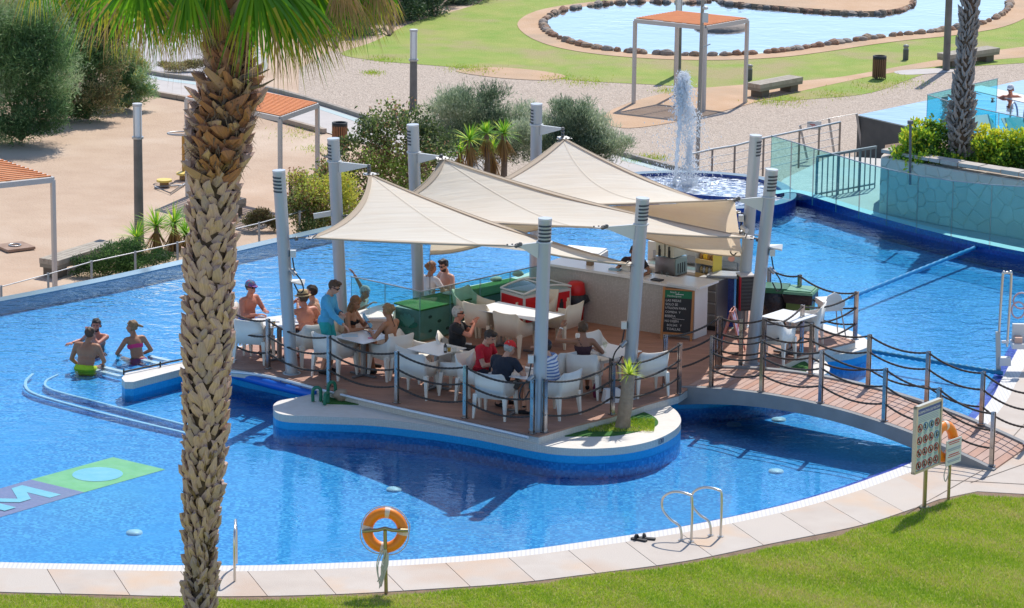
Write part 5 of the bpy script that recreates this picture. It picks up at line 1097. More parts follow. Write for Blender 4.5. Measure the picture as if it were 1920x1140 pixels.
c = G(1097, 572, DZ); b = MB(); b.box(c+Vector((-.05, 0, 1.14)), (.82, .54, .035), -.35); single('cabinet_top', b, mat('counter_white', (.78, .77, .75), .3), 'white slab lying on the tall cabinet', 'slab', c+Vector((0, 0, 1.12)))
# slush machine
c = G(1258, 514, DZ+.9); rz = ra-.05; root = thing('slush_machine', 'two tank slush machine with dark lids on the back counter', 'slush machine', c); R = Matrix.Rotation(rz, 3, 'Z'); lo_ = lambda x, y, z: c+R @ Vector((x, y, z))
b = MB(); b.box(lo_(0, 0, .19), (.46, .46, .38), rz); part('base', b, STEEL, root, True); b = MB(); b.box(lo_(.236, 0, .2), (.012, .4, .32), rz); part('side_panel', b, mat('panel_green', (.34, .44, .42), .5), root, True)
for k in range(4): b = MB(); b.box(lo_(.244, (k-1.5)*.08, .17), (.006, .03, .2), rz); part('vent', b, BLACK, root, True)
for s in (-.115, .115):
    b = MB(); b.box(lo_(s, -.02, .56), (.19, .44, .32), rz); part('tank', b, mat('tank_milky', (.66, .62, .50), .2), root, True)
    b = MB(); R2 = R @ Matrix.Rotation(math.pi/2, 3, 'X'); b.tube([lo_(s, -.2, .53), lo_(s, .18, .53)], .075, 12); part('drum', b, mat('slush', (.66, .62, .5), .4), root, True)
    b = MB(); 
    for i in range(5): a = math.pi*(.15+.7*i/4); b.box(lo_(s, -.02-.2*math.cos(a), .71+.08*math.sin(a)), (.21, .15, .05), R=R @ Matrix.Rotation(-(a-math.pi/2), 3, 'X') if False else R)
    part('lid', b, mat('lid_dark', (.04, .05, .07), .3), root, True)
    b = MB(); b.box(lo_(s, -.25, .47), (.035, .05, .14), rz); b.box(lo_(s, -.27, .56), (.02, .03, .12), rz); part('tap', b, BLACK, root, True)
b = MB(); b.box(lo_(0, -.28, .03), (.44, .14, .04), rz); part('drip_tray', b, BLACK, root, True)
# snack rack
c = G(1328, 522, DZ+.85); rz = ra-.1; R = Matrix.Rotation(rz, 3, 'Z'); lo_ = lambda x, y, z: c+R @ Vector((x, y, z))
root = thing('snack_rack', 'cardboard rack with two shelves of yellow snack bags', 'snack rack', c)
CARD = mat('card_grey', (.55, .56, .56), .7); YEL = mat('snack_yellow', (.75, .50, .04), .5); TAN = mat('card_tan', (.62, .45, .20), .7)
b = MB(); b.box(lo_(0, .15, .34), (.42, .02, .66), rz); part('back_panel', b, CARD, root, True)
for s, m_ in ((-.21, CARD), (.21, mat('side_yellow', (.72, .52, .06), .6))): b = MB(); b.box(lo_(s, 0, .34), (.014, .3, .64), rz); part('side_panel', b, m_, root, True)
for z in (.04, .32): b = MB(); b.box(lo_(0, 0, z), (.40, .3, .02), rz); b.box(lo_(0, -.155, z+.04), (.42, .012, .09), rz); part('shelf', b, TAN, root, True)
rr = random.Random(5)
for z in (.06, .34):
    for k in range(6): b = MB(); b.ell(lo_(-.16+k*.064, -.02+rr.uniform(-.02, .02), z+.10), (.035, .07, .08), n=8, k=5); part('snack_bag', b, (YEL, mat('snack_brown', (.3, .16, .05), .5), mat('snack_clear', (.6, .58, .5), .3))[rr.randrange(3)] if z > .3 else (TAN, CARD)[k % 2], root, True)
# steel drawers and blue column
c = G(1322, 618, DZ); root = thing('steel_drawers', 'steel drawer unit between the bar end and the blue column', 'drawer unit', c); rz = ra+.05; R = Matrix.Rotation(rz, 3, 'Z'); lo_ = lambda x, y, z: c+R @ Vector((x, y, z))
b = MB(); b.box(lo_(.0, .3, .50), (.50, .6, 1.0), rz); part('body', b, STEEL_D, root, True)
for k in range(4): b = MB(); b.box(lo_(0, -.006, .22+k*.235), (.44, .014, .215), rz); part('drawer', b, STEEL, root, True); b = MB(); b.box(lo_(0, -.022, .31+k*.235), (.42, .02, .018), rz); part('drawer_handle', b, mat('handle_pale', (.7, .7, .68), .3, .6), root, True)
b = MB(); b.box(lo_(0, -.004, .05), (.46, .008, .09), rz); part('plinth', b, BLACK, root, True)
c = G(1362, 612, DZ); root = thing('blue_column', 'blue mosaic column with a grey slab top beside the loudspeaker mast', 'column', c)
b = MB(); b.box(c+Vector((0, .2, .50)), (.36, .4, 1.0), ra+.35); part('shaft', b, tile_mat('column_mosaic', (.015, .05, .24), (.04, .09, .36), (.02, .06, .28), .03), root, True); b = MB(); b.box(c+Vector((-.06, .15, 1.02)), (.62, .52, .03), ra+.35); part('slab', b, mat('slab_grey', (.36, .37, .38), .35), root, True)
b = MB(); c = G(1372, 503, 1.5); b.box(c+Vector((0, .2, .14)), (.34, .02, .30), .1); b2 = single('clear_notice', b, glass_mat('notice_clear', (.85, .88, .9), .1), 'clear plastic notice with a red print on the grey slab', 'notice', c)
b = MB(); b.ell(c+Vector((0, .185, .15)), (.07, .006, .06)); part('print', b, mat('print_coral', (.8, .35, .25), .7), b2, True)
# chalkboard
def aframe(name, label, cat, u, v, rz, w, h, frame_m, panel, spread=.34):
    c = G(u, v, DZ); root = thing(name, label, cat, c, rz)
    for s in (-1, 1):
        R = Matrix.Rotation(-s*math.atan2(spread/2, h)*1.0, 3, 'X'); f = lambda x, y, z, s=s, R=R: R @ Vector((x, y, z-h))+Vector((0, 0, h*.985))
        b = MB(); t = .035
        for x in (-w/2+t/2, w/2-t/2): b.bar(f(x, 0, 0), f(x, 0, h), .045, .03, up=(0, 1, 0))
        b.bar(f(-w/2+t, 0, h-.03), f(w/2-t, 0, h-.03), .03, .055, up=(0, 1, 0)); b.bar(f(-w/2+t, 0, .13), f(w/2-t, 0, .13), .03, .055, up=(0, 1, 0)); part('frame', b, frame_m, root)
        b = MB(); b.add([f(-w/2+t, s*.0, .15), f(w/2-t, 0, .15), f(w/2-t, 0, h-.05), f(-w/2+t, 0, h-.05)], [(0, 1, 2, 3)]); part('panel', b, panel, root)
        if s == 1: FR = (R.copy(), f)
    return root, FR
root, (R_, f_) = aframe('chalkboard', 'wooden A-frame chalkboard with a handwritten menu note at the bar end', 'chalkboard', 1271, 634, math.radians(-14), .62, 1.02, mat('chalk_wood', (.45, .20, .07), .6), mat('slate', (.02, .022, .026), .7))
def board_text(root, f, R, s, x, z, size, m, ax='LEFT'):
    me = text_mesh(s, size, 'lettering', ax, .0008); me.materials.append(m); o = bpy.data.objects.new('lettering', me); COL.objects.link(o); o.parent = root
    X = R @ Vector((1, 0, 0)); Y = R @ Vector((0, 0, 1)); Z = X.cross(Y); Mx = Matrix((X, Y, Z)).transposed().to_4x4(); Mx.translation = f(x, -.006, z); o.matrix_local = Mx
CHALK = mat('chalk', (.62, .62, .60), .9)
b = MB(); b.add([f_(-.27, -.003, .82), f_(.27, -.003, .82), f_(.27, -.003, .965), f_(-.27, -.003, .965)], [(0, 1, 2, 3)]); part('green_header', b, mat('header_green', (.01, .16, .07), .7), root)
for s_, x_, z_, sz in (('Snack  y', -.17, .93, .055), ('Hamburguesa', -.22, .855, .05), ('LAS MESAS', -.25, .765, .065), ('SOLO SE', -.25, .69, .065), ('UTILIZAN PARA', -.25, .62, .058), ('COMIDA  Y', -.25, .54, .06), ('BEBIDA', -.25, .46, .065), ('NO DEJEN', -.25, .365, .06), ('BOLSAS   Y', -.20, .285, .06), ('TOALLAS', -.20, .21, .065)): board_text(root, f_, R_, s_, x_, z_, sz, CHALK)
b = MB(); b.bar(f_(-.1, -.005, .415), f_(.14, -.005, .41), .004, .006); b.bar(f_(-.06, -.005, .895), f_(.1, -.005, .893), .004, .014); part('chalk_line', b, CHALK, root)
root, _ = aframe('pavement_sign', 'small red and white A-frame sign seen edge on beside the mast', 'A-frame sign', 1371, 662, math.radians(78), .42, .88, mat('sign_pinkish', (.55, .22, .18), .6), mat('sign_colour', (.55, .6, .66), .6, c2=(.55, .08, .06), ns=9, contrast=2.5, c3=(.05, .22, .5), ns3=5), .5)
# loudspeaker
c = at_z('R2', 1.9); c = G(1397, 617, DZ); root = thing('loudspeaker', 'tall black loudspeaker with red edge on a stand between two masts', 'loudspeaker', c)
top = V(1397, 548, c.y); b = MB(); b.cyl(c, (c.x, c.y, top.z-.3), .035, n=10); part('stand', b, STEEL_D, root, True); b = MB(); b.box(top, (.27, .3, .68), .25); part('cabinet', b, mat('speaker_black', (.018, .02, .024), .55), root, True)
b = MB(); R = Matrix.Rotation(.25, 3, 'Z'); b.box(top+R @ Vector((-.14, -.1, 0)), (.012, .1, .68), .25); part('red_edge', b, mat('speaker_red', (.5, .01, .03), .5), root, True)
for k in range(9): b = MB(); b.box(top+R @ Vector((0, -.153, -.28+k*.07)), (.24, .008, .03), .25); part('grille_bar', b, mat('grille_dark', (.04, .045, .05), .4), root, True)
b = MB(); b.box(top+Vector((0, 0, .36)), (.3, .32, .03), .25); part('top', b, mat('speaker_top', (.55, .5, .46), .5), root, True)
# wheelie bin and bag-covered bin
GRN = mat('bin_green', (.02, .10, .03), .5); GRNL = mat('bin_lid_green', (.12, .30, .17), .45)
c = G(1500, 608, DZ); root = thing('green_bin', 'green wheelie bin with a pale green lid and a bag folded over the rim', 'bin', c)
b = MB(); b.box(c+Vector((0, 0, .30)), (.44, .46, .60), -.3, taper=1.12); part('body', b, mat('bin_olive', (.08, .16, .04), .5), root, True)
b = MB(); b.box(c+Vector((0, 0, .56)), (.56, .58, .20), -.3, taper=1.06); b.v = [tuple(Vector(q)+Vector((1, 1, .5))*.04*mnoise.noise(Vector(q)*5)) for q in b.v]; part('bag', b, BAG, root, True)
b = MB(); b.box(c+Vector((0, 0, .69)), (.60, .62, .05), -.3, taper=.96); b.box(c+Vector((0, 0, .725)), (.5, .5, .025), -.3); part('lid', b, GRNL, root, True)
c = G(1452, 604, DZ); root = thing('covered_bin', 'bin wholly wrapped in a black sack with a dark green lid behind the mast', 'bin', c)
b = MB(); b.lathe(c, [(.20, 0), (.24, .15), (.27, .4), (.29, .62), (.25, .66)], 20); b.v = [tuple(Vector(q)+Vector((1, 1, .5))*.07*mnoise.noise(Vector(q)*4)) for q in b.v]; part('bag', b, BAG, root, True)
b = MB(); b.box(c+Vector((0, 0, .70)), (.56, .54, .10), -.2, taper=.95); part('lid', b, mat('lid_forest', (.01, .12, .04), .4), root, True)

# ------------------------------------------------------------------ pool kit on and round the island
BLUEP = mat('blue_foam', (.005, .12, .55), .35); TEALP = mat('teal_tube', (.02, .22, .38), .3)
P = [G(424, 697, .25), G(500, 718, .25), G(594, 741, .25)]; root = thing('cover_roller', 'fat blue foam tube with small fins lying along the deck front', 'pool roller', P[0])
b = MB(); b.tube(spline(P, 6), .085, 14); part('tube', b, BLUEP, root, True)
for k in range(9): t = (k+.5)/9; q = P[0]+(P[2]-P[0])*t+Vector((0, .02, .10)); b = MB(); b.box(q, (.05, .02, .06), taper=.3); part('fin', b, BLUEP, root, True)
def float_line(label, a, c, r, m, tel=True, wob=.0):
    root = thing('lane_line', label, 'lane line', a); b = MB(); n = 60; pts = []; rs = []
    for i in range(n+1): t = i/n; q = a+(c-a)*t; q = q+Vector((0, wob*math.sin(math.pi*t), .02)); pts.append(q); rs.append(r*(1 if i % 3 else .72))
    b.tube(pts, r, 8, rs=rs); part('float', b, m, root, True)
float_line('straight blue float line across the pool from the high chair to the glass', G(1592, 560, .03), G(1843, 460, .05), .05, mat('float_blue', (.02, .24, .5), .35))
float_line('thin blue float line from the island tip to the pool lift', G(1632, 660, .03), G(1880, 702, .03), .05, TEALP)
GPIPE = mat('green_pipe', (.01, .16, .09), .3)
for k, (u, v, rz, hh) in enumerate(((594, 752, .2, .26), (612, 757, 1.2, .2), (622, 748, .5, .32))):
    c = G(u, v, .28); b = MB(); R = Matrix.Rotation(rz, 3, 'Z'); b.tube(spline([c+R @ Vector((-.07, 0, 0)), c+R @ Vector((-.07, 0, hh*.8)), c+R @ Vector((0, 0, hh)), c+R @ Vector((.07, 0, hh*.8)), c+R @ Vector((.07, 0, 0))], 4), .032, 10)
    single('green_pipe_loop', b, GPIPE, ['green pipe bend nearest the island tip', 'low green pipe bend in front of the taller one', 'tallest green pipe bend beside the small rock'][k], 'pipe', c, 'green pipe bends on the island')
c = G(640, 748, .3); b = MB(); b.ell(c+Vector((0, 0, .06)), (.16, .1, .12), n=10, k=6); b.v = [tuple(Vector(q)*1.0+Vector((.05, .05, .05))*mnoise.noise(Vector(q)*7)) for q in b.v]; single('small_rock', b, ROCKM[1], 'small brown rock beside the green pipe bends', 'rock', c)
me = text_mesh('130', .13, 'depth_mark'); me.materials.append(mat('navy_mark', (.01, .04, .12), .4)); c = G(1245, 829, .2)
o = bpy.data.objects.new('depth_mark', me); COL.objects.link(o); tagit(o, 'dark blue depth figures 130 on the tiled side of the island', 'depth mark')
best = min(range(len(IC)), key=lambda i: (IC[i][0]-c.x)**2+(IC[i][1]-c.y)**2); t = Vector((IC[(best+1) % len(IC)][0]-IC[best-1][0], IC[(best+1) % len(IC)][1]-IC[best-1][1], 0)).normalized(); t = t if t.x > 0 else -t
Mx = Matrix((t, Vector((0, 0, 1)), t.cross(Vector((0, 0, 1))))).transposed().to_4x4(); Mx.translation = Vector((IC[best][0], IC[best][1], .205))+t.cross(Vector((0, 0, 1)))*.014; o.matrix_world = Mx

# ------------------------------------------------------------------ near side: ladders, lifebuoys, signs, sandals
def grab(label, u, v, du, dv, h, kind=0):
    a = G(u, v, .03); d = Vector((du, dv, 0)); root = thing('grab_rail', label, 'grab rail', a, group='steel grab rails at the near pool edge')
    b = MB(); pts = [a, a+Vector((0, 0, h*.86)), a+d*.12+Vector((0, 0, h*.985)), a+d*.62+Vector((0, 0, h)), a+d*.98+Vector((0, 0, h*.86)), a+d*1.02+Vector((0, 0, h*.62)), a+d*.75+Vector((0, 0, h*.42)), a+d*.42+Vector((0, 0, h*.30)), a+d*.34+Vector((0, 0, h*.12)), a+d*.34]
    b.tube(spline(pts, 5), .021, 8); part('tube', b, STEEL, root, True)
    for q in (a, a+d*.34): b = MB(); b.cyl(Vector((q.x, q.y, .028)), Vector((q.x, q.y, .045)), .05, n=14); part('flange', b, STEEL, root, True)
grab('curved steel grab rail nearest the black sandals', 1296, 1016, -.46, .22, .80); grab('curved steel grab rail nearer the big signboard', 1351, 1007, -.46, .20, .80)
a = G(440, 1090, .03); b = MB(); b.tube(spline([a, a+Vector((0, 0, .66)), a+Vector((0, .18, .84)), a+Vector((-.02, .5, .84)), a+Vector((-.03, .75, .6)), a+Vector((-.03, .75, .05))], 5), .021, 8); single('grab_rail', b, STEEL, 'lone steel grab rail right of the big palm trunk', 'grab rail', a)
BUOY = mat('buoy_orange', (.95, .25, .008), .45, coord='o'); BAND = mat('buoy_band', (.80, .62, .52), .6); SGN = mat('sign_post', (.36, .31, .18), .35, .8)
def lifebuoy(label, c, Rm, r=.27, t=.085, bandrot=0):
    root = thing('lifebuoy', label, 'lifebuoy', c, group='orange lifebuoys'); b = MB(); pts = [c+Rm @ Vector((r*math.cos(a), 0, r*math.sin(a))) for a in [2*math.pi*k/40 for k in range(40)]]; b.tube(pts, t, 12, closed=True); part('ring', b, BUOY, root, True)
    for k in range(4):
        a0 = bandrot+k*math.pi/2; b = MB(); b.tube([c+Rm @ Vector((r*math.cos(a0+q), 0, r*math.sin(a0+q))) for q in (-.13, -.05, .05, .13)], t*1.03, 12, caps=False); part('band', b, BAND, root, True)
    b = MB(); pts = []
    for k in range(49): a = 2*math.pi*k/48+bandrot; rr = r+t+.012+.035*abs(math.sin(2*(a-bandrot)))*(1 if math.sin(a) < .3 else .2); pts.append(c+Rm @ Vector((rr*math.cos(a), .0, rr*math.sin(a))))
    b.tube(pts, .008, 5, closed=True); part('grab_line', b, mat('cord', (.62, .56, .48), .8), root, True); return root
c = G(724, 1112, .03); top = V(722, 994, c.y); c2 = V(722, 996, c.y)
lifebuoy('orange lifebuoy hanging on the post at the near lawn', V(722, 994, c.y+.12), Matrix.Rotation(.0, 3, 'Z') @ Matrix.Rotation(-.18, 3, 'X'), bandrot=math.pi/2-.12)
root = thing('lifebuoy_stand', 'greenish steel T-post carrying the orange lifebuoy by the lawn', 'post', c); b = MB(); b.cyl(c, top, .03, n=10); part('post', b, SGN, root, True)
b = MB(); w = .35; b.tube([top+Vector((-w, .02, -.03)), top+Vector((-w*.3, 0, .0)), top+Vector((0, 0, .03)), top+Vector((w*.3, 0, 0)), top+Vector((w, .02, -.01))], .03, 8); part('cross_arm', b, SGN, root, True)
b = MB(); q = top-Vector((0, 0, .3)); r_ = random.Random(2)
for k in range(6): b.tube(spline([q+Vector((r_.uniform(-.06, .02), -.04, 0)), q+Vector((-.08+r_.uniform(-.05, .1), -.05, -.25)), q+Vector((-.06+r_.uniform(-.06, .06), -.04, -.5-r_.random()*.2)), q+Vector((r_.uniform(-.05, .05), -.04, -.3)), q+Vector((.05, -.04, -.05))], 4), .009, 5)
part('rope_coil', b, mat('cord_grey', (.58, .54, .48), .85), root, True)
# big signboard
c = G(1733, 951, .03); rz = math.radians(52); R = Matrix.Rotation(rz, 3, 'Z'); W_, H_ = .78, 1.12; base_z = .68
bx = lambda x, y, z: c+R @ Vector((x, y, z))
root = thing('pool_rules_sign', 'tall framed pool rules board with rows of round pictograms', 'signboard', c)
b = MB(); b.cyl(bx(0, 0, 0), bx(0, 0, base_z), .035, n=12); b.lathe(bx(0, 0, 0), [(.09, 0), (.09, .012), (.04, .014)], 12); part('post', b, SGN, root, True)
b = MB(); b.box(bx(0, 0, base_z+H_/2), (W_, .03, H_), rz); part('board', b, mat('board_pale', (.58, .66, .63), .5), root, True)
b = MB()
for x in (-W_/2, W_/2): b.box(bx(x, 0, base_z+H_/2), (.04, .07, H_+.04), rz)
for z in (0, H_): b.box(bx(0, 0, base_z+z), (W_+.04, .072, .04), rz)
part('frame', b, mat('sign_frame', (.50, .47, .38), .35, .6), root, True)
b = MB(); b.box(bx(0, -.018, base_z+H_-.10), (W_-.06, .006, .11), rz); part('header', b, mat('header_blue', (.04, .09, .32), .5), root, True)
def stext(s, x, z, size, m, rt=root, f=bx, RR=R, y=-.023, ax='CENTER'):
    me = text_mesh(s, size, 'lettering', ax, .0008); me.materials.append(m); o = bpy.data.objects.new('lettering', me); COL.objects.link(o); o.parent = rt
    X = RR @ Vector((1, 0, 0)); Y = Vector((0, 0, 1)); Mx = Matrix((X, Y, X.cross(Y))).transposed().to_4x4(); Mx.translation = f(x, y, z)-Vector(rt.location); o.matrix_local = Mx
stext('NORMATIVA DE PISCINA', 0, base_z+H_-.105, .062, mat('letter_white', (.8, .8, .82), .6))
b = MB()
for k in range(4): b.box(bx(0, -.018, base_z+H_-.185-k*.028), (W_-.16, .004, .010), rz)
part('text_line', b, mat('text_grey', (.35, .40, .48), .7), root, True)
rk = random.Random(4)
for i in range(4):
    for j in range(4):
        x = -.27+j*.18; z = base_z+H_-.37-i*.215; blue = (i, j) in ((0, 1), (0, 2), (1, 3))
        b = MB(); b.tube([bx(x+.066*math.cos(a), -.022, z+.066*math.sin(a)) for a in [2*math.pi*k/18 for k in range(18)]], .0075, 5, closed=True)
        if not blue: b.bar(bx(x-.045, -.023, z+.045), bx(x+.045, -.023, z-.045), .012, .004)
        part('pictogram_ring', b, mat('ring_blue', (.08, .25, .5), .5) if blue else mat('ring_red', (.55, .06, .05), .5), root, True)
        b = MB(); yy = -.019; b.box(bx(x, yy, z-.01), (.02+.02*rk.random(), .004, .06), rz); b.box(bx(x+rk.uniform(-.02, .02), yy-.001, z+.03), (.03, .004, .025), rz); b.box(bx(x+rk.uniform(-.03, .03), yy-.002, z-.02), (.05, .003, .014), rz); part('pictogram', b, mat('ink', (.03, .035, .04), .7), root, True)
        b = MB()
        for q in range(3): b.box(bx(x, -.018, z-.088-q*.017), (.12-.02*q, .004, .008), rz)
        part('caption', b, mat('caption_green', (.25, .42, .42), .7), root, True)
# second sign and lifebuoy
c = G(1781, 936, .03); R = Matrix.Rotation(math.radians(50), 3, 'Z'); rz = math.radians(50); bx2 = lambda x, y, z, c=c, R=R: c+R @ Vector((x, y, z))
root = thing('small_sign', 'small pale notice on a thin post in front of the second lifebuoy', 'sign', c)
b = MB(); b.cyl(bx2(0, .03, 0), bx2(0, .03, 1.0), .028, n=10); part('post', b, SGN, root, True)
b = MB(); b.box(bx2(.02, -.02, .84), (.46, .012, .44), rz); part('board', b, mat('board_pale2', (.66, .68, .66), .5), root, True)
for k, (z, w, h_, m) in enumerate(((1.02, .36, .016, 'ring_red'), (.985, .3, .012, 'ring_red'), (.90, .4, .02, 'text_grey'), (.87, .38, .012, 'text_grey'), (.80, .3, .016, 'ring_red'), (.765, .36, .012, 'ring_red'), (.70, .38, .014, 'text_grey'), (.675, .34, .012, 'text_grey'))): b = MB(); b.box(bx2(.02, -.029, z), (w, .004, h_), rz); part('text_line', b, MATS[m], root, True)
b = MB(); q = bx2(-.05, .05, .62); b.tube(spline([q, q+Vector((-.05, -.03, -.18)), q+Vector((-.02, -.03, -.3)), q+Vector((.03, -.02, -.12)), q+Vector((0, 0, 0))], 4), .01, 5); part('rope_coil', b, mat('cord_grey', (.58, .54, .48), .85), root, True)
lifebuoy('orange lifebuoy behind the small pale notice beside the bridge', bx2(-.03, .14, .99), R @ Matrix.Rotation(-.1, 3, 'X'), bandrot=math.pi/2-.1)
# sandals
SBL = mat('sandal_black', (.02, .02, .022), .6)
for k, (u, v, rz) in enumerate(((1198, 1013, 2.6), (1213, 1011, 2.9))):
    c = G(u, v, .034); R = Matrix.Rotation(rz, 3, 'Z'); root = thing('sandal', ['black sandal lying farther from the grab rails', 'black sandal lying nearer the grab rails'][k], 'sandal', c, group='pair of black sandals at the pool edge')
    b = MB(); b.prism([tuple((c+R @ Vector((x, y, 0)))[:2]) for x, y in ((-.14, -.03), (-.12, -.045), (0, -.035), (.10, -.05), (.14, -.02), (.14, .03), (.09, .05), (0, .035), (-.12, .04), (-.14, .03))], .034, .062); part('sole', b, SBL, root, True)
    b = MB(); b.tube([c+R @ Vector(q) for q in ((.04, -.05, .02), (.05, -.03, .07), (.05, .0, .085), (.05, .03, .07), (.04, .05, .02))], .022, 6); part('strap', b, SBL, root, True)
# pool lift at the right edge
c = G(1872, 698, .03); root = thing('pool_lift', 'steel pool lift with a tall hoop rail and a white seat at the right edge', 'pool lift', c)
t1 = V(1880, 512, c.y); t2 = V(1896, 512, c.y)
b = MB(); b.tube(spline([V(1873, 625, c.y), V(1880, 520, c.y), V(1884, 512, c.y), V(1891, 512, c.y), V(1896, 522, c.y), V(1888, 650, c.y)], 6), .025, 8); part('hoop_rail', b, STEEL, root, True)
b = MB(); b.bar(c, V(1871, 622, c.y), .07, .09); part('upright', b, mat('lift_grey', (.38, .42, .44), .4, .4), root, True)
b = MB(); b.box(V(1884, 677, c.y), (.22, .15, .16)); part('bracket', b, mat('lift_white', (.7, .7, .7), .5), root, True); b = MB(); b.bar(V(1878, 641, c.y), V(1892, 641, c.y), .05); part('clamp', b, mat('lift_white', (.7, .7, .7), .5), root, True)
q = V(1918, 640, c.y+.2); b = MB(); b.box(q+Vector((.05, 0, -.06)), (.55, .4, .10)); b.box(q+Vector((.05, .12, .14)), (.5, .08, .36)); part('seat', b, mat('lift_white', (.7, .7, .7), .5), root, True); b = MB(); b.box(q+Vector((-.1, .02, .03)), (.14, .3, .14)); part('pad', b, mat('pad_peach', (.7, .45, .35), .6), root, True)
b = MB(); b.tube([q+Vector((-.05+.16*math.cos(a), .1, .78+.16*math.sin(a))) for a in [k/12*6.283 for k in range(12)]], .018, 6, closed=True); b.tube([q+Vector((-.12+.13*math.cos(a), .0, .62+.16*math.sin(a))) for a in [k/12*6.283 for k in range(12)]], .018, 6, closed=True); part('grab_loop', b, mat('loop_pink', (.6, .4, .42), .4), root, True)
b = MB(); b.box(q+Vector((.08, .1, .72)), (.12, .1, .3)); part('headrest', b, mat('rest_crimson', (.5, .02, .1), .6), root, True)
# splashing jet
c = G(1266, 347, .12); root = thing('fountain_jet', 'tall white jet of water splashing down into the basin', 'fountain', c); JET = mat('white_water', (.95, .96, .97), .2, transl=.5)
def jet_z(v): return V(1266, v, c.y).z
rj = random.Random(9); b = MB(); pts = []; rs_ = []
for i in range(40):
    t = i/39; z = .12+(jet_z(150)-.12)*t; pts.append(Vector((V(1266+12*t, 300, c.y).x+rj.uniform(-.02, .02), c.y, z))); rs_.append(.03+.02*t+.02*rj.random()+.07*math.exp(-((t-.85)/.1)**2))
b.tube(pts, .1, 8, rs=rs_); part('core', b, JET, root, True)
vs = []; fs = []; ico = [(0, 0, 1), (.9, 0, -.3), (-.45, .8, -.3), (-.45, -.8, -.3)]
for i in range(11000):
    r0 = rj.random()
    if r0 < .45: t = max(.05, 1.0-abs(rj.gauss(0, .2))); z = .12+(jet_z(140)-.12)*t+rj.gauss(0, .05); w = .05+.20*max(0, 1-abs(t-.72)/.6)*(1 if t < .9 else .6); x = V(1278, 300, c.y).x+rj.gauss(0, w*.55); 
    elif r0 < .8: z = .12+(jet_z(200)-.12)*rj.random(); x = V(1292, 300, c.y).x+rj.gauss(.0, .10+.06*math.sin(z*5)); 
    else: z = .12+(jet_z(220)-.12)*rj.random()**2; x = V(1280, 300, c.y).x+rj.gauss(0, .38)
    p = (x, c.y+rj.gauss(0, .12), z); s = rj.choice((.006, .008, .011, .019))*(1.25 if r0 < .3 else 1); o_ = len(vs); vs += [(p[0]+q[0]*s, p[1]+q[1]*s, p[2]+q[2]*s*1.8) for q in ico]; fs += [(o_, o_+1, o_+2), (o_, o_+2, o_+3), (o_, o_+3, o_+1), (o_+1, o_+3, o_+2)]
o = part('spray', np_mesh('spray', vs, fs, JET), None, root, True); o['kind'] = 'stuff'
# ------------------------------------------------------------------ people
def skin(k):
    c = {'fair': ((.60, .33, .23), (.52, .26, .18)), 'tan': (( .42, .19, .10), (.36, .155, .08)), 'red': ((.58, .22, .14), (.50, .18, .11)), 'brown': ((.32, .15, .09), (.27, .12, .07))}[k]
    return mat('skin_'+k, c[0], .5, c2=c[1], ns=5, coord='o', sub=.08)
HAIRM = {k: mat('hair_'+k, c, .6, c2=tuple(x*.55 for x in c), ns=30, coord='o', bump=.006, bs=60) for k, c in (('dark', (.035, .02, .014)), ('brown', (.10, .05, .025)), ('grey', (.50, .46, .42)), ('blond', (.34, .19, .08)), ('ginger', (.28, .12, .04)))}
FAB = lambda n_, c, **k: mat('fabric_'+n_, c, .85, coord='o', bump=.004, bs=25, **k)
LENS = mat('lens_black', (.012, .012, .015), .15); LIP = mat('lips', (.35, .10, .08), .5); EYE = mat('eye_dark', (.03, .02, .015), .4)
def ik(a, c, l1, l2, hint):
    d = c-a; L = d.length; mx = (l1+l2)*.985
    if L > mx: c = a+d*(mx/L); d = c-a; L = mx
    x = (l1*l1-l2*l2+L*L)/(2*L); h = math.sqrt(max(0, l1*l1-x*x)); u = d/L; hp = Vector(hint); hp = (hp-u*hp.dot(u)).normalized(); return a+u*x+hp*h, c
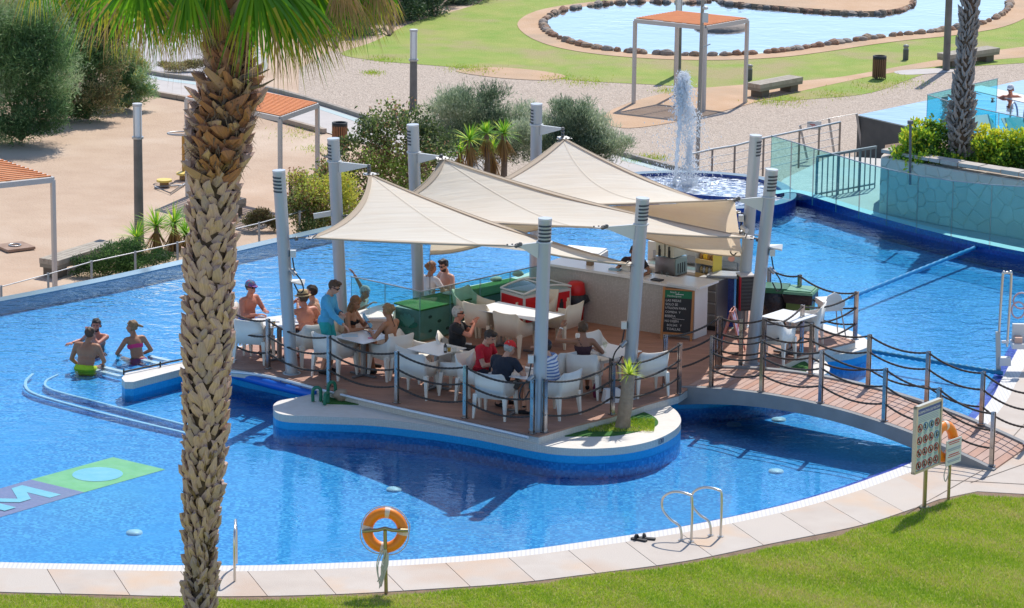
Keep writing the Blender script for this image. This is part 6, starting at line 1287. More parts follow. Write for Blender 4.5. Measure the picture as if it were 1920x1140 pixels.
def person(label, loc, face, pose='sit', sk='fair', hair='brown', hstyle='short', lean=0.0, handL=None, handR=None, head=(0, 0), sex='m', garments=(), extras=(), size=1.0, bulk=1.0, legs=None, z=None, roll=0.0, hintL=None, hintR=None):
    """local frame: faces +Y, x to the person's right; origin on the floor under the hips"""
    fem = sex == 'f'; hz = {'sit': .53, 'stand': .93, 'perch': .62}[pose]
    Pv = Vector((0, 0, hz)); U = Vector((math.sin(roll), math.sin(lean), math.cos(lean))).normalized(); Rt = U.to_track_quat('Z', 'Y').to_matrix()
    # torso frame with x kept level
    xax = Vector((1, 0, -math.sin(roll))).normalized(); yax = U.cross(xax).normalized(); RT = Matrix((xax, yax, U)).transposed(); T = lambda x, y, q: Pv+RT @ Vector((x, y, q))
    bk = bulk; sw = (.165 if fem else .19)*(.6+.4*bk)
    prim = []; E = lambda c, r, lab, R=None: prim.append(('e', Vector(c), r, R if R is not None else RT, lab)); C = lambda a, b_, ra, rb, lab: prim.append(('c', Vector(a), Vector(b_), ra, rb, lab))
    E(T(0, -.01, .02), (.165*bk if not fem else .17, .12*bk, .115), 'pelvis'); E(T(0, 0, .17), (.135*bk if not fem else .12, .098*bk*bk, .14), 'belly'); E(T(0, -.005, .33), ((.165 if not fem else .14)*bk, .105*bk, .165), 'chest')
    C(T(-sw+.02, -.01, .435), T(sw-.02, -.01, .435), .056*bk, .056*bk, 'chest'); C(T(0, -.01, .45), T(0, .01, .55), .062, .054, 'neck')
    if fem: E(T(-.065, .085, .31), (.062, .05, .06), 'chest'); E(T(.065, .085, .31), (.062, .05, .06), 'chest')
    nb_ = T(0, .0, .54); yaw, pit = head; RH = RT.copy(); RH = Matrix.Rotation(yaw, 3, 'Z') @ Matrix.Rotation(pit, 3, 'X') if True else RH
    HC = nb_+RH @ Vector((0, .025, .115)); H = lambda x, y, q: HC+RH @ Vector((x, y, q))
    E(H(0, -.015, .03), (.074, .095, .095), 'head', RH); E(H(0, .025, -.045), (.056, .07, .075), 'head', RH); E(H(0, .06, -.075), (.032, .03, .025), 'head', RH)
    C(H(0, .088, .005), H(0, .104, -.03), .009, .015, 'head'); E(H(-.077, -.005, -.012), (.012, .022, .032), 'head', RH); E(H(.077, -.005, -.012), (.012, .022, .032), 'head', RH)
    # arms
    rest = {'sit': ((-.20, .32, .12), (.20, .32, .12)), 'stand': ((-.22, .06, -.10), (.22, .06, -.10)), 'perch': ((-.3, .25, .1), (.3, .25, .1))}[pose]; hands = []
    for s, hnd, rs_, hint in ((-1, handL, rest[0], hintL), (1, handR, rest[1], hintR)):
        S = T(s*sw, -.01, .43); tgt = Pv+Vector(hnd if hnd is not None else rs_); el, wr = ik(S, tgt, .285, .25, hint or (s*.8, -.5, -.6))
        C(S, el, .050*bk, .040, 'uarm'); C(el, wr, .041, .028, 'farm'); hands.append((el, wr, s))
    # legs
    if pose == 'stand': L_ = legs or ((-.10, .02, 0), (.11, -.04, 0)); 
    else: L_ = legs or ((-.12, .38, 0), (.13, .42, 0))
    for s, ft in ((-1, L_[0]), (1, L_[1])):
        hp = Pv+Vector((s*.09, 0, -.02)); an = Vector((ft[0], ft[1], .085+ft[2])); kn, an = ik(hp, an, .43, .42, (s*.12, 1, .6) if pose != 'stand' else (0, 1, 0))
        C(hp, kn, .083*bk, .055, 'thigh'); C(kn, kn+(an-kn)*.4, .055, .054, 'shin'); C(kn+(an-kn)*.4, an, .054, .036, 'shin'); C(an+Vector((0, -.03, -.045)), an+Vector((s*.02, .16, -.06)), .036, .026, 'foot')
    b = MB()
    for p in prim:
        if p[0] == 'e': b.ell(p[1], p[2], R=p[3], n=16, k=10)
        else: b.cap(p[1], p[2], p[3], p[4], n=12)
    me = b.mesh('tmp', skin(sk)); o = bpy.data.objects.new('tmp', me); COL.objects.link(o)
    r = o.modifiers.new('r', 'REMESH'); r.mode = 'VOXEL'; r.voxel_size = .0155; r.use_smooth_shade = True; sm = o.modifiers.new('s', 'SMOOTH'); sm.factor = .5; sm.iterations = 3
    dg = bpy.context.evaluated_depsgraph_get(); body = bpy.data.meshes.new_from_object(o.evaluated_get(dg)); bpy.data.objects.remove(o); bpy.data.meshes.remove(me)
    nv = len(body.vertices); co = np.empty(nv*3, np.float32); body.vertices.foreach_get('co', co); co = co.reshape(-1, 3); no = np.empty(nv*3, np.float32); body.vertices.foreach_get('normal', no); no = no.reshape(-1, 3)
    D = []; TT_ = []; labs = []
    for p in prim:
        if p[0] == 'e':
            q = (co-np.array(p[1])) @ np.array(p[3]); k = np.linalg.norm(q/np.array(p[2]), axis=1); D.append((k-1)*min(p[2])); TT_.append(np.zeros(nv)); labs.append(p[4])
        else:
            a = np.array(p[1]); d = np.array(p[2])-a; t = np.clip(((co-a) @ d)/(d @ d), 0, 1); D.append(np.linalg.norm(co-a-t[:, None]*d, axis=1)-(p[3]+(p[4]-p[3])*t)); TT_.append(t); labs.append(p[5])
    D = np.array(D); idx = D.argmin(0); lab = np.array(labs)[idx]; tt = np.array(TT_)[idx, np.arange(nv)]
    tor = (co-np.array(Pv)) @ np.array(RT); hd = (co-np.array(HC)) @ np.array(RH)
    nl = len(body.polygons); lt = np.empty(nl, np.int32); body.polygons.foreach_get('loop_total', lt); ls = np.empty(nl, np.int32); body.polygons.foreach_get('loop_start', ls); lv = np.empty(len(body.loops), np.int32); body.loops.foreach_get('vertex_index', lv)
    quads = ls[lt == 4]; Q = lv[quads[:, None]+np.arange(4)]
    # hands with five fingers, joined to the body mesh as extra shells at the wrists
    hb = MB()
    for el, wr, s in hands:
        d = (wr-el).normalized(); up = Vector((0, 0, 1)); sd = d.cross(up); sd = sd.normalized() if sd.length > .1 else Vector((1, 0, 0)); dn = sd.cross(d).normalized()*-1; dn = dn if dn.z < 0 else -dn
        pc = wr+d*.055; RM = Matrix((sd, d, sd.cross(d))).transposed(); hb.ell(pc, (.040, .052, .016), R=RM, n=10, k=6)
        for f_, (off, ln) in enumerate(((-.030, .062), (-.010, .078), (.011, .080), (.031, .070))):
            a = wr+d*.095+sd*off; m1 = a+d*ln*.55+dn*.012; m2 = m1+d*ln*.35+dn*.026; hb.cap(a, m1, .0098, .0085, n=6); hb.cap(m1, m2, .0085, .0072, n=6)
        a = wr+d*.035+sd*(-s)*.034; m1 = a+d*.035-sd*s*.022+dn*.008; m2 = m1+d*.028+dn*.008; hb.cap(a, m1, .0115, .010, n=6); hb.cap(m1, m2, .010, .008, n=6)
    hv = np.array(hb.v, np.float32); hf = np.array([f for f in hb.f], np.int32) if all(len(f) == 4 for f in hb.f) else None
    full = np_mesh('body', np.vstack([co, hv]), np.vstack([Q, hf+nv]), skin(sk), smooth=True)
    root = thing('person', label, 'person', loc, face); root.scale = (1.08, 1.08, 1.06); part('body', full, None, root)
    ew = MB(); 
    for s in (-1, 1): ew.ell(H(s*.028, .073, .012), (.011, .008, .007), R=RH, n=8, k=5)
    part('eyes', ew, EYE, root); mw = MB(); mw.ell(H(0, .090, -.055), (.022, .007, .006), R=RH, n=8, k=5); part('mouth', mw, LIP, root)
    if 'shades' not in extras:
        mw = MB()
        for s in (-1, 1): mw.ell(H(s*.028, .079, .028), (.017, .006, .004), R=RH, n=8, k=4)
        part('eyebrows', mw, HAIRM[hair], root)
    def shell(name, mask, m, off=.012, noise_=0.0):
        fm = mask[Q].all(axis=1); q = Q[fm]
        if len(q) == 0: return
        u, inv = np.unique(q, return_inverse=True); v = co[u]+no[u]*off
        if noise_: v = v+no[u]*(np.sin(v[:, :1]*70+v[:, 2:]*50)*noise_+np.sin(v[:, 1:2]*90)*noise_*.6)
        part(name, np_mesh(name, v, inv.reshape(-1, 4), m, smooth=True), None, root)
    isl = lambda *a: np.isin(lab, a)
    tz = tor[:, 2]
    for g in garments:
        kind, m = g[0], g[1]
        if kind == 'tshirt': shell('shirt', (isl('chest', 'belly') | (isl('pelvis') & (tz > -.02)) | (isl('uarm') & (tt < .62)) | (isl('neck') & (tt < .25))), m, .014, .003)
        elif kind == 'longsleeve': shell('shirt', (isl('chest', 'belly') | (isl('pelvis') & (tz > -.06)) | isl('uarm') | (isl('farm') & (tt < .95)) | (isl('neck') & (tt < .35))), m, .018, .004)
        elif kind == 'shorts': shell('shorts', ((isl('pelvis') & (tz < .09)) | (isl('thigh') & (tt < (g[2] if len(g) > 2 else .7)))), m, .014, .003)
        elif kind == 'bikini':
            shell('bikini_top', (isl('chest', 'belly') & (tz > .26) & (tz < .345)), m, .006); shell('bikini_bottom', (isl('pelvis') & (tz < .07)) | (isl('thigh') & (tt < .05)), m, .006)
        elif kind == 'halter':
            shell('bikini_top', (isl('chest', 'belly') & (tz > .24) & (tz < .36) & (tor[:, 1] > .01)), m, .006); shell('neck_tie', (isl('neck', 'chest') & (np.abs(tor[:, 0]) < .014+.03*(tz < .40)) & (tz > .38) & (tor[:, 1] < .0)), m, .005); shell('waist_tie', (isl('belly', 'pelvis') & (tz > .05) & (tz < .085)), m, .005); shell('bikini_bottom', (isl('pelvis') & (tz < .05)) | (isl('thigh') & (tt < .05)), m, .006)
        elif kind == 'dress': shell('dress', (isl('belly') | (isl('chest') & (tz < .37)) | isl('pelvis') | (isl('thigh') & (tt < .6))), m, .012, .003)
        elif kind == 'strap': shell('strap', (isl('chest', 'belly') & (np.abs(tor[:, 0]-(tz-.3)*g[2]) < .014)), m, .008)
        elif kind == 'shoes': shell('shoe', isl('foot') & (co[:, 0] < 0), m, .006); shell('shoe', isl('foot') & (co[:, 0] >= 0), m, .006)
    hx, hy, hzz = hd[:, 0], hd[:, 1], hd[:, 2]; ish = isl('head', 'neck')
    hm = ish & (((hzz > .055) & (hy < .085)) | ((hy < -.005-.1*(hzz < 0)*0) & (hzz > -.055)) | ((hy < .03) & (hzz > .02)))
    if hstyle != 'bald': shell('hair', hm, HAIRM[hair], .014, .005)
    if hstyle == 'quiff': hb2 = MB(); hb2.ell(H(0, .04, .115), (.062, .055, .03), R=RH); part('quiff', hb2, HAIRM[hair], root)
    if hstyle == 'bun': hb2 = MB(); hb2.ell(H(0, -.115, .035), (.05, .045, .045), R=RH); hb2.ell(H(.02, -.10, .08), (.035, .03, .03), R=RH); part('bun', hb2, HAIRM[hair], root)
    if hstyle == 'pony': hb2 = MB(); hb2.cap(H(0, -.09, .05), H(.0, -.20, .02), .03, .018); part('ponytail', hb2, HAIRM[hair], root)
    if hstyle == 'long':
        hb2 = MB(); hb2.ell(H(0, -.05, -.10), (.085, .06, .15), R=RH); hb2.ell(H(-.07, -.0, -.12), (.03, .04, .13), R=RH); hb2.ell(H(.07, 0, -.12), (.03, .04, .13), R=RH)
        hb2.v = [tuple(Vector(q)+Vector((.01, .01, 0))*mnoise.noise(Vector((q[0]*40, q[1]*40, q[2]*6)))) for q in hb2.v]; part('long_hair', hb2, HAIRM[hair], root)
    if 'beard' in extras: shell('beard', ish & (hzz < -.035) & (hy > .0) & (hzz > -.12) & ~((np.abs(hx) < .02) & (hzz > -.06)), HAIRM[hair], .006)
    if 'shades' in extras:
        g_ = MB()
        for s in (-1, 1): g_.ell(H(s*.034, .083, .014), (.028, .012, .019), R=RH, n=10, k=6); g_.bar(H(s*.058, .072, .018), H(s*.082, -.01, .012), .006, .012)
        g_.bar(H(-.01, .094, .018), H(.01, .094, .018), .006); part('sunglasses', g_, LENS, root)
    for e in extras:
        if not isinstance(e, tuple): continue
        if e[0] == 'cap':
            shell('cap', ish & (hzz > .035), e[1], .020); g_ = MB(); ca = e[2] if len(e) > 2 else 0.0; RC = RH @ Matrix.Rotation(ca, 3, 'Z'); K = lambda x, y, q: HC+RC @ Vector((x, y, q))
            g_.add([K(x, y+d_, q) for d_ in (0,) for x, y, q in ((-.07, .06, .052), (-.05, .125, .042), (0, .15, .040), (.05, .125, .042), (.07, .06, .052), (0, .07, .062))], [(0, 1, 2, 5), (5, 2, 3, 4)]); g_.add([Vector(q)-Vector((0, 0, .008)) for q in g_.v[:6]], [(5, 2, 1, 0), (4, 3, 2, 5)]); part('cap_peak', g_, e[1], root)
        if e[0] == 'hat': g_ = MB(); g_.lathe(H(0, -.005, .055), [(.145, -.01), (.15, 0), (.105, .008), (.098, .02), (.09, .085), (.07, .10), (.03, .09), (.001, .088)], 24, R=RH); part('hat', g_, e[1], root); g_ = MB(); g_.lathe(H(0, -.005, .055), [(.108, .01), (.104, .035)], 24, R=RH); part('hat_band', g_, e[2], root)
        if e[0] == 'band': el, wr, s = hands[e[2]]; g_ = MB(); d = (wr-el).normalized(); g_.cyl(wr-d*.035, wr-d*.015, .036, n=12); part('wristband', g_, e[1], root)
        if e[0] == 'headband': g_ = MB(); g_.tube([H(.085*math.cos(a), -.01+.105*math.sin(a), .06+.01*math.sin(a)) for a in [k/20*6.283 for k in range(20)]], .012, 6, closed=True); part('headband', g_, e[1], root)
    return root, hands
fa = lambda x, y: math.atan2(y, x)-math.pi/2
NAVY = FAB('navy', (.012, .018, .035)); BLK = FAB('black', (.012, .012, .015)); REDF = FAB('red', (.50, .008, .025)); SKYF = FAB('sky', (.10, .42, .66), c2=(.07, .34, .58), ns=4); TEALF = FAB('teal', (.02, .36, .36)); PINK = FAB('pink', (.72, .04, .16))
STRIPE = stripe_mat('fabric_stripe', (.68, .70, .74), (.12, .20, .42), .055, 2, .55); LIME = FAB('lime', (.45, .62, .02)); TROP = FAB('tropical', (.02, .12, .16), c2=(.03, .25, .30), ns=9)
CAPM = FAB('patterned', (.45, .04, .10), c2=(.03, .08, .35), ns=14, contrast=2.0, c3=(.05, .3, .35), ns3=9); STRAW = mat('straw', (.50, .36, .18), .8, c2=(.42, .29, .14), ns=20, coord='o', bump=.002, bs=90); REDC = FAB('cap_red', (.62, .02, .02))
Gd = lambda u, v: G(u, v, DZ+.004)
SH = ('shoes', BLK)
# bathers
g = G(160, 690, 0); person('man with short brown hair and bare back sitting in the pool in lime trunks', (g.x, g.y, -.60), fa(.35, 1), 'sit', 'tan', 'brown', 'short', lean=.24, handL=(-.20, .22, -.02), handR=(.18, .34, .05), head=(-.5, -.25), garments=(('shorts', LIME, .3),), bulk=1.2, legs=((-.12, .3, 0), (.13, .3, 0)))
g = G(184, 645, 0); person('bearded man up to his chest in the pool, a hand at his cheek', (g.x, g.y, -1.27), fa(-.35, -1), 'stand', 'red', 'dark', 'short', lean=.10, handL=(.02, .24, .53), handR=(.46, .12, .28), head=(.3, -.1), garments=(('shorts', NAVY, .6),), extras=('beard',), hintL=(-.8, .1, -.8))
g = G(259, 669, 0); person('woman in a pink bikini with tied back hair standing in the pool', (g.x, g.y, -.67), fa(-.5, 1), 'sit', 'tan', 'blond', 'pony', lean=.30, roll=-.05, handL=(-.26, .32, .10), handR=(.18, .30, .06), head=(.9, .0), sex='f', garments=(('bikini', PINK),), size=.95)
g = G(668, 616, 0); person('bather in the pool leaning on the white counter with one arm raised', (g.x, g.y, -.55), fa(.9, -.4), 'perch', 'brown', 'grey', 'short', lean=.25, handL=(-.1, -.12, .98), handR=(.35, .42, .48), head=(-.2, -.3), garments=(('tshirt', FAB('grey_wet', (.45, .48, .46))),), hintL=(-1, 0, 0))
g = G(803, 578, 0); person('woman with tied hair in the pool at the planter, her back to us', (g.x, g.y, -.50), fa(.5, .8), 'perch', 'tan', 'ginger', 'bun', lean=.1, head=(-.5, -.1), sex='f', garments=(('tshirt', FAB('pale_shirt', (.58, .52, .47))),))
g = G(838, 572, 0); person('bare chested man with sunglasses in the pool beyond the planter', (g.x, g.y, -.48), fa(-.75, -.55), 'perch', 'fair', 'dark', 'quiff', lean=.06, handL=(-.2, .3, .2), handR=(.2, .3, .2), head=(.15, -.35), extras=('shades', 'beard'))
g = G(1893, 183, -.09); person('swimmer in a white cap resting arms on the ledge of the upper pool', (g.x, g.y+.1, -1.50), fa(.1, -1), 'stand', 'red', 'brown', 'short', lean=.25, handL=(-.5, .34, .42), handR=(.52, .34, .42), head=(-.4, -.1), extras=('shades', ('cap', FAB('cap_white', (.75, .75, .78)), math.pi*.0)))
# at the tables
person('shirtless man in a patterned cap holding his arms on the table', Gd(464, 657), fa(.8, -.55), 'sit', 'red', 'brown', 'short', lean=.12, handL=(-.08, .36, .24), handR=(.18, .36, .22), head=(-.15, -.05), garments=(('shorts', FAB('blue_print', (.04, .12, .4)), .7), SH), extras=('shades', ('cap', CAPM)), bulk=1.12)
person('man with bare back and a straw hat, a hand at his mouth', Gd(576, 682), fa(-.6, .8), 'sit', 'red', 'brown', 'short', lean=.16, handL=(-.06, .26, .58), handR=(.24, .28, .14), head=(.2, -.1), garments=(('shorts', NAVY, .75),), extras=(('hat', STRAW, FAB('hat_brown', (.10, .05, .03))),), bulk=1.1, hintL=(-1, .2, -.8))
person('dark haired companion hidden behind the man in the straw hat', Gd(592, 668), fa(-.85, .1), 'sit', 'fair', 'dark', 'short', lean=.1, handL=(-.1, .3, .45), handR=(.1, .3, .4), garments=(('tshirt', FAB('skin_top', (.5, .3, .2))),), sex='f')
person('waiter standing in a light blue long sleeved shirt and teal shorts', Gd(612, 699), fa(.85, -.25), 'stand', 'fair', 'brown', 'quiff', lean=.12, handL=(-.02, .26, .16), handR=(.20, .38, .02), head=(-.0, -.5), garments=(('longsleeve', SKYF), ('shorts', TEALF, .85), SH), extras=('shades',), hintR=(.5, -.6, -.6))
r_, hd_ = person('long haired woman in a black bikini reading a blue folder', Gd(654, 686), fa(.85, -.35), 'sit', 'tan', 'ginger', 'long', lean=.12, handL=(-.0, .34, .30), handR=(.14, .34, .22), head=(-.05, -.4), sex='f', garments=(('bikini', BLK), SH))
person('woman with pinned up hair and an open brown back in a dark halter top', Gd(733, 706), fa(-.75, .6), 'sit', 'tan', 'blond', 'bun', lean=.06, handL=(-.10, .36, .22), handR=(.16, .38, .16), head=(.15, -.15), sex='f', garments=(('halter', BLK), SH), legs=((-.05, .35, 0), (.2, .15, .0)))
person('grey haired man in sunglasses and black T-shirt, hand under his chin', Gd(857, 711), fa(1, -.12), 'sit', 'red', 'grey', 'short', lean=-.02, handL=(-.06, .26, .44), handR=(.08, .30, .50), head=(.05, .0), garments=(('tshirt', BLK), ('shorts', BLK, .8), SH), extras=('shades',), bulk=1.2, hintR=(.9, .1, -1))
person('young man with black hair in a red polo shirt looking down', Gd(902, 752), fa(.75, -.45), 'sit', 'fair', 'dark', 'quiff', lean=.16, handL=(-.12, .32, .2), handR=(.06, .36, .2), head=(-.1, -.55), garments=(('tshirt', REDF), ('shorts', NAVY, .8), SH), extras=(('band', FAB('band_yellow', (.7, .5, .05)), 1),), bulk=1.02)
person('man in a red cap and black shirt bent over the table, his back to us', Gd(934, 780), fa(.55, .75), 'sit', 'fair', 'grey', 'short', lean=.42, handL=(-.14, .44, .22), handR=(.18, .44, .22), head=(-.35, -.35), garments=(('tshirt', NAVY), ('shorts', FAB('khaki', (.10, .09, .08)), .8)), extras=(('cap', REDC),), bulk=1.18)
person('man in a striped shirt and dark cap behind the front mast, hand at his ear', Gd(1036, 778), fa(-.85, .35), 'sit', 'fair', 'dark', 'short', lean=.20, handL=(-.10, .26, .56), handR=(.06, .34, .58), head=(.1, -.15), garments=(('tshirt', STRIPE), ('shorts', TROP, .85), SH), extras=('shades', ('cap', NAVY), ('band', FAB('band_yellow', (.7, .5, .05)), 0)), bulk=1.15, hintL=(-.6, .4, -1))
person('woman with short brown hair and bare shoulders raising her left arm', Gd(1092, 742), fa(-.1, 1), 'sit', 'brown', 'brown', 'short', lean=.05, handL=(-.34, .26, .62), handR=(.24, .32, .22), head=(.35, 0), sex='f', garments=(('dress', FAB('dress_dark', (.05, .02, .03))), ('strap', BLK, -.5), SH), extras=(('band', FAB('band_white', (.75, .75, .75)), 0),), hintL=(-1, -.1, -.6))
bt_, _ = person('bartender in a dark shirt behind the counter, mostly hidden by the mast', Gd(1186, 604), fa(-.2, -1), 'stand', 'brown', 'dark', 'short', lean=.10, handL=(-.28, .34, .20), handR=(.26, .34, .2), head=(.3, -.3), garments=(('tshirt', FAB('bar_black', (.025, .02, .025), c2=(.25, .01, .04), ns=3, contrast=2.0)), ('shorts', BLK, 1.0), SH), extras=('shades',))
bt_.scale = (.95, .95, .93)
# the blue folder she holds
el, wr, s = hd_[0]; M_ = Matrix.Translation(r_.location) @ Matrix.Rotation(r_.rotation_euler.z, 4, 'Z'); q = M_ @ (wr+(wr-el).normalized()*.10); b = MB(); R = Matrix.Rotation(r_.rotation_euler.z, 3, 'Z') @ Matrix.Rotation(-.9, 3, 'X'); b.box(q+Vector((.02, 0, .06)), (.21, .012, .29), R=Matrix.Rotation(r_.rotation_euler.z+.3, 3, 'Z') @ Matrix.Rotation(.6, 3, 'X')); single('folder', b, mat('folder_blue', (.04, .26, .50), .5), 'blue folder held by the long haired woman', 'folder', q)
# ------------------------------------------------------------------ plants
def leafm(name, c, tr=.42): return mat('leaf_'+name, c, .6, transl=tr)
def fol_mesh(name, blobs, n, ll, lw, mats, up=.3, lump=.35, shell=.55, seed=1, weights=None, tint_up=False, spray=0):
    """leaves spread through uneven blobs; blobs = (centre, (rx, ry, rz))"""
    R = np.random.default_rng(seed); ext = []
    for c, r in blobs:
        for k in range(7):
            d = R.normal(size=3); d[2] = abs(d[2])*.9 if R.random() < .75 else d[2]; d /= np.linalg.norm(d); q = R.uniform(.28, .5); ext.append((tuple(np.array(c)+d*np.array(r)*R.uniform(.8, 1.05)), (r[0]*q, r[1]*q, r[2]*q)))
    blobs = [(c, (r[0]*.88, r[1]*.88, r[2]*.88)) for c, r in blobs]+ext; vol = np.array([b[1][0]*b[1][1]*b[1][2] for b in blobs])**.8; cnt = R.multinomial(n, vol/vol.sum()); Pn = []; Nn = []
    for (c, r), k in zip(blobs, cnt):
        d = R.normal(size=(k, 3)); d /= np.linalg.norm(d, axis=1)[:, None]; ph = R.uniform(0, 6.28, 6)
        nz = (np.sin(d[:, 0]*5+ph[0])*np.sin(d[:, 1]*4+ph[1])+np.sin(d[:, 2]*6+ph[2])*np.sin(d[:, 0]*3+ph[3])*.8+np.sin(d[:, 0]*11+ph[4])*np.sin(d[:, 2]*13+ph[5])*.45)
        rad = (R.random(k)**shell)*(1+lump*nz*.6)+R.exponential(.05, k)
        Pn.append(np.array(c)+d*rad[:, None]*np.array(r)); Nn.append(d)
    P = np.vstack(Pn); D = np.vstack(Nn); n = len(P)
    ax = D*.5+R.normal(size=(n, 3))*.6; ax[:, 2] += up; ax /= np.linalg.norm(ax, axis=1)[:, None]
    sd = np.cross(ax, R.normal(size=(n, 3))); sd /= np.linalg.norm(sd, axis=1)[:, None]
    L = ll*R.uniform(.6, 1.3, n)[:, None]; W = lw*R.uniform(.7, 1.2, n)[:, None]
    v = np.empty((n, 4, 3)); v[:, 0] = P; v[:, 1] = P+ax*L*.5+sd*W*.5; v[:, 2] = P+ax*L; v[:, 3] = P+ax*L*.5-sd*W*.5
    cl = np.sin(P[:, 0]*2.3+seed)+np.sin(P[:, 1]*2.9+seed*2)+np.sin(P[:, 2]*3.1)+R.normal(0, .9, n)
    q = np.linspace(-2.2, 2.2, len(mats)+1)[1:-1]; mi = np.searchsorted(q, cl)
    return np_mesh(name, v.reshape(-1, 3), np.arange(n*4).reshape(n, 4), mats, mi)
def stems(base, tips, r0, m, seed=1, wob=.12):
    r = random.Random(seed); b = MB()
    for t in tips:
        t = Vector(t); base = Vector(base); pts = [base+(t-base)*k+Vector((r.uniform(-wob, wob), r.uniform(-wob, wob), 0))*math.sin(k*3.1) for k in (0, .25, .5, .75, 1)]
        b.tube(pts, r0, 6, rs=[r0, r0*.8, r0*.6, r0*.42, r0*.2])
    return b
BARK = mat('bark_brown', (.13, .09, .06), .95, c2=(.2, .15, .11), ns=9, bump=.01)
def shrub(name, label, cat, base, blobs, n, ll, lw, mats, group=None, seed=1, stem_r=.05, part_name='crown', **k):
    base = Vector(base); root = thing(name, label, cat, base, group=group)
    part('stem', stems(base, [Vector(c)+Vector((0, 0, r[2]*.3)) for c, r in blobs], stem_r, BARK, seed), BARK, root, True)
    part(part_name, fol_mesh(part_name, blobs, n, ll, lw, mats, seed=seed, **k), None, root, True); return root
def PB(lst, Y): return [(tuple(V(u, v, Y+dy)), (r*rx, r*.9, r*rz)) for u, v, dy, r, rx, rz in lst]
TG = [leafm('tam_deep', (0.070, 0.155, 0.054)), leafm('tam_mid', (0.155, 0.295, 0.109)), leafm('tam_pale', (0.310, 0.465, 0.202)), leafm('tam_grey', (0.403, 0.512, 0.295))]
TB = [leafm('tam_brown', (0.155, 0.124, 0.054)), leafm('tam_olive', (0.232, 0.264, 0.093)), leafm('tam_rust', (0.403, 0.310, 0.155)), leafm('tam_straw', (0.512, 0.465, 0.232))]
Y1 = G(60, 275, -1.2).y+1.0; g0 = G(45, 265, -1.2)
shrub('tamarisk', 'big feathery green tamarisk at the left edge of the sand', 'tree', G(40, 262, -1.2), PB([(15, 60, .5, 1.5, 1, 1.1), (70, 110, 0, 1.2, 1, 1.2), (20, 170, -.5, 1.3, 1, 1.1), (95, 170, -.4, .8, 1, 1.0), (65, 225, -.8, .75, 1.1, .8), (-30, 110, 0, 1.6, 1, 1.3), (50, 30, .8, 1.0, 1.2, 1), (40, 245, -.9, .55, 1.8, .5), (-10, 240, -.9, .6, 1.3, .6), (85, 240, -.9, .35, 1.5, .6)], Y1), 90000, .15, .022, TG, seed=3, group='tamarisks by the sandy court', up=.5, lump=.5)
shrub('tamarisk', 'brownish tamarisk between the green tamarisk and the small bright bush', 'tree', G(165, 222, -1.2), PB([(165, 60, .5, .95, 1, 1.2), (150, 130, 0, .9, 1, 1.2), (190, 115, .2, .7, 1, 1.2), (175, 185, -.3, .6, 1.3, .8), (125, 90, .3, .8, 1, 1.2), (135, 195, -.4, .55, 1.2, .8), (190, 30, 1, .6, 1, 1.3), (160, 212, -.5, .4, 2.0, .6), (130, 215, -.5, .35, 1.4, .6), (215, 70, .8, .5, 1, 1.2)], Y1+3.5), 60000, .14, .020, TB+TG[:2], seed=5, group='tamarisks by the sandy court', up=.5, lump=.5)
shrub('tamarisk', 'small bright green tamarisk by the end of the paved path', 'tree', G(240, 200, -1.2), PB([(225, 140, .3, .55, 1, 1.3), (250, 150, 0, .55, 1.1, 1.0), (215, 175, -.2, .45, 1, .9), (275, 175, 0, .32, 1.3, .7), (240, 120, .3, .4, 1, 1.2), (245, 190, -.3, .3, 1.8, .5), (215, 195, -.3, .25, 1.4, .6)], Y1+5), 26000, .12, .020, TG[1:]+[leafm('tam_yellow', (0.589, 0.512, 0.078))], seed=7, group='tamarisks by the sandy court', up=.5)
DG = [leafm('dark_a', (0.031, 0.070, 0.031), .15), leafm('dark_b', (0.070, 0.132, 0.054), .2), leafm('dark_c', (0.139, 0.217, 0.093), .2), leafm('dark_d', (0.202, 0.264, 0.155), .2)]
Y2 = G(740, 72, -1.2).y+1
for i, (lst, lab, bs) in enumerate((([(640, 40, 0, 1.0, 1.1, 1), (600, 20, .5, 1.1, 1, 1.1), (650, -10, 1, 1.3, 1, 1)], 'dark bush right behind the hanging palm leaves', (630, 88)), ([(730, 25, 0, 1.0, 1.2, .9), (700, 5, .6, 1.1, 1, 1), (760, -5, 1, 1.2, 1, .9)], 'dark bush above the first lamp post of the lawn', (730, 66)), ([(815, -5, .5, .9, 1.3, .7), (860, -25, 1.5, 1.1, 1.2, .8), (790, 10, 0, .6, 1.2, .7)], 'dark bush at the top of the picture near the bank of the lawn', (815, 30)))):
    shrub('dark_bush', lab, 'bush', G(bs[0], bs[1], -1.2), PB(lst, Y2+i*3.2), 26000, .12, .04, DG, seed=11+i, group='dark bushes along the far lawn', lump=.5)
LS = [leafm('shrub_deep', (0.078, 0.116, 0.039)), leafm('shrub_green', (0.171, 0.248, 0.070)), leafm('shrub_olive', (0.341, 0.372, 0.124)), leafm('shrub_red', (0.403, 0.217, 0.124)), leafm('shrub_lime', (0.465, 0.558, 0.109))]
Y3 = 82.5
shrub('leafy_shrub', 'tall loose shrub with small glossy leaves behind the rear masts', 'shrub', G(720, 395, -1.2), PB([(725, 245, 0, .62, 1.2, 1), (782, 238, .1, .52, 1, 1), (685, 262, 0, .5, 1, .9), (700, 330, -.3, .85, 1.1, 1.0), (770, 320, -.2, .8, 1.1, 1.1), (648, 320, -.3, .55, 1, 1), (815, 290, 0, .6, 1.1, 1.1), (620, 350, -.3, .45, 1, 1), (745, 390, -.4, .7, 1.4, .7)], Y3), 17000, .088, .052, LS, seed=21, shell=.5, lump=.6, stem_r=.035, up=.1)
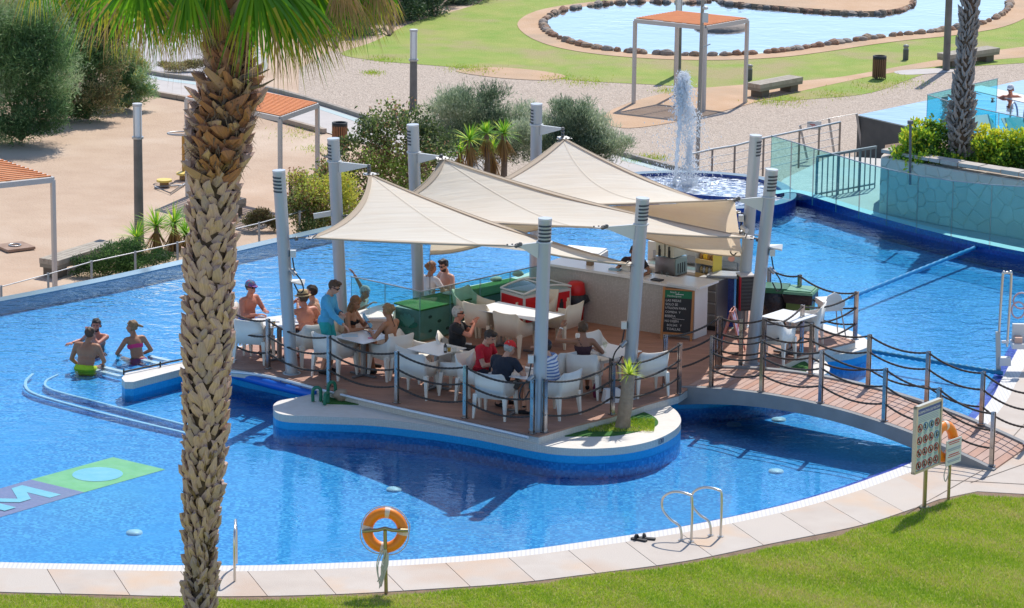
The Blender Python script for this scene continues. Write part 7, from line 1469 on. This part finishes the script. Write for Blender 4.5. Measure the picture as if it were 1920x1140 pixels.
shrub('leafy_shrub', 'low yellow green shrub between the slanting mast and the next one', 'shrub', G(600, 430, -1.2), PB([(600, 365, 0, .6, 1.2, .9), (560, 385, 0, .4, 1, 1), (570, 400, -.2, .4, 1, 1), (640, 400, -.2, .5, 1.2, .8), (565, 350, .2, .25, 1, 1), (600, 420, -.3, .5, 1.3, .6)], 80.2), 13000, .08, .04, LS+[leafm('shrub_yellow', (0.651, 0.620, 0.093))], seed=23, shell=.5, lump=.6, stem_r=.03)
GB = [leafm('grey_deep', (0.109, 0.155, 0.093)), leafm('grey_mid', (0.217, 0.295, 0.171)), leafm('grey_pale', (0.372, 0.449, 0.279)), leafm('grey_silver', (0.558, 0.605, 0.434))]
shrub('rosemary_bush', 'grey green bush left of the farthest mast', 'bush', G(890, 300, -1.2), PB([(880, 222, 0, .85, 1.3, .9), (945, 232, .2, .7, 1.2, .9), (838, 250, -.2, .7, 1.2, .9), (900, 275, -.4, .8, 1.6, .7), (970, 265, -.2, .6, 1.2, .9), (860, 190, .3, .35, 1.2, 1), (915, 195, .3, .3, 1, 1)], 89), 42000, .12, .018, GB, seed=31, group='grey green bushes behind the sails', up=1.0, lump=.5, stem_r=.02)
shrub('rosemary_bush', 'grey green bush right of the farthest mast above the last sail', 'bush', G(1080, 310, -1.2), PB([(1060, 240, 0, .7, 1.2, 1), (1105, 262, 0, .7, 1.2, .8), (1145, 275, -.2, .5, 1.1, .8), (1015, 260, -.2, .6, 1.2, .9), (1070, 290, -.4, .6, 1.6, .6), (1050, 205, .3, .3, 1, .8)], 88), 42000, .12, .018, GB, seed=33, group='grey green bushes behind the sails', up=1.0, lump=.5, stem_r=.02)
shrub('low_shrub', 'low round green shrub beside the bench at the overflow edge', 'shrub', G(205, 515, -1.2), PB([(200, 492, 0, .42, 1.6, .8), (232, 478, .2, .4, 1.3, .9), (172, 505, 0, .28, 1.4, .7), (250, 500, -.1, .36, 1.4, .8), (290, 485, .1, .3, 1.4, .7)], G(205, 515, -1.2).y), 20000, .05, .022, [leafm('low_a', (0.046, 0.109, 0.031)), leafm('low_b', (0.124, 0.248, 0.062)), leafm('low_c', (0.248, 0.419, 0.109))], seed=41, stem_r=.015, up=.6)
shrub('low_shrub', 'small dry scrub on the sand left of the slanting mast', 'shrub', G(490, 430, -1.2), PB([(490, 410, 0, .22, 1.6, .8), (470, 420, 0, .15, 1.3, .8), (515, 420, 0, .18, 1.3, .7)], G(490, 430, -1.2).y), 5000, .06, .02, TB, seed=43, stem_r=.012, up=.4)
shrub('low_shrub', 'dry brown scrub by the kerb behind the palm trunk', 'shrub', G(340, 133, -1.2), PB([(330, 126, 0, .22, 2.2, .7), (365, 122, .2, .2, 1.6, .7)], G(340, 133, -1.2).y), 5000, .07, .02, TB, seed=44, stem_r=.012, up=.4)
HG = [leafm('hedge_deep', (0.093, 0.202, 0.031)), leafm('hedge_green', (0.279, 0.496, 0.046)), leafm('hedge_lime', (0.62, 0.74, 0.05)), leafm('hedge_yellow', (.75, .66, .05)), leafm('hedge_gold', (0.850, 0.850, 0.078))]
YH = wl_[2].y+1.1
for i, (lst, lab, bs) in enumerate((([(1722, 262, 0, .36, 1.1, 1), (1762, 256, .2, .36, 1.1, .9), (1705, 275, 0, .25, 1, 1.2), (1740, 300, -.2, .45, 1.4, .8), (1700, 290, 0, .3, 1, .8), (1775, 305, -.2, .35, 1.2, .9)], 'yellow green hedge bush left of the grey palm trunk', (1740, 330)), ([(1840, 275, 0, .36, 1.1, 1.1), (1868, 285, 0, .3, 1, 1), (1870, 305, -.2, .4, 1.2, .9), (1815, 300, 0, .3, 1, .9), (1850, 330, -.3, .35, 1.5, .6)], 'yellow green hedge bush just right of the grey palm trunk', (1845, 340)), ([(1905, 278, 0, .4, 1.2, 1.1), (1945, 300, 0, .5, 1.2, 1), (1910, 330, -.3, .35, 1.5, .6)], 'yellow green hedge bush at the right picture edge', (1910, 345)))):
    shrub('hedge_bush', lab, 'bush', V(bs[0], bs[1], YH), PB(lst, YH), 6500, .10, .06, HG, seed=51+i, group='hedge bushes above the stone wall', stem_r=.02, shell=.5, lump=.55, up=.5)
# spiky rosettes
def rosette(b, c, n, L, w, seed, lo=-.2, hi=1.4, m=0, droop=.25, tipm=None):
    r = random.Random(seed)
    for i in range(n):
        a = r.uniform(0, 6.283); e = r.uniform(lo, hi); d = Vector((math.cos(a)*math.cos(e), math.sin(a)*math.cos(e), math.sin(e))); s = Vector((-math.sin(a), math.cos(a), 0)); l_ = L*r.uniform(.75, 1.1); pts = []
        for k in range(5): t = k/4; p = Vector(c)+d*l_*t-Vector((0, 0, droop*l_*t*t)); ww = w*(.5+t*1.6 if t < .3 else (1-t)*1.35+.02); pts += [p-s*ww, p+s*ww]
        b.add(pts, [(2*k, 2*k+1, 2*k+3, 2*k+2) for k in range(4)], tipm if (tipm is not None and r.random() < .3) else m)
YG = [leafm('yucca_green', (0.232, 0.496, 0.046)), leafm('yucca_lime', (0.651, 0.775, 0.078)), mat('yucca_dry', (.36, .20, .07), .9, transl=.2)]
def yucca(label, u, v, Y, base_v, L=.46, seed=1, skirt=True, cat='yucca', group='spiky yuccas'):
    c = V(u, v, Y); g = V(u, base_v, Y); root = thing('yucca', label, cat, g, group=group)
    b = MB(); b.tube([g, (g+c)/2+Vector((.03, 0, 0)), c], .07, 8, rs=[.09, .07, .06]); part('trunk', b, BARK, root, True)
    b = MB(); rosette(b, c, 84, L, .019, seed, tipm=1); part('leaf_rosette', b, YG, root, True)
    if skirt: b = MB(); rosette(b, c-Vector((0, 0, .10)), 110, L*1.0, .016, seed+9, -1.5, -.7, m=2, droop=.35); part('dry_skirt', b, YG, root, True)
yl = G(300, 478, -1.2).y
for k, (u, v, L, lab) in enumerate(((256, 446, .56, 'yucca with a brown skirt nearest the low cable fence'), (293, 424, .62, 'tall yucca in the middle of the clump left of the palm'), (326, 418, .6, 'yucca at the back of the clump by the lamp post'), (348, 438, .58, 'yucca half hidden by the big palm trunk'))): yucca(lab, u, v, yl+k*.35, 490, L*1.15, 60+k)
for k, (u, v, L, lab) in enumerate(((880, 262, .62, 'yucca at the left of the clump behind the middle sail'), (912, 250, .5, 'small yucca at the top of the clump behind the middle sail'), (944, 250, .56, 'golden yucca at the right of the clump behind the middle sail'), (922, 284, .62, 'lowest yucca of the clump between two sail peaks'), (862, 285, .5, 'small yucca low on the left of the rear clump'))): yucca(lab, u, v, 85.5+k*.3, 345, L, 70+k)
c = G(1168, 801, .285); t = V(1180, 702, c.y); root = thing('dracaena', 'potted looking spiky plant with a bare trunk on the island turf', 'plant', c, group=None); b = MB(); pts = [c+(t-c)*k for k in (0, .2, .4, .6, .8, 1)]; b.tube(pts, .1, 12, rs=[.15, .125, .13, .125, .115, .10]); b.v = [tuple(Vector(q)*1.0+Vector((.03, .03, 0))*mnoise.noise(Vector(q)*9)) for q in b.v]; part('trunk', b, mat('dracaena_bark', (.36, .27, .19), .95, c2=(.26, .19, .13), ns=14, bump=.02, bs=30), root, True)
b = MB(); rosette(b, t, 26, .36, .022, 5, .5, 1.5, m=1, droop=.1); rosette(b, t, 14, .34, .014, 8, -.1, .6, m=1, droop=.35); part('leaf_rosette', b, YG, root, True); b = MB(); rosette(b, t-Vector((0, 0, .04)), 16, .16, .02, 6, -1.3, -.5, m=2); part('dry_skirt', b, [YG[0], YG[1], mat('dry_pale', (.6, .45, .28), .9)], root, True)
# ------------------------------------------------------------------ palms
def boot_mat(name, c1, c2, c3):
    m = bpy.data.materials.new(name); m.use_nodes = True; nt = m.node_tree; l = nt.links; b = nt.nodes['Principled BSDF']; b.inputs['Roughness'].default_value = .9
    oi = N(nt, 'ShaderNodeObjectInfo'); tc = N(nt, 'ShaderNodeTexCoord'); mp = N(nt, 'ShaderNodeMapping'); mp.inputs['Scale'].default_value = (60, 10, 7); l.new(tc.outputs['Object'], mp.inputs[0])
    t = N(nt, 'ShaderNodeTexNoise'); t.inputs['Scale'].default_value = 1; t.inputs['Detail'].default_value = 4; l.new(mp.outputs[0], t.inputs['Vector'])
    r = N(nt, 'ShaderNodeMapRange'); l.new(t.outputs[0], r.inputs[0]); r.inputs[1].default_value = .3; r.inputs[2].default_value = .7
    c = mixc(nt, r.outputs[0], c1, c2); r2 = N(nt, 'ShaderNodeMapRange'); l.new(oi.outputs['Random'], r2.inputs[0]); r2.inputs[1].default_value = .55; r2.inputs[4].default_value = .8
    c = mixc(nt, r2.outputs[0], c, c3); l.new(c, b.inputs['Base Color']); bp = N(nt, 'ShaderNodeBump'); bp.inputs['Distance'].default_value = .008; l.new(t.outputs[0], bp.inputs['Height']); l.new(bp.outputs[0], b.inputs['Normal']); return m
BOOT = boot_mat('palm_boot', (.66, .45, .37), (.43, .295, .245), (.37, .285, .26)); BOOTR = boot_mat('palm_boot_rust', (.46, .20, .10), (.26, .125, .07), (.50, .36, .24)); BOOTG = boot_mat('palm_boot_grey', (.46, .41, .37), (.32, .28, .25), (.22, .19, .165))
FIB = mat('palm_fibre', (.10, .065, .04), .95, c2=(.17, .11, .07), ns=12, bump=.02)
def boot(seed, m, tip=1.0):
    r = random.Random(seed); j = lambda a: a*r.uniform(.8, 1.2); w = .125; b = MB(); tx = r.uniform(-.06, .06)*tip; o = r.uniform(.0, .05)
    tz = .22*j(1.0)*tip; tw_ = r.uniform(.02, .05)
    v = [(-w, .0, -.02), (w, .0, -.02), (-j(.115), j(.045), .07), (j(.115), j(.045), .07), (0, j(.095), .04), (0, j(.065), -.06), (-j(.075), j(.07)+o, .155), (j(.075), j(.07)+o, .155), (tx*.5, j(.11)+o, .13), (tx-tw_, j(.09)+o*1.4, tz), (0, .02, .12), (0, .02, .2), (tx+tw_, j(.09)+o*1.4, tz*r.uniform(.85, 1.05))]
    f = [(5, 4, 2, 0), (5, 1, 3, 4), (2, 4, 8, 6), (4, 3, 7, 8), (6, 8, 9), (8, 7, 12), (8, 12, 9), (2, 6, 10), (7, 3, 10), (6, 9, 11), (9, 12, 11), (12, 7, 11), (6, 11, 10), (11, 7, 10)]
    return b.add(v, f).mesh('leaf_base', m)
def palm(label, spine, boots_m, seed, rows_dz, per, scale, nlimit, collar=None, collar_m=None):
    """spine: list of (point, radius)"""
    base = spine[0][0]; root = thing('palm_tree', label, 'palm tree', base); b = MB(); P = spline([Vector((p.x, p.y, p.z)) for p, _ in spine], 6); rr = [s for _, s in spine]; zz = [p.z for p, _ in spine]
    rad = lambda z: float(np.interp(z, zz, rr)); pos = lambda z: Vector((float(np.interp(z, [p.z for p in P], [p.x for p in P])), float(np.interp(z, [p.z for p in P], [p.y for p in P])), z))
    b.tube(P, .3, 18, rs=[rad(p.z)*.9 for p in P]); part('trunk', b, FIB, root, True)
    meshes = [boot(seed*20+i, boots_m) for i in range(8)]; mc = [boot(seed*20+50+i, collar_m, 1.3) for i in range(6)] if collar_m else meshes
    r = random.Random(seed); items = []; z = zz[0]+.05; k = 0; top = zz[-1]
    while z < top:
        R_ = rad(z); n_ = per
        for i in range(n_):
            a = 2*math.pi*(i+.5*(k % 2))/n_+r.uniform(-.16, .16); zc = z+r.uniform(-.05, .05); inc = collar and collar[0] < zc < collar[1]
            tilt = (r.uniform(-.08, .22) if not inc else r.uniform(.15, .65)); s = scale*r.uniform(.75, 1.3)*(1.12 if inc else 1)
            p = pos(zc)+Vector((math.cos(a), math.sin(a), 0))*R_*.88; M_ = Matrix.Translation(p) @ Matrix.Rotation(a-math.pi/2, 4, 'Z') @ Matrix.Rotation(-tilt, 4, 'X') @ Matrix.Rotation(r.uniform(-.5, .5), 4, 'Y') @ Matrix.Diagonal((s*R_/.38, s, s, 1))
            view = Vector((-p.x, -p.y, CAM_H-p.z)).normalized(); items.append((view.dot(Vector((math.cos(a), math.sin(a), 0))), M_, r.choice(mc if inc or (collar and zc > collar[1]) else meshes), zc))
        z += rows_dz; k += 1
    items.sort(key=lambda q: -q[0]); vis = [q for q in items if q[3] < collar[1]+1.4] if collar else items; one = vis[:nlimit]; ids = set(map(id, one)); rest = [q for q in items if id(q) not in ids]
    for d, M_, me, _ in one: o = part('leaf_base', me, None, root); o.matrix_local = Matrix.Translation(-Vector(base)) @ M_
    b = MB()
    for d, M_, me, _ in rest: b.add([M_ @ v.co for v in me.vertices], [tuple(p.vertices) for p in me.polygons])
    if rest: o = part('leaf_base_cover', b, boots_m, root, True); o['kind'] = 'stuff'
    return root, pos, rad
cp = G(375, 1152, .03); YP = cp.y; s_px = lambda v: (V(400, v, YP)-V(401, v, YP)).length
sp = [(375, 1152, 21), (378, 1060, 21), (377, 1000, 23), (382, 900, 29), (384, 800, 33), (387, 700, 37), (391, 600, 37), (394, 500, 37), (398, 400, 36), (404, 330, 38), (412, 260, 46), (424, 200, 46), (430, 160, 40), (430, 110, 35), (436, 50, 34), (440, -20, 32), (444, -90, 30)]
spine = [(V(u, v, YP), r_*s_px(v)) for u, v, r_ in sp]
palm_root, ppos, prad = palm('big fan palm with a rough trunk standing on the near lawn', spine, BOOT, 3, .125, 11, .90, 290, collar=(V(400, 335, YP).z, V(400, 150, YP).z), collar_m=BOOTR)
# shaggy fibres of the collar
b = MB(); r = random.Random(8)
for i in range(1000):
    a = r.uniform(0, 6.283); z = r.uniform(V(0, 320, YP).z, V(0, 60, YP).z); R_ = prad(z); p = ppos(z)+Vector((math.cos(a), math.sin(a), 0))*R_*1.0; o_ = Vector((math.cos(a), math.sin(a), 0)); L_ = r.uniform(.15, .38); s = Vector((-math.sin(a), math.cos(a), 0))*r.uniform(.006, .016); q = p+o_*L_*.7+s*r.uniform(-6, 6)+Vector((0, 0, r.uniform(-.16, .16)))
    m_ = (p+q)/2+o_*.04+Vector((0, 0, .05)); b.add([p-s, p+s, m_+s, m_-s, q], [(0, 1, 2, 3), (3, 2, 4)])
for i in range(150):
    a = r.uniform(math.pi, 2*math.pi); z = r.uniform(V(0, 1130, YP).z, V(0, 850, YP).z); R_ = prad(z); o_ = Vector((math.cos(a), math.sin(a), 0)); p = ppos(z)+o_*R_; L_ = r.uniform(.10, .26); s = Vector((-math.sin(a), math.cos(a), 0))*r.uniform(.012, .03); q = p+o_*L_*.6+Vector((0, 0, L_*.9)); m_ = (p+q)/2+o_*.02; b.add([p-s, p+s, m_+s*.7, m_-s*.7, q], [(0, 1, 2, 3), (3, 2, 4)])
o = part('shaggy_fibre', b, mat('fibre_pale', (.30, .20, .12), .9, c2=(.16, .10, .06), ns=8, transl=.2), palm_root, True); o['kind'] = 'stuff'
FR = [mat('frond_green', (.075, .25, .012), .45, transl=.38), mat('frond_bright', (.20, .44, .02), .45, transl=.45), mat('frond_yellow', (.42, .40, .04), .6, transl=.4), mat('frond_dead', (.40, .26, .13), .85, transl=.25)]
def frond(hub, mid, spread, L, seed, kind='green', n=54, droop=.5, crown=None, tilt=.25):
    r = random.Random(seed); hub = Vector(hub); mid = Vector(mid).normalized(); side = mid.cross(Vector((0, 1, 0)));
    if side.length < .1: side = Vector((1, 0, 0))
    side.normalize(); nrm = side.cross(mid); b = MB()
    if crown is not None: b.tube(spline([crown, (Vector(crown)+hub)/2+Vector((0, 0, .12)), hub], 4), .022, 6, m=1 if kind != 'dead' else 3)
    for i in range(n):
        a = -spread+2*spread*(i+.5)/n+r.uniform(-.02, .02); d = (mid*math.cos(a)+side*math.sin(a)+nrm*tilt*math.cos(a*1.3)*r.uniform(.6, 1.2)).normalized(); l_ = L*(.72+.28*math.cos(a*.9))*r.uniform(.88, 1.06)
        w = L*.0145; s = d.cross(nrm).normalized(); K = 7; vs = []
        dr = droop*r.uniform(.7, 1.4); free = .34
        for k in range(K+1):
            t = k/K; g = max(0, t-.35)**1.6*dr*l_*1.5; p = hub+d*l_*t-Vector((0, 0, g))+nrm*.0; ww = w*(.35+1.25*t/free if t < free else max(.03, 1.6*(1-t)/(1-free)*(.9)))
            if kind == 'dead': ww *= .45; p += Vector((r.uniform(-.012, .012), r.uniform(-.02, .02), 0))
            tw = Vector((0, 1, 0))*ww*(.5 if i % 2 else -.5); vs += [p-s*ww-tw, p+s*ww+tw]
        base_m = 3 if kind == 'dead' else (1 if r.random() < .35 else 0); tipm = 3 if (kind == 'dead' or r.random() < .45) else (2 if r.random() < .6 else base_m)
        kt = r.choice((K, K-1, K-1, K-2, K-3))
        for k in range(K): b.add([vs[2*k], vs[2*k+1], vs[2*k+3], vs[2*k+2]], [(0, 1, 2, 3)], tipm if k >= kt else (2 if (k == kt-1 and tipm != base_m) else base_m))
    part('frond', b, FR, palm_root, True)
cr = V(442, -70, YP); D = lambda u0, v0, u1, v1, dy=0: (V(u1, v1, YP)-V(u0, v0, YP))+Vector((0, dy, 0))
for i, (u, v, dy, u1, v1, spd, L, kind, dr) in enumerate((
    (262, -28, -.5, 255, 90, 1.15, 1.18, 'green', .35), (288, -30, .2, 300, 120, .75, 1.05, 'green', .5), (205, -48, .4, 150, 60, .9, 1.15, 'green', .4), (75, -70, .3, 60, 60, .9, .95, 'green', .3),
    (352, -18, -.7, 352, 100, .5, 1.0, 'green', .3), (398, -30, -.6, 398, 60, .45, .85, 'green', .3), (478, -30, -.7, 505, 100, .72, 1.35, 'green', .35), (520, -20, -.5, 575, 110, .62, 1.30, 'green', .45), (560, -35, -.2, 640, 60, .75, 1.20, 'green', .5), (655, -40, .1, 690, 60, .8, 1.05, 'green', .4),
    (700, -55, .3, 715, 60, .5, .9, 'green', .3), (430, -50, .3, 430, 60, .9, 1.0, 'green', .4), (600, -60, .6, 640, 40, .9, 1.2, 'green', .4), (150, -60, .8, 140, 40, .8, .8, 'green', .3),
    (300, -30, .3, 290, 90, .8, 1.15, 'dead', .5), (335, -25, -.4, 325, 100, .7, 1.1, 'dead', .6), (245, -35, .2, 260, 90, .6, 1.0, 'dead', .4), (640, -25, -.3, 650, 80, .55, .95, 'dead', .4), (705, -35, 0, 712, 60, .5, .85, 'dead', .3), (560, -20, .2, 600, 90, .6, 1.1, 'dead', .5), (380, -20, .4, 375, 90, .8, .9, 'dead', .4), (20, -60, .4, 10, 30, .6, .7, 'dead', .3), (470, -15, .4, 480, 80, .7, .9, 'dead', .4))):
    hub = V(u, v-16, YP+dy); frond(hub, D(u, v, u1, v1, 0), spd, L*.97, 100+i, kind, 46 if kind == 'green' else 44, dr, crown=cr+Vector((0, dy*.3, .1)))
for (u0, v0, u1, v1) in ((455, 145, 505, 130), (470, 165, 515, 148), (430, 175, 385, 240)):
    b = MB(); a = V(u0, v0, YP-.3); c = V(u1, v1, YP-.4); b.tube([a, (a+c)/2+Vector((0, 0, -.03)), c], .02, 6, rs=[.035, .022, .008]); part('old_stalk', b, BARK, palm_root, True)
YQ = YH; s_q = (V(1800, 200, YQ)-V(1801, 200, YQ)).length
sp2 = [(1797, 345, 15), (1800, 290, 15), (1801, 230, 17), (1804, 190, 17), (1808, 150, 13), (1812, 100, 13), (1816, 50, 13), (1820, 0, 13), (1824, -50, 13)]
palm2, pp2, pr2 = palm('grey palm trunk in the hedge bed behind the teal glass', [(V(u, v, YQ), r_*s_q) for u, v, r_ in sp2], BOOTG, 6, .10, 9, .62, 150, collar=(V(0, 275, YQ).z, V(0, 165, YQ).z), collar_m=BOOTG)
b = MB(); r = random.Random(18)
for i in range(150):
    a = r.uniform(0, 6.283); z = r.uniform(V(0, 280, YQ).z, V(0, 150, YQ).z); R_ = pr2(z); p = pp2(z)+Vector((math.cos(a), math.sin(a), 0))*R_; o_ = Vector((math.cos(a), math.sin(a), 0)); s = Vector((0, 0, .012)); q = p+o_*r.uniform(.1, .32)+Vector((0, 0, r.uniform(-.3, .12))); m_ = (p+q)/2+Vector((0, 0, .05)); b.add([p-s, p+s, m_+s, m_-s, q], [(0, 1, 2, 3), (3, 2, 4)])
o = part('shaggy_fibre', b, BOOTG, palm2, True); o['kind'] = 'stuff'
# loungers and a green bag on the upper terrace
b = MB(); b.prism([(p.x, p.y) for p in (G(1690, 275, 0), G(1742, 252, 0), G(2150, 335, 0), G(2150, 420, 0), G(1700, 330, 0))], -1.2, -.01); struct('upper_terrace', b, MATS['terrace_paving'])
LW = mat('lounger_teal', (.22, .50, .50), .5)
for k, (u, v, rz, lab) in enumerate(((1870, 283, .5, 'pale teal plastic lounger behind the hedge nearer the palm'), (1925, 288, .4, 'pale teal plastic lounger behind the hedge at the picture edge'))):
    c = G(u, v, 0); root = thing('lounger', lab, 'lounger', c, rz, group='plastic loungers of the upper pool')
    b = MB()
    for i in range(9): b.box((0, -.9+i*.14, .36), (.58, .11, .03))
    o = part('seat_slats', b, LW, root); o['kind'] = 'stuff'
    b = MB(); R = Matrix.Rotation(.7, 3, 'X'); b.box((0, .62, .58), (.58, .62, .03), R=R); part('backrest', b, LW, root)
    for sx in (-1, 1):
        b = MB(); b.box((sx*.3, -.25, .34), (.05, 1.4, .07)); part('side_rail', b, LW, root)
        for y in (-.75, .3): b = MB(); b.box((sx*.28, y, .16), (.05, .06, .32)); part('leg', b, LW, root)
c = G(1848, 258, 0); b = MB(); b.ell(c+Vector((0, 0, .42)), (.2, .16, .14), n=10, k=6); b.v = [tuple(Vector(q)+Vector((1, 1, 1))*.06*mnoise.noise(Vector(q)*6)) for q in b.v]; single('beach_bag', b, mat('bag_mint', (.05, .60, .40), .6), 'mint green bag beside the grey palm at the upper pool', 'bag', c)
# tufts of weeds along the paths
def weeds(name, spots, n, z, h=(.04, .12)):
    cs = [(G(u, v, z), r_*.7) for u, v, r_ in spots]
    def samp(n):
        k = RNG.integers(0, len(cs), n); x = np.array([cs[i][0].x for i in k])+RNG.normal(0, 1, n)*np.array([cs[i][1] for i in k]); y = np.array([cs[i][0].y for i in k])+RNG.normal(0, 1, n)*np.array([cs[i][1] for i in k])*1.3; return x, y, np.full(n, z)
    blades(name, n, samp, (.03, .08), .011)
weeds('weed_grass', [(700, 137, .25), (1250, 170, .3), (1480, 190, .5), (1560, 178, .5), (1640, 162, .6), (1700, 155, .6), (1440, 192, .35), (1200, 300, .4), (1225, 296, .3), (560, 250, .6), (600, 280, .4), (900, 131, .5), (1050, 148, .5), (860, 128, .4), (1100, 155, .5), (720, 112, .4)], 3800, -1.23)
blades('island_grass', 26000, lambda n: (lambda P: (P[:, 0], P[:, 1], np.full(len(P), .285)))(np.array([[G(*(uv), .285).x, G(*(uv), .285).y] for uv in [(1165+RNG.uniform(-1, 1)*62+0, 797+RNG.uniform(-1, 1)*12) for _ in range(n//8)]])), (.02, .05), .008)
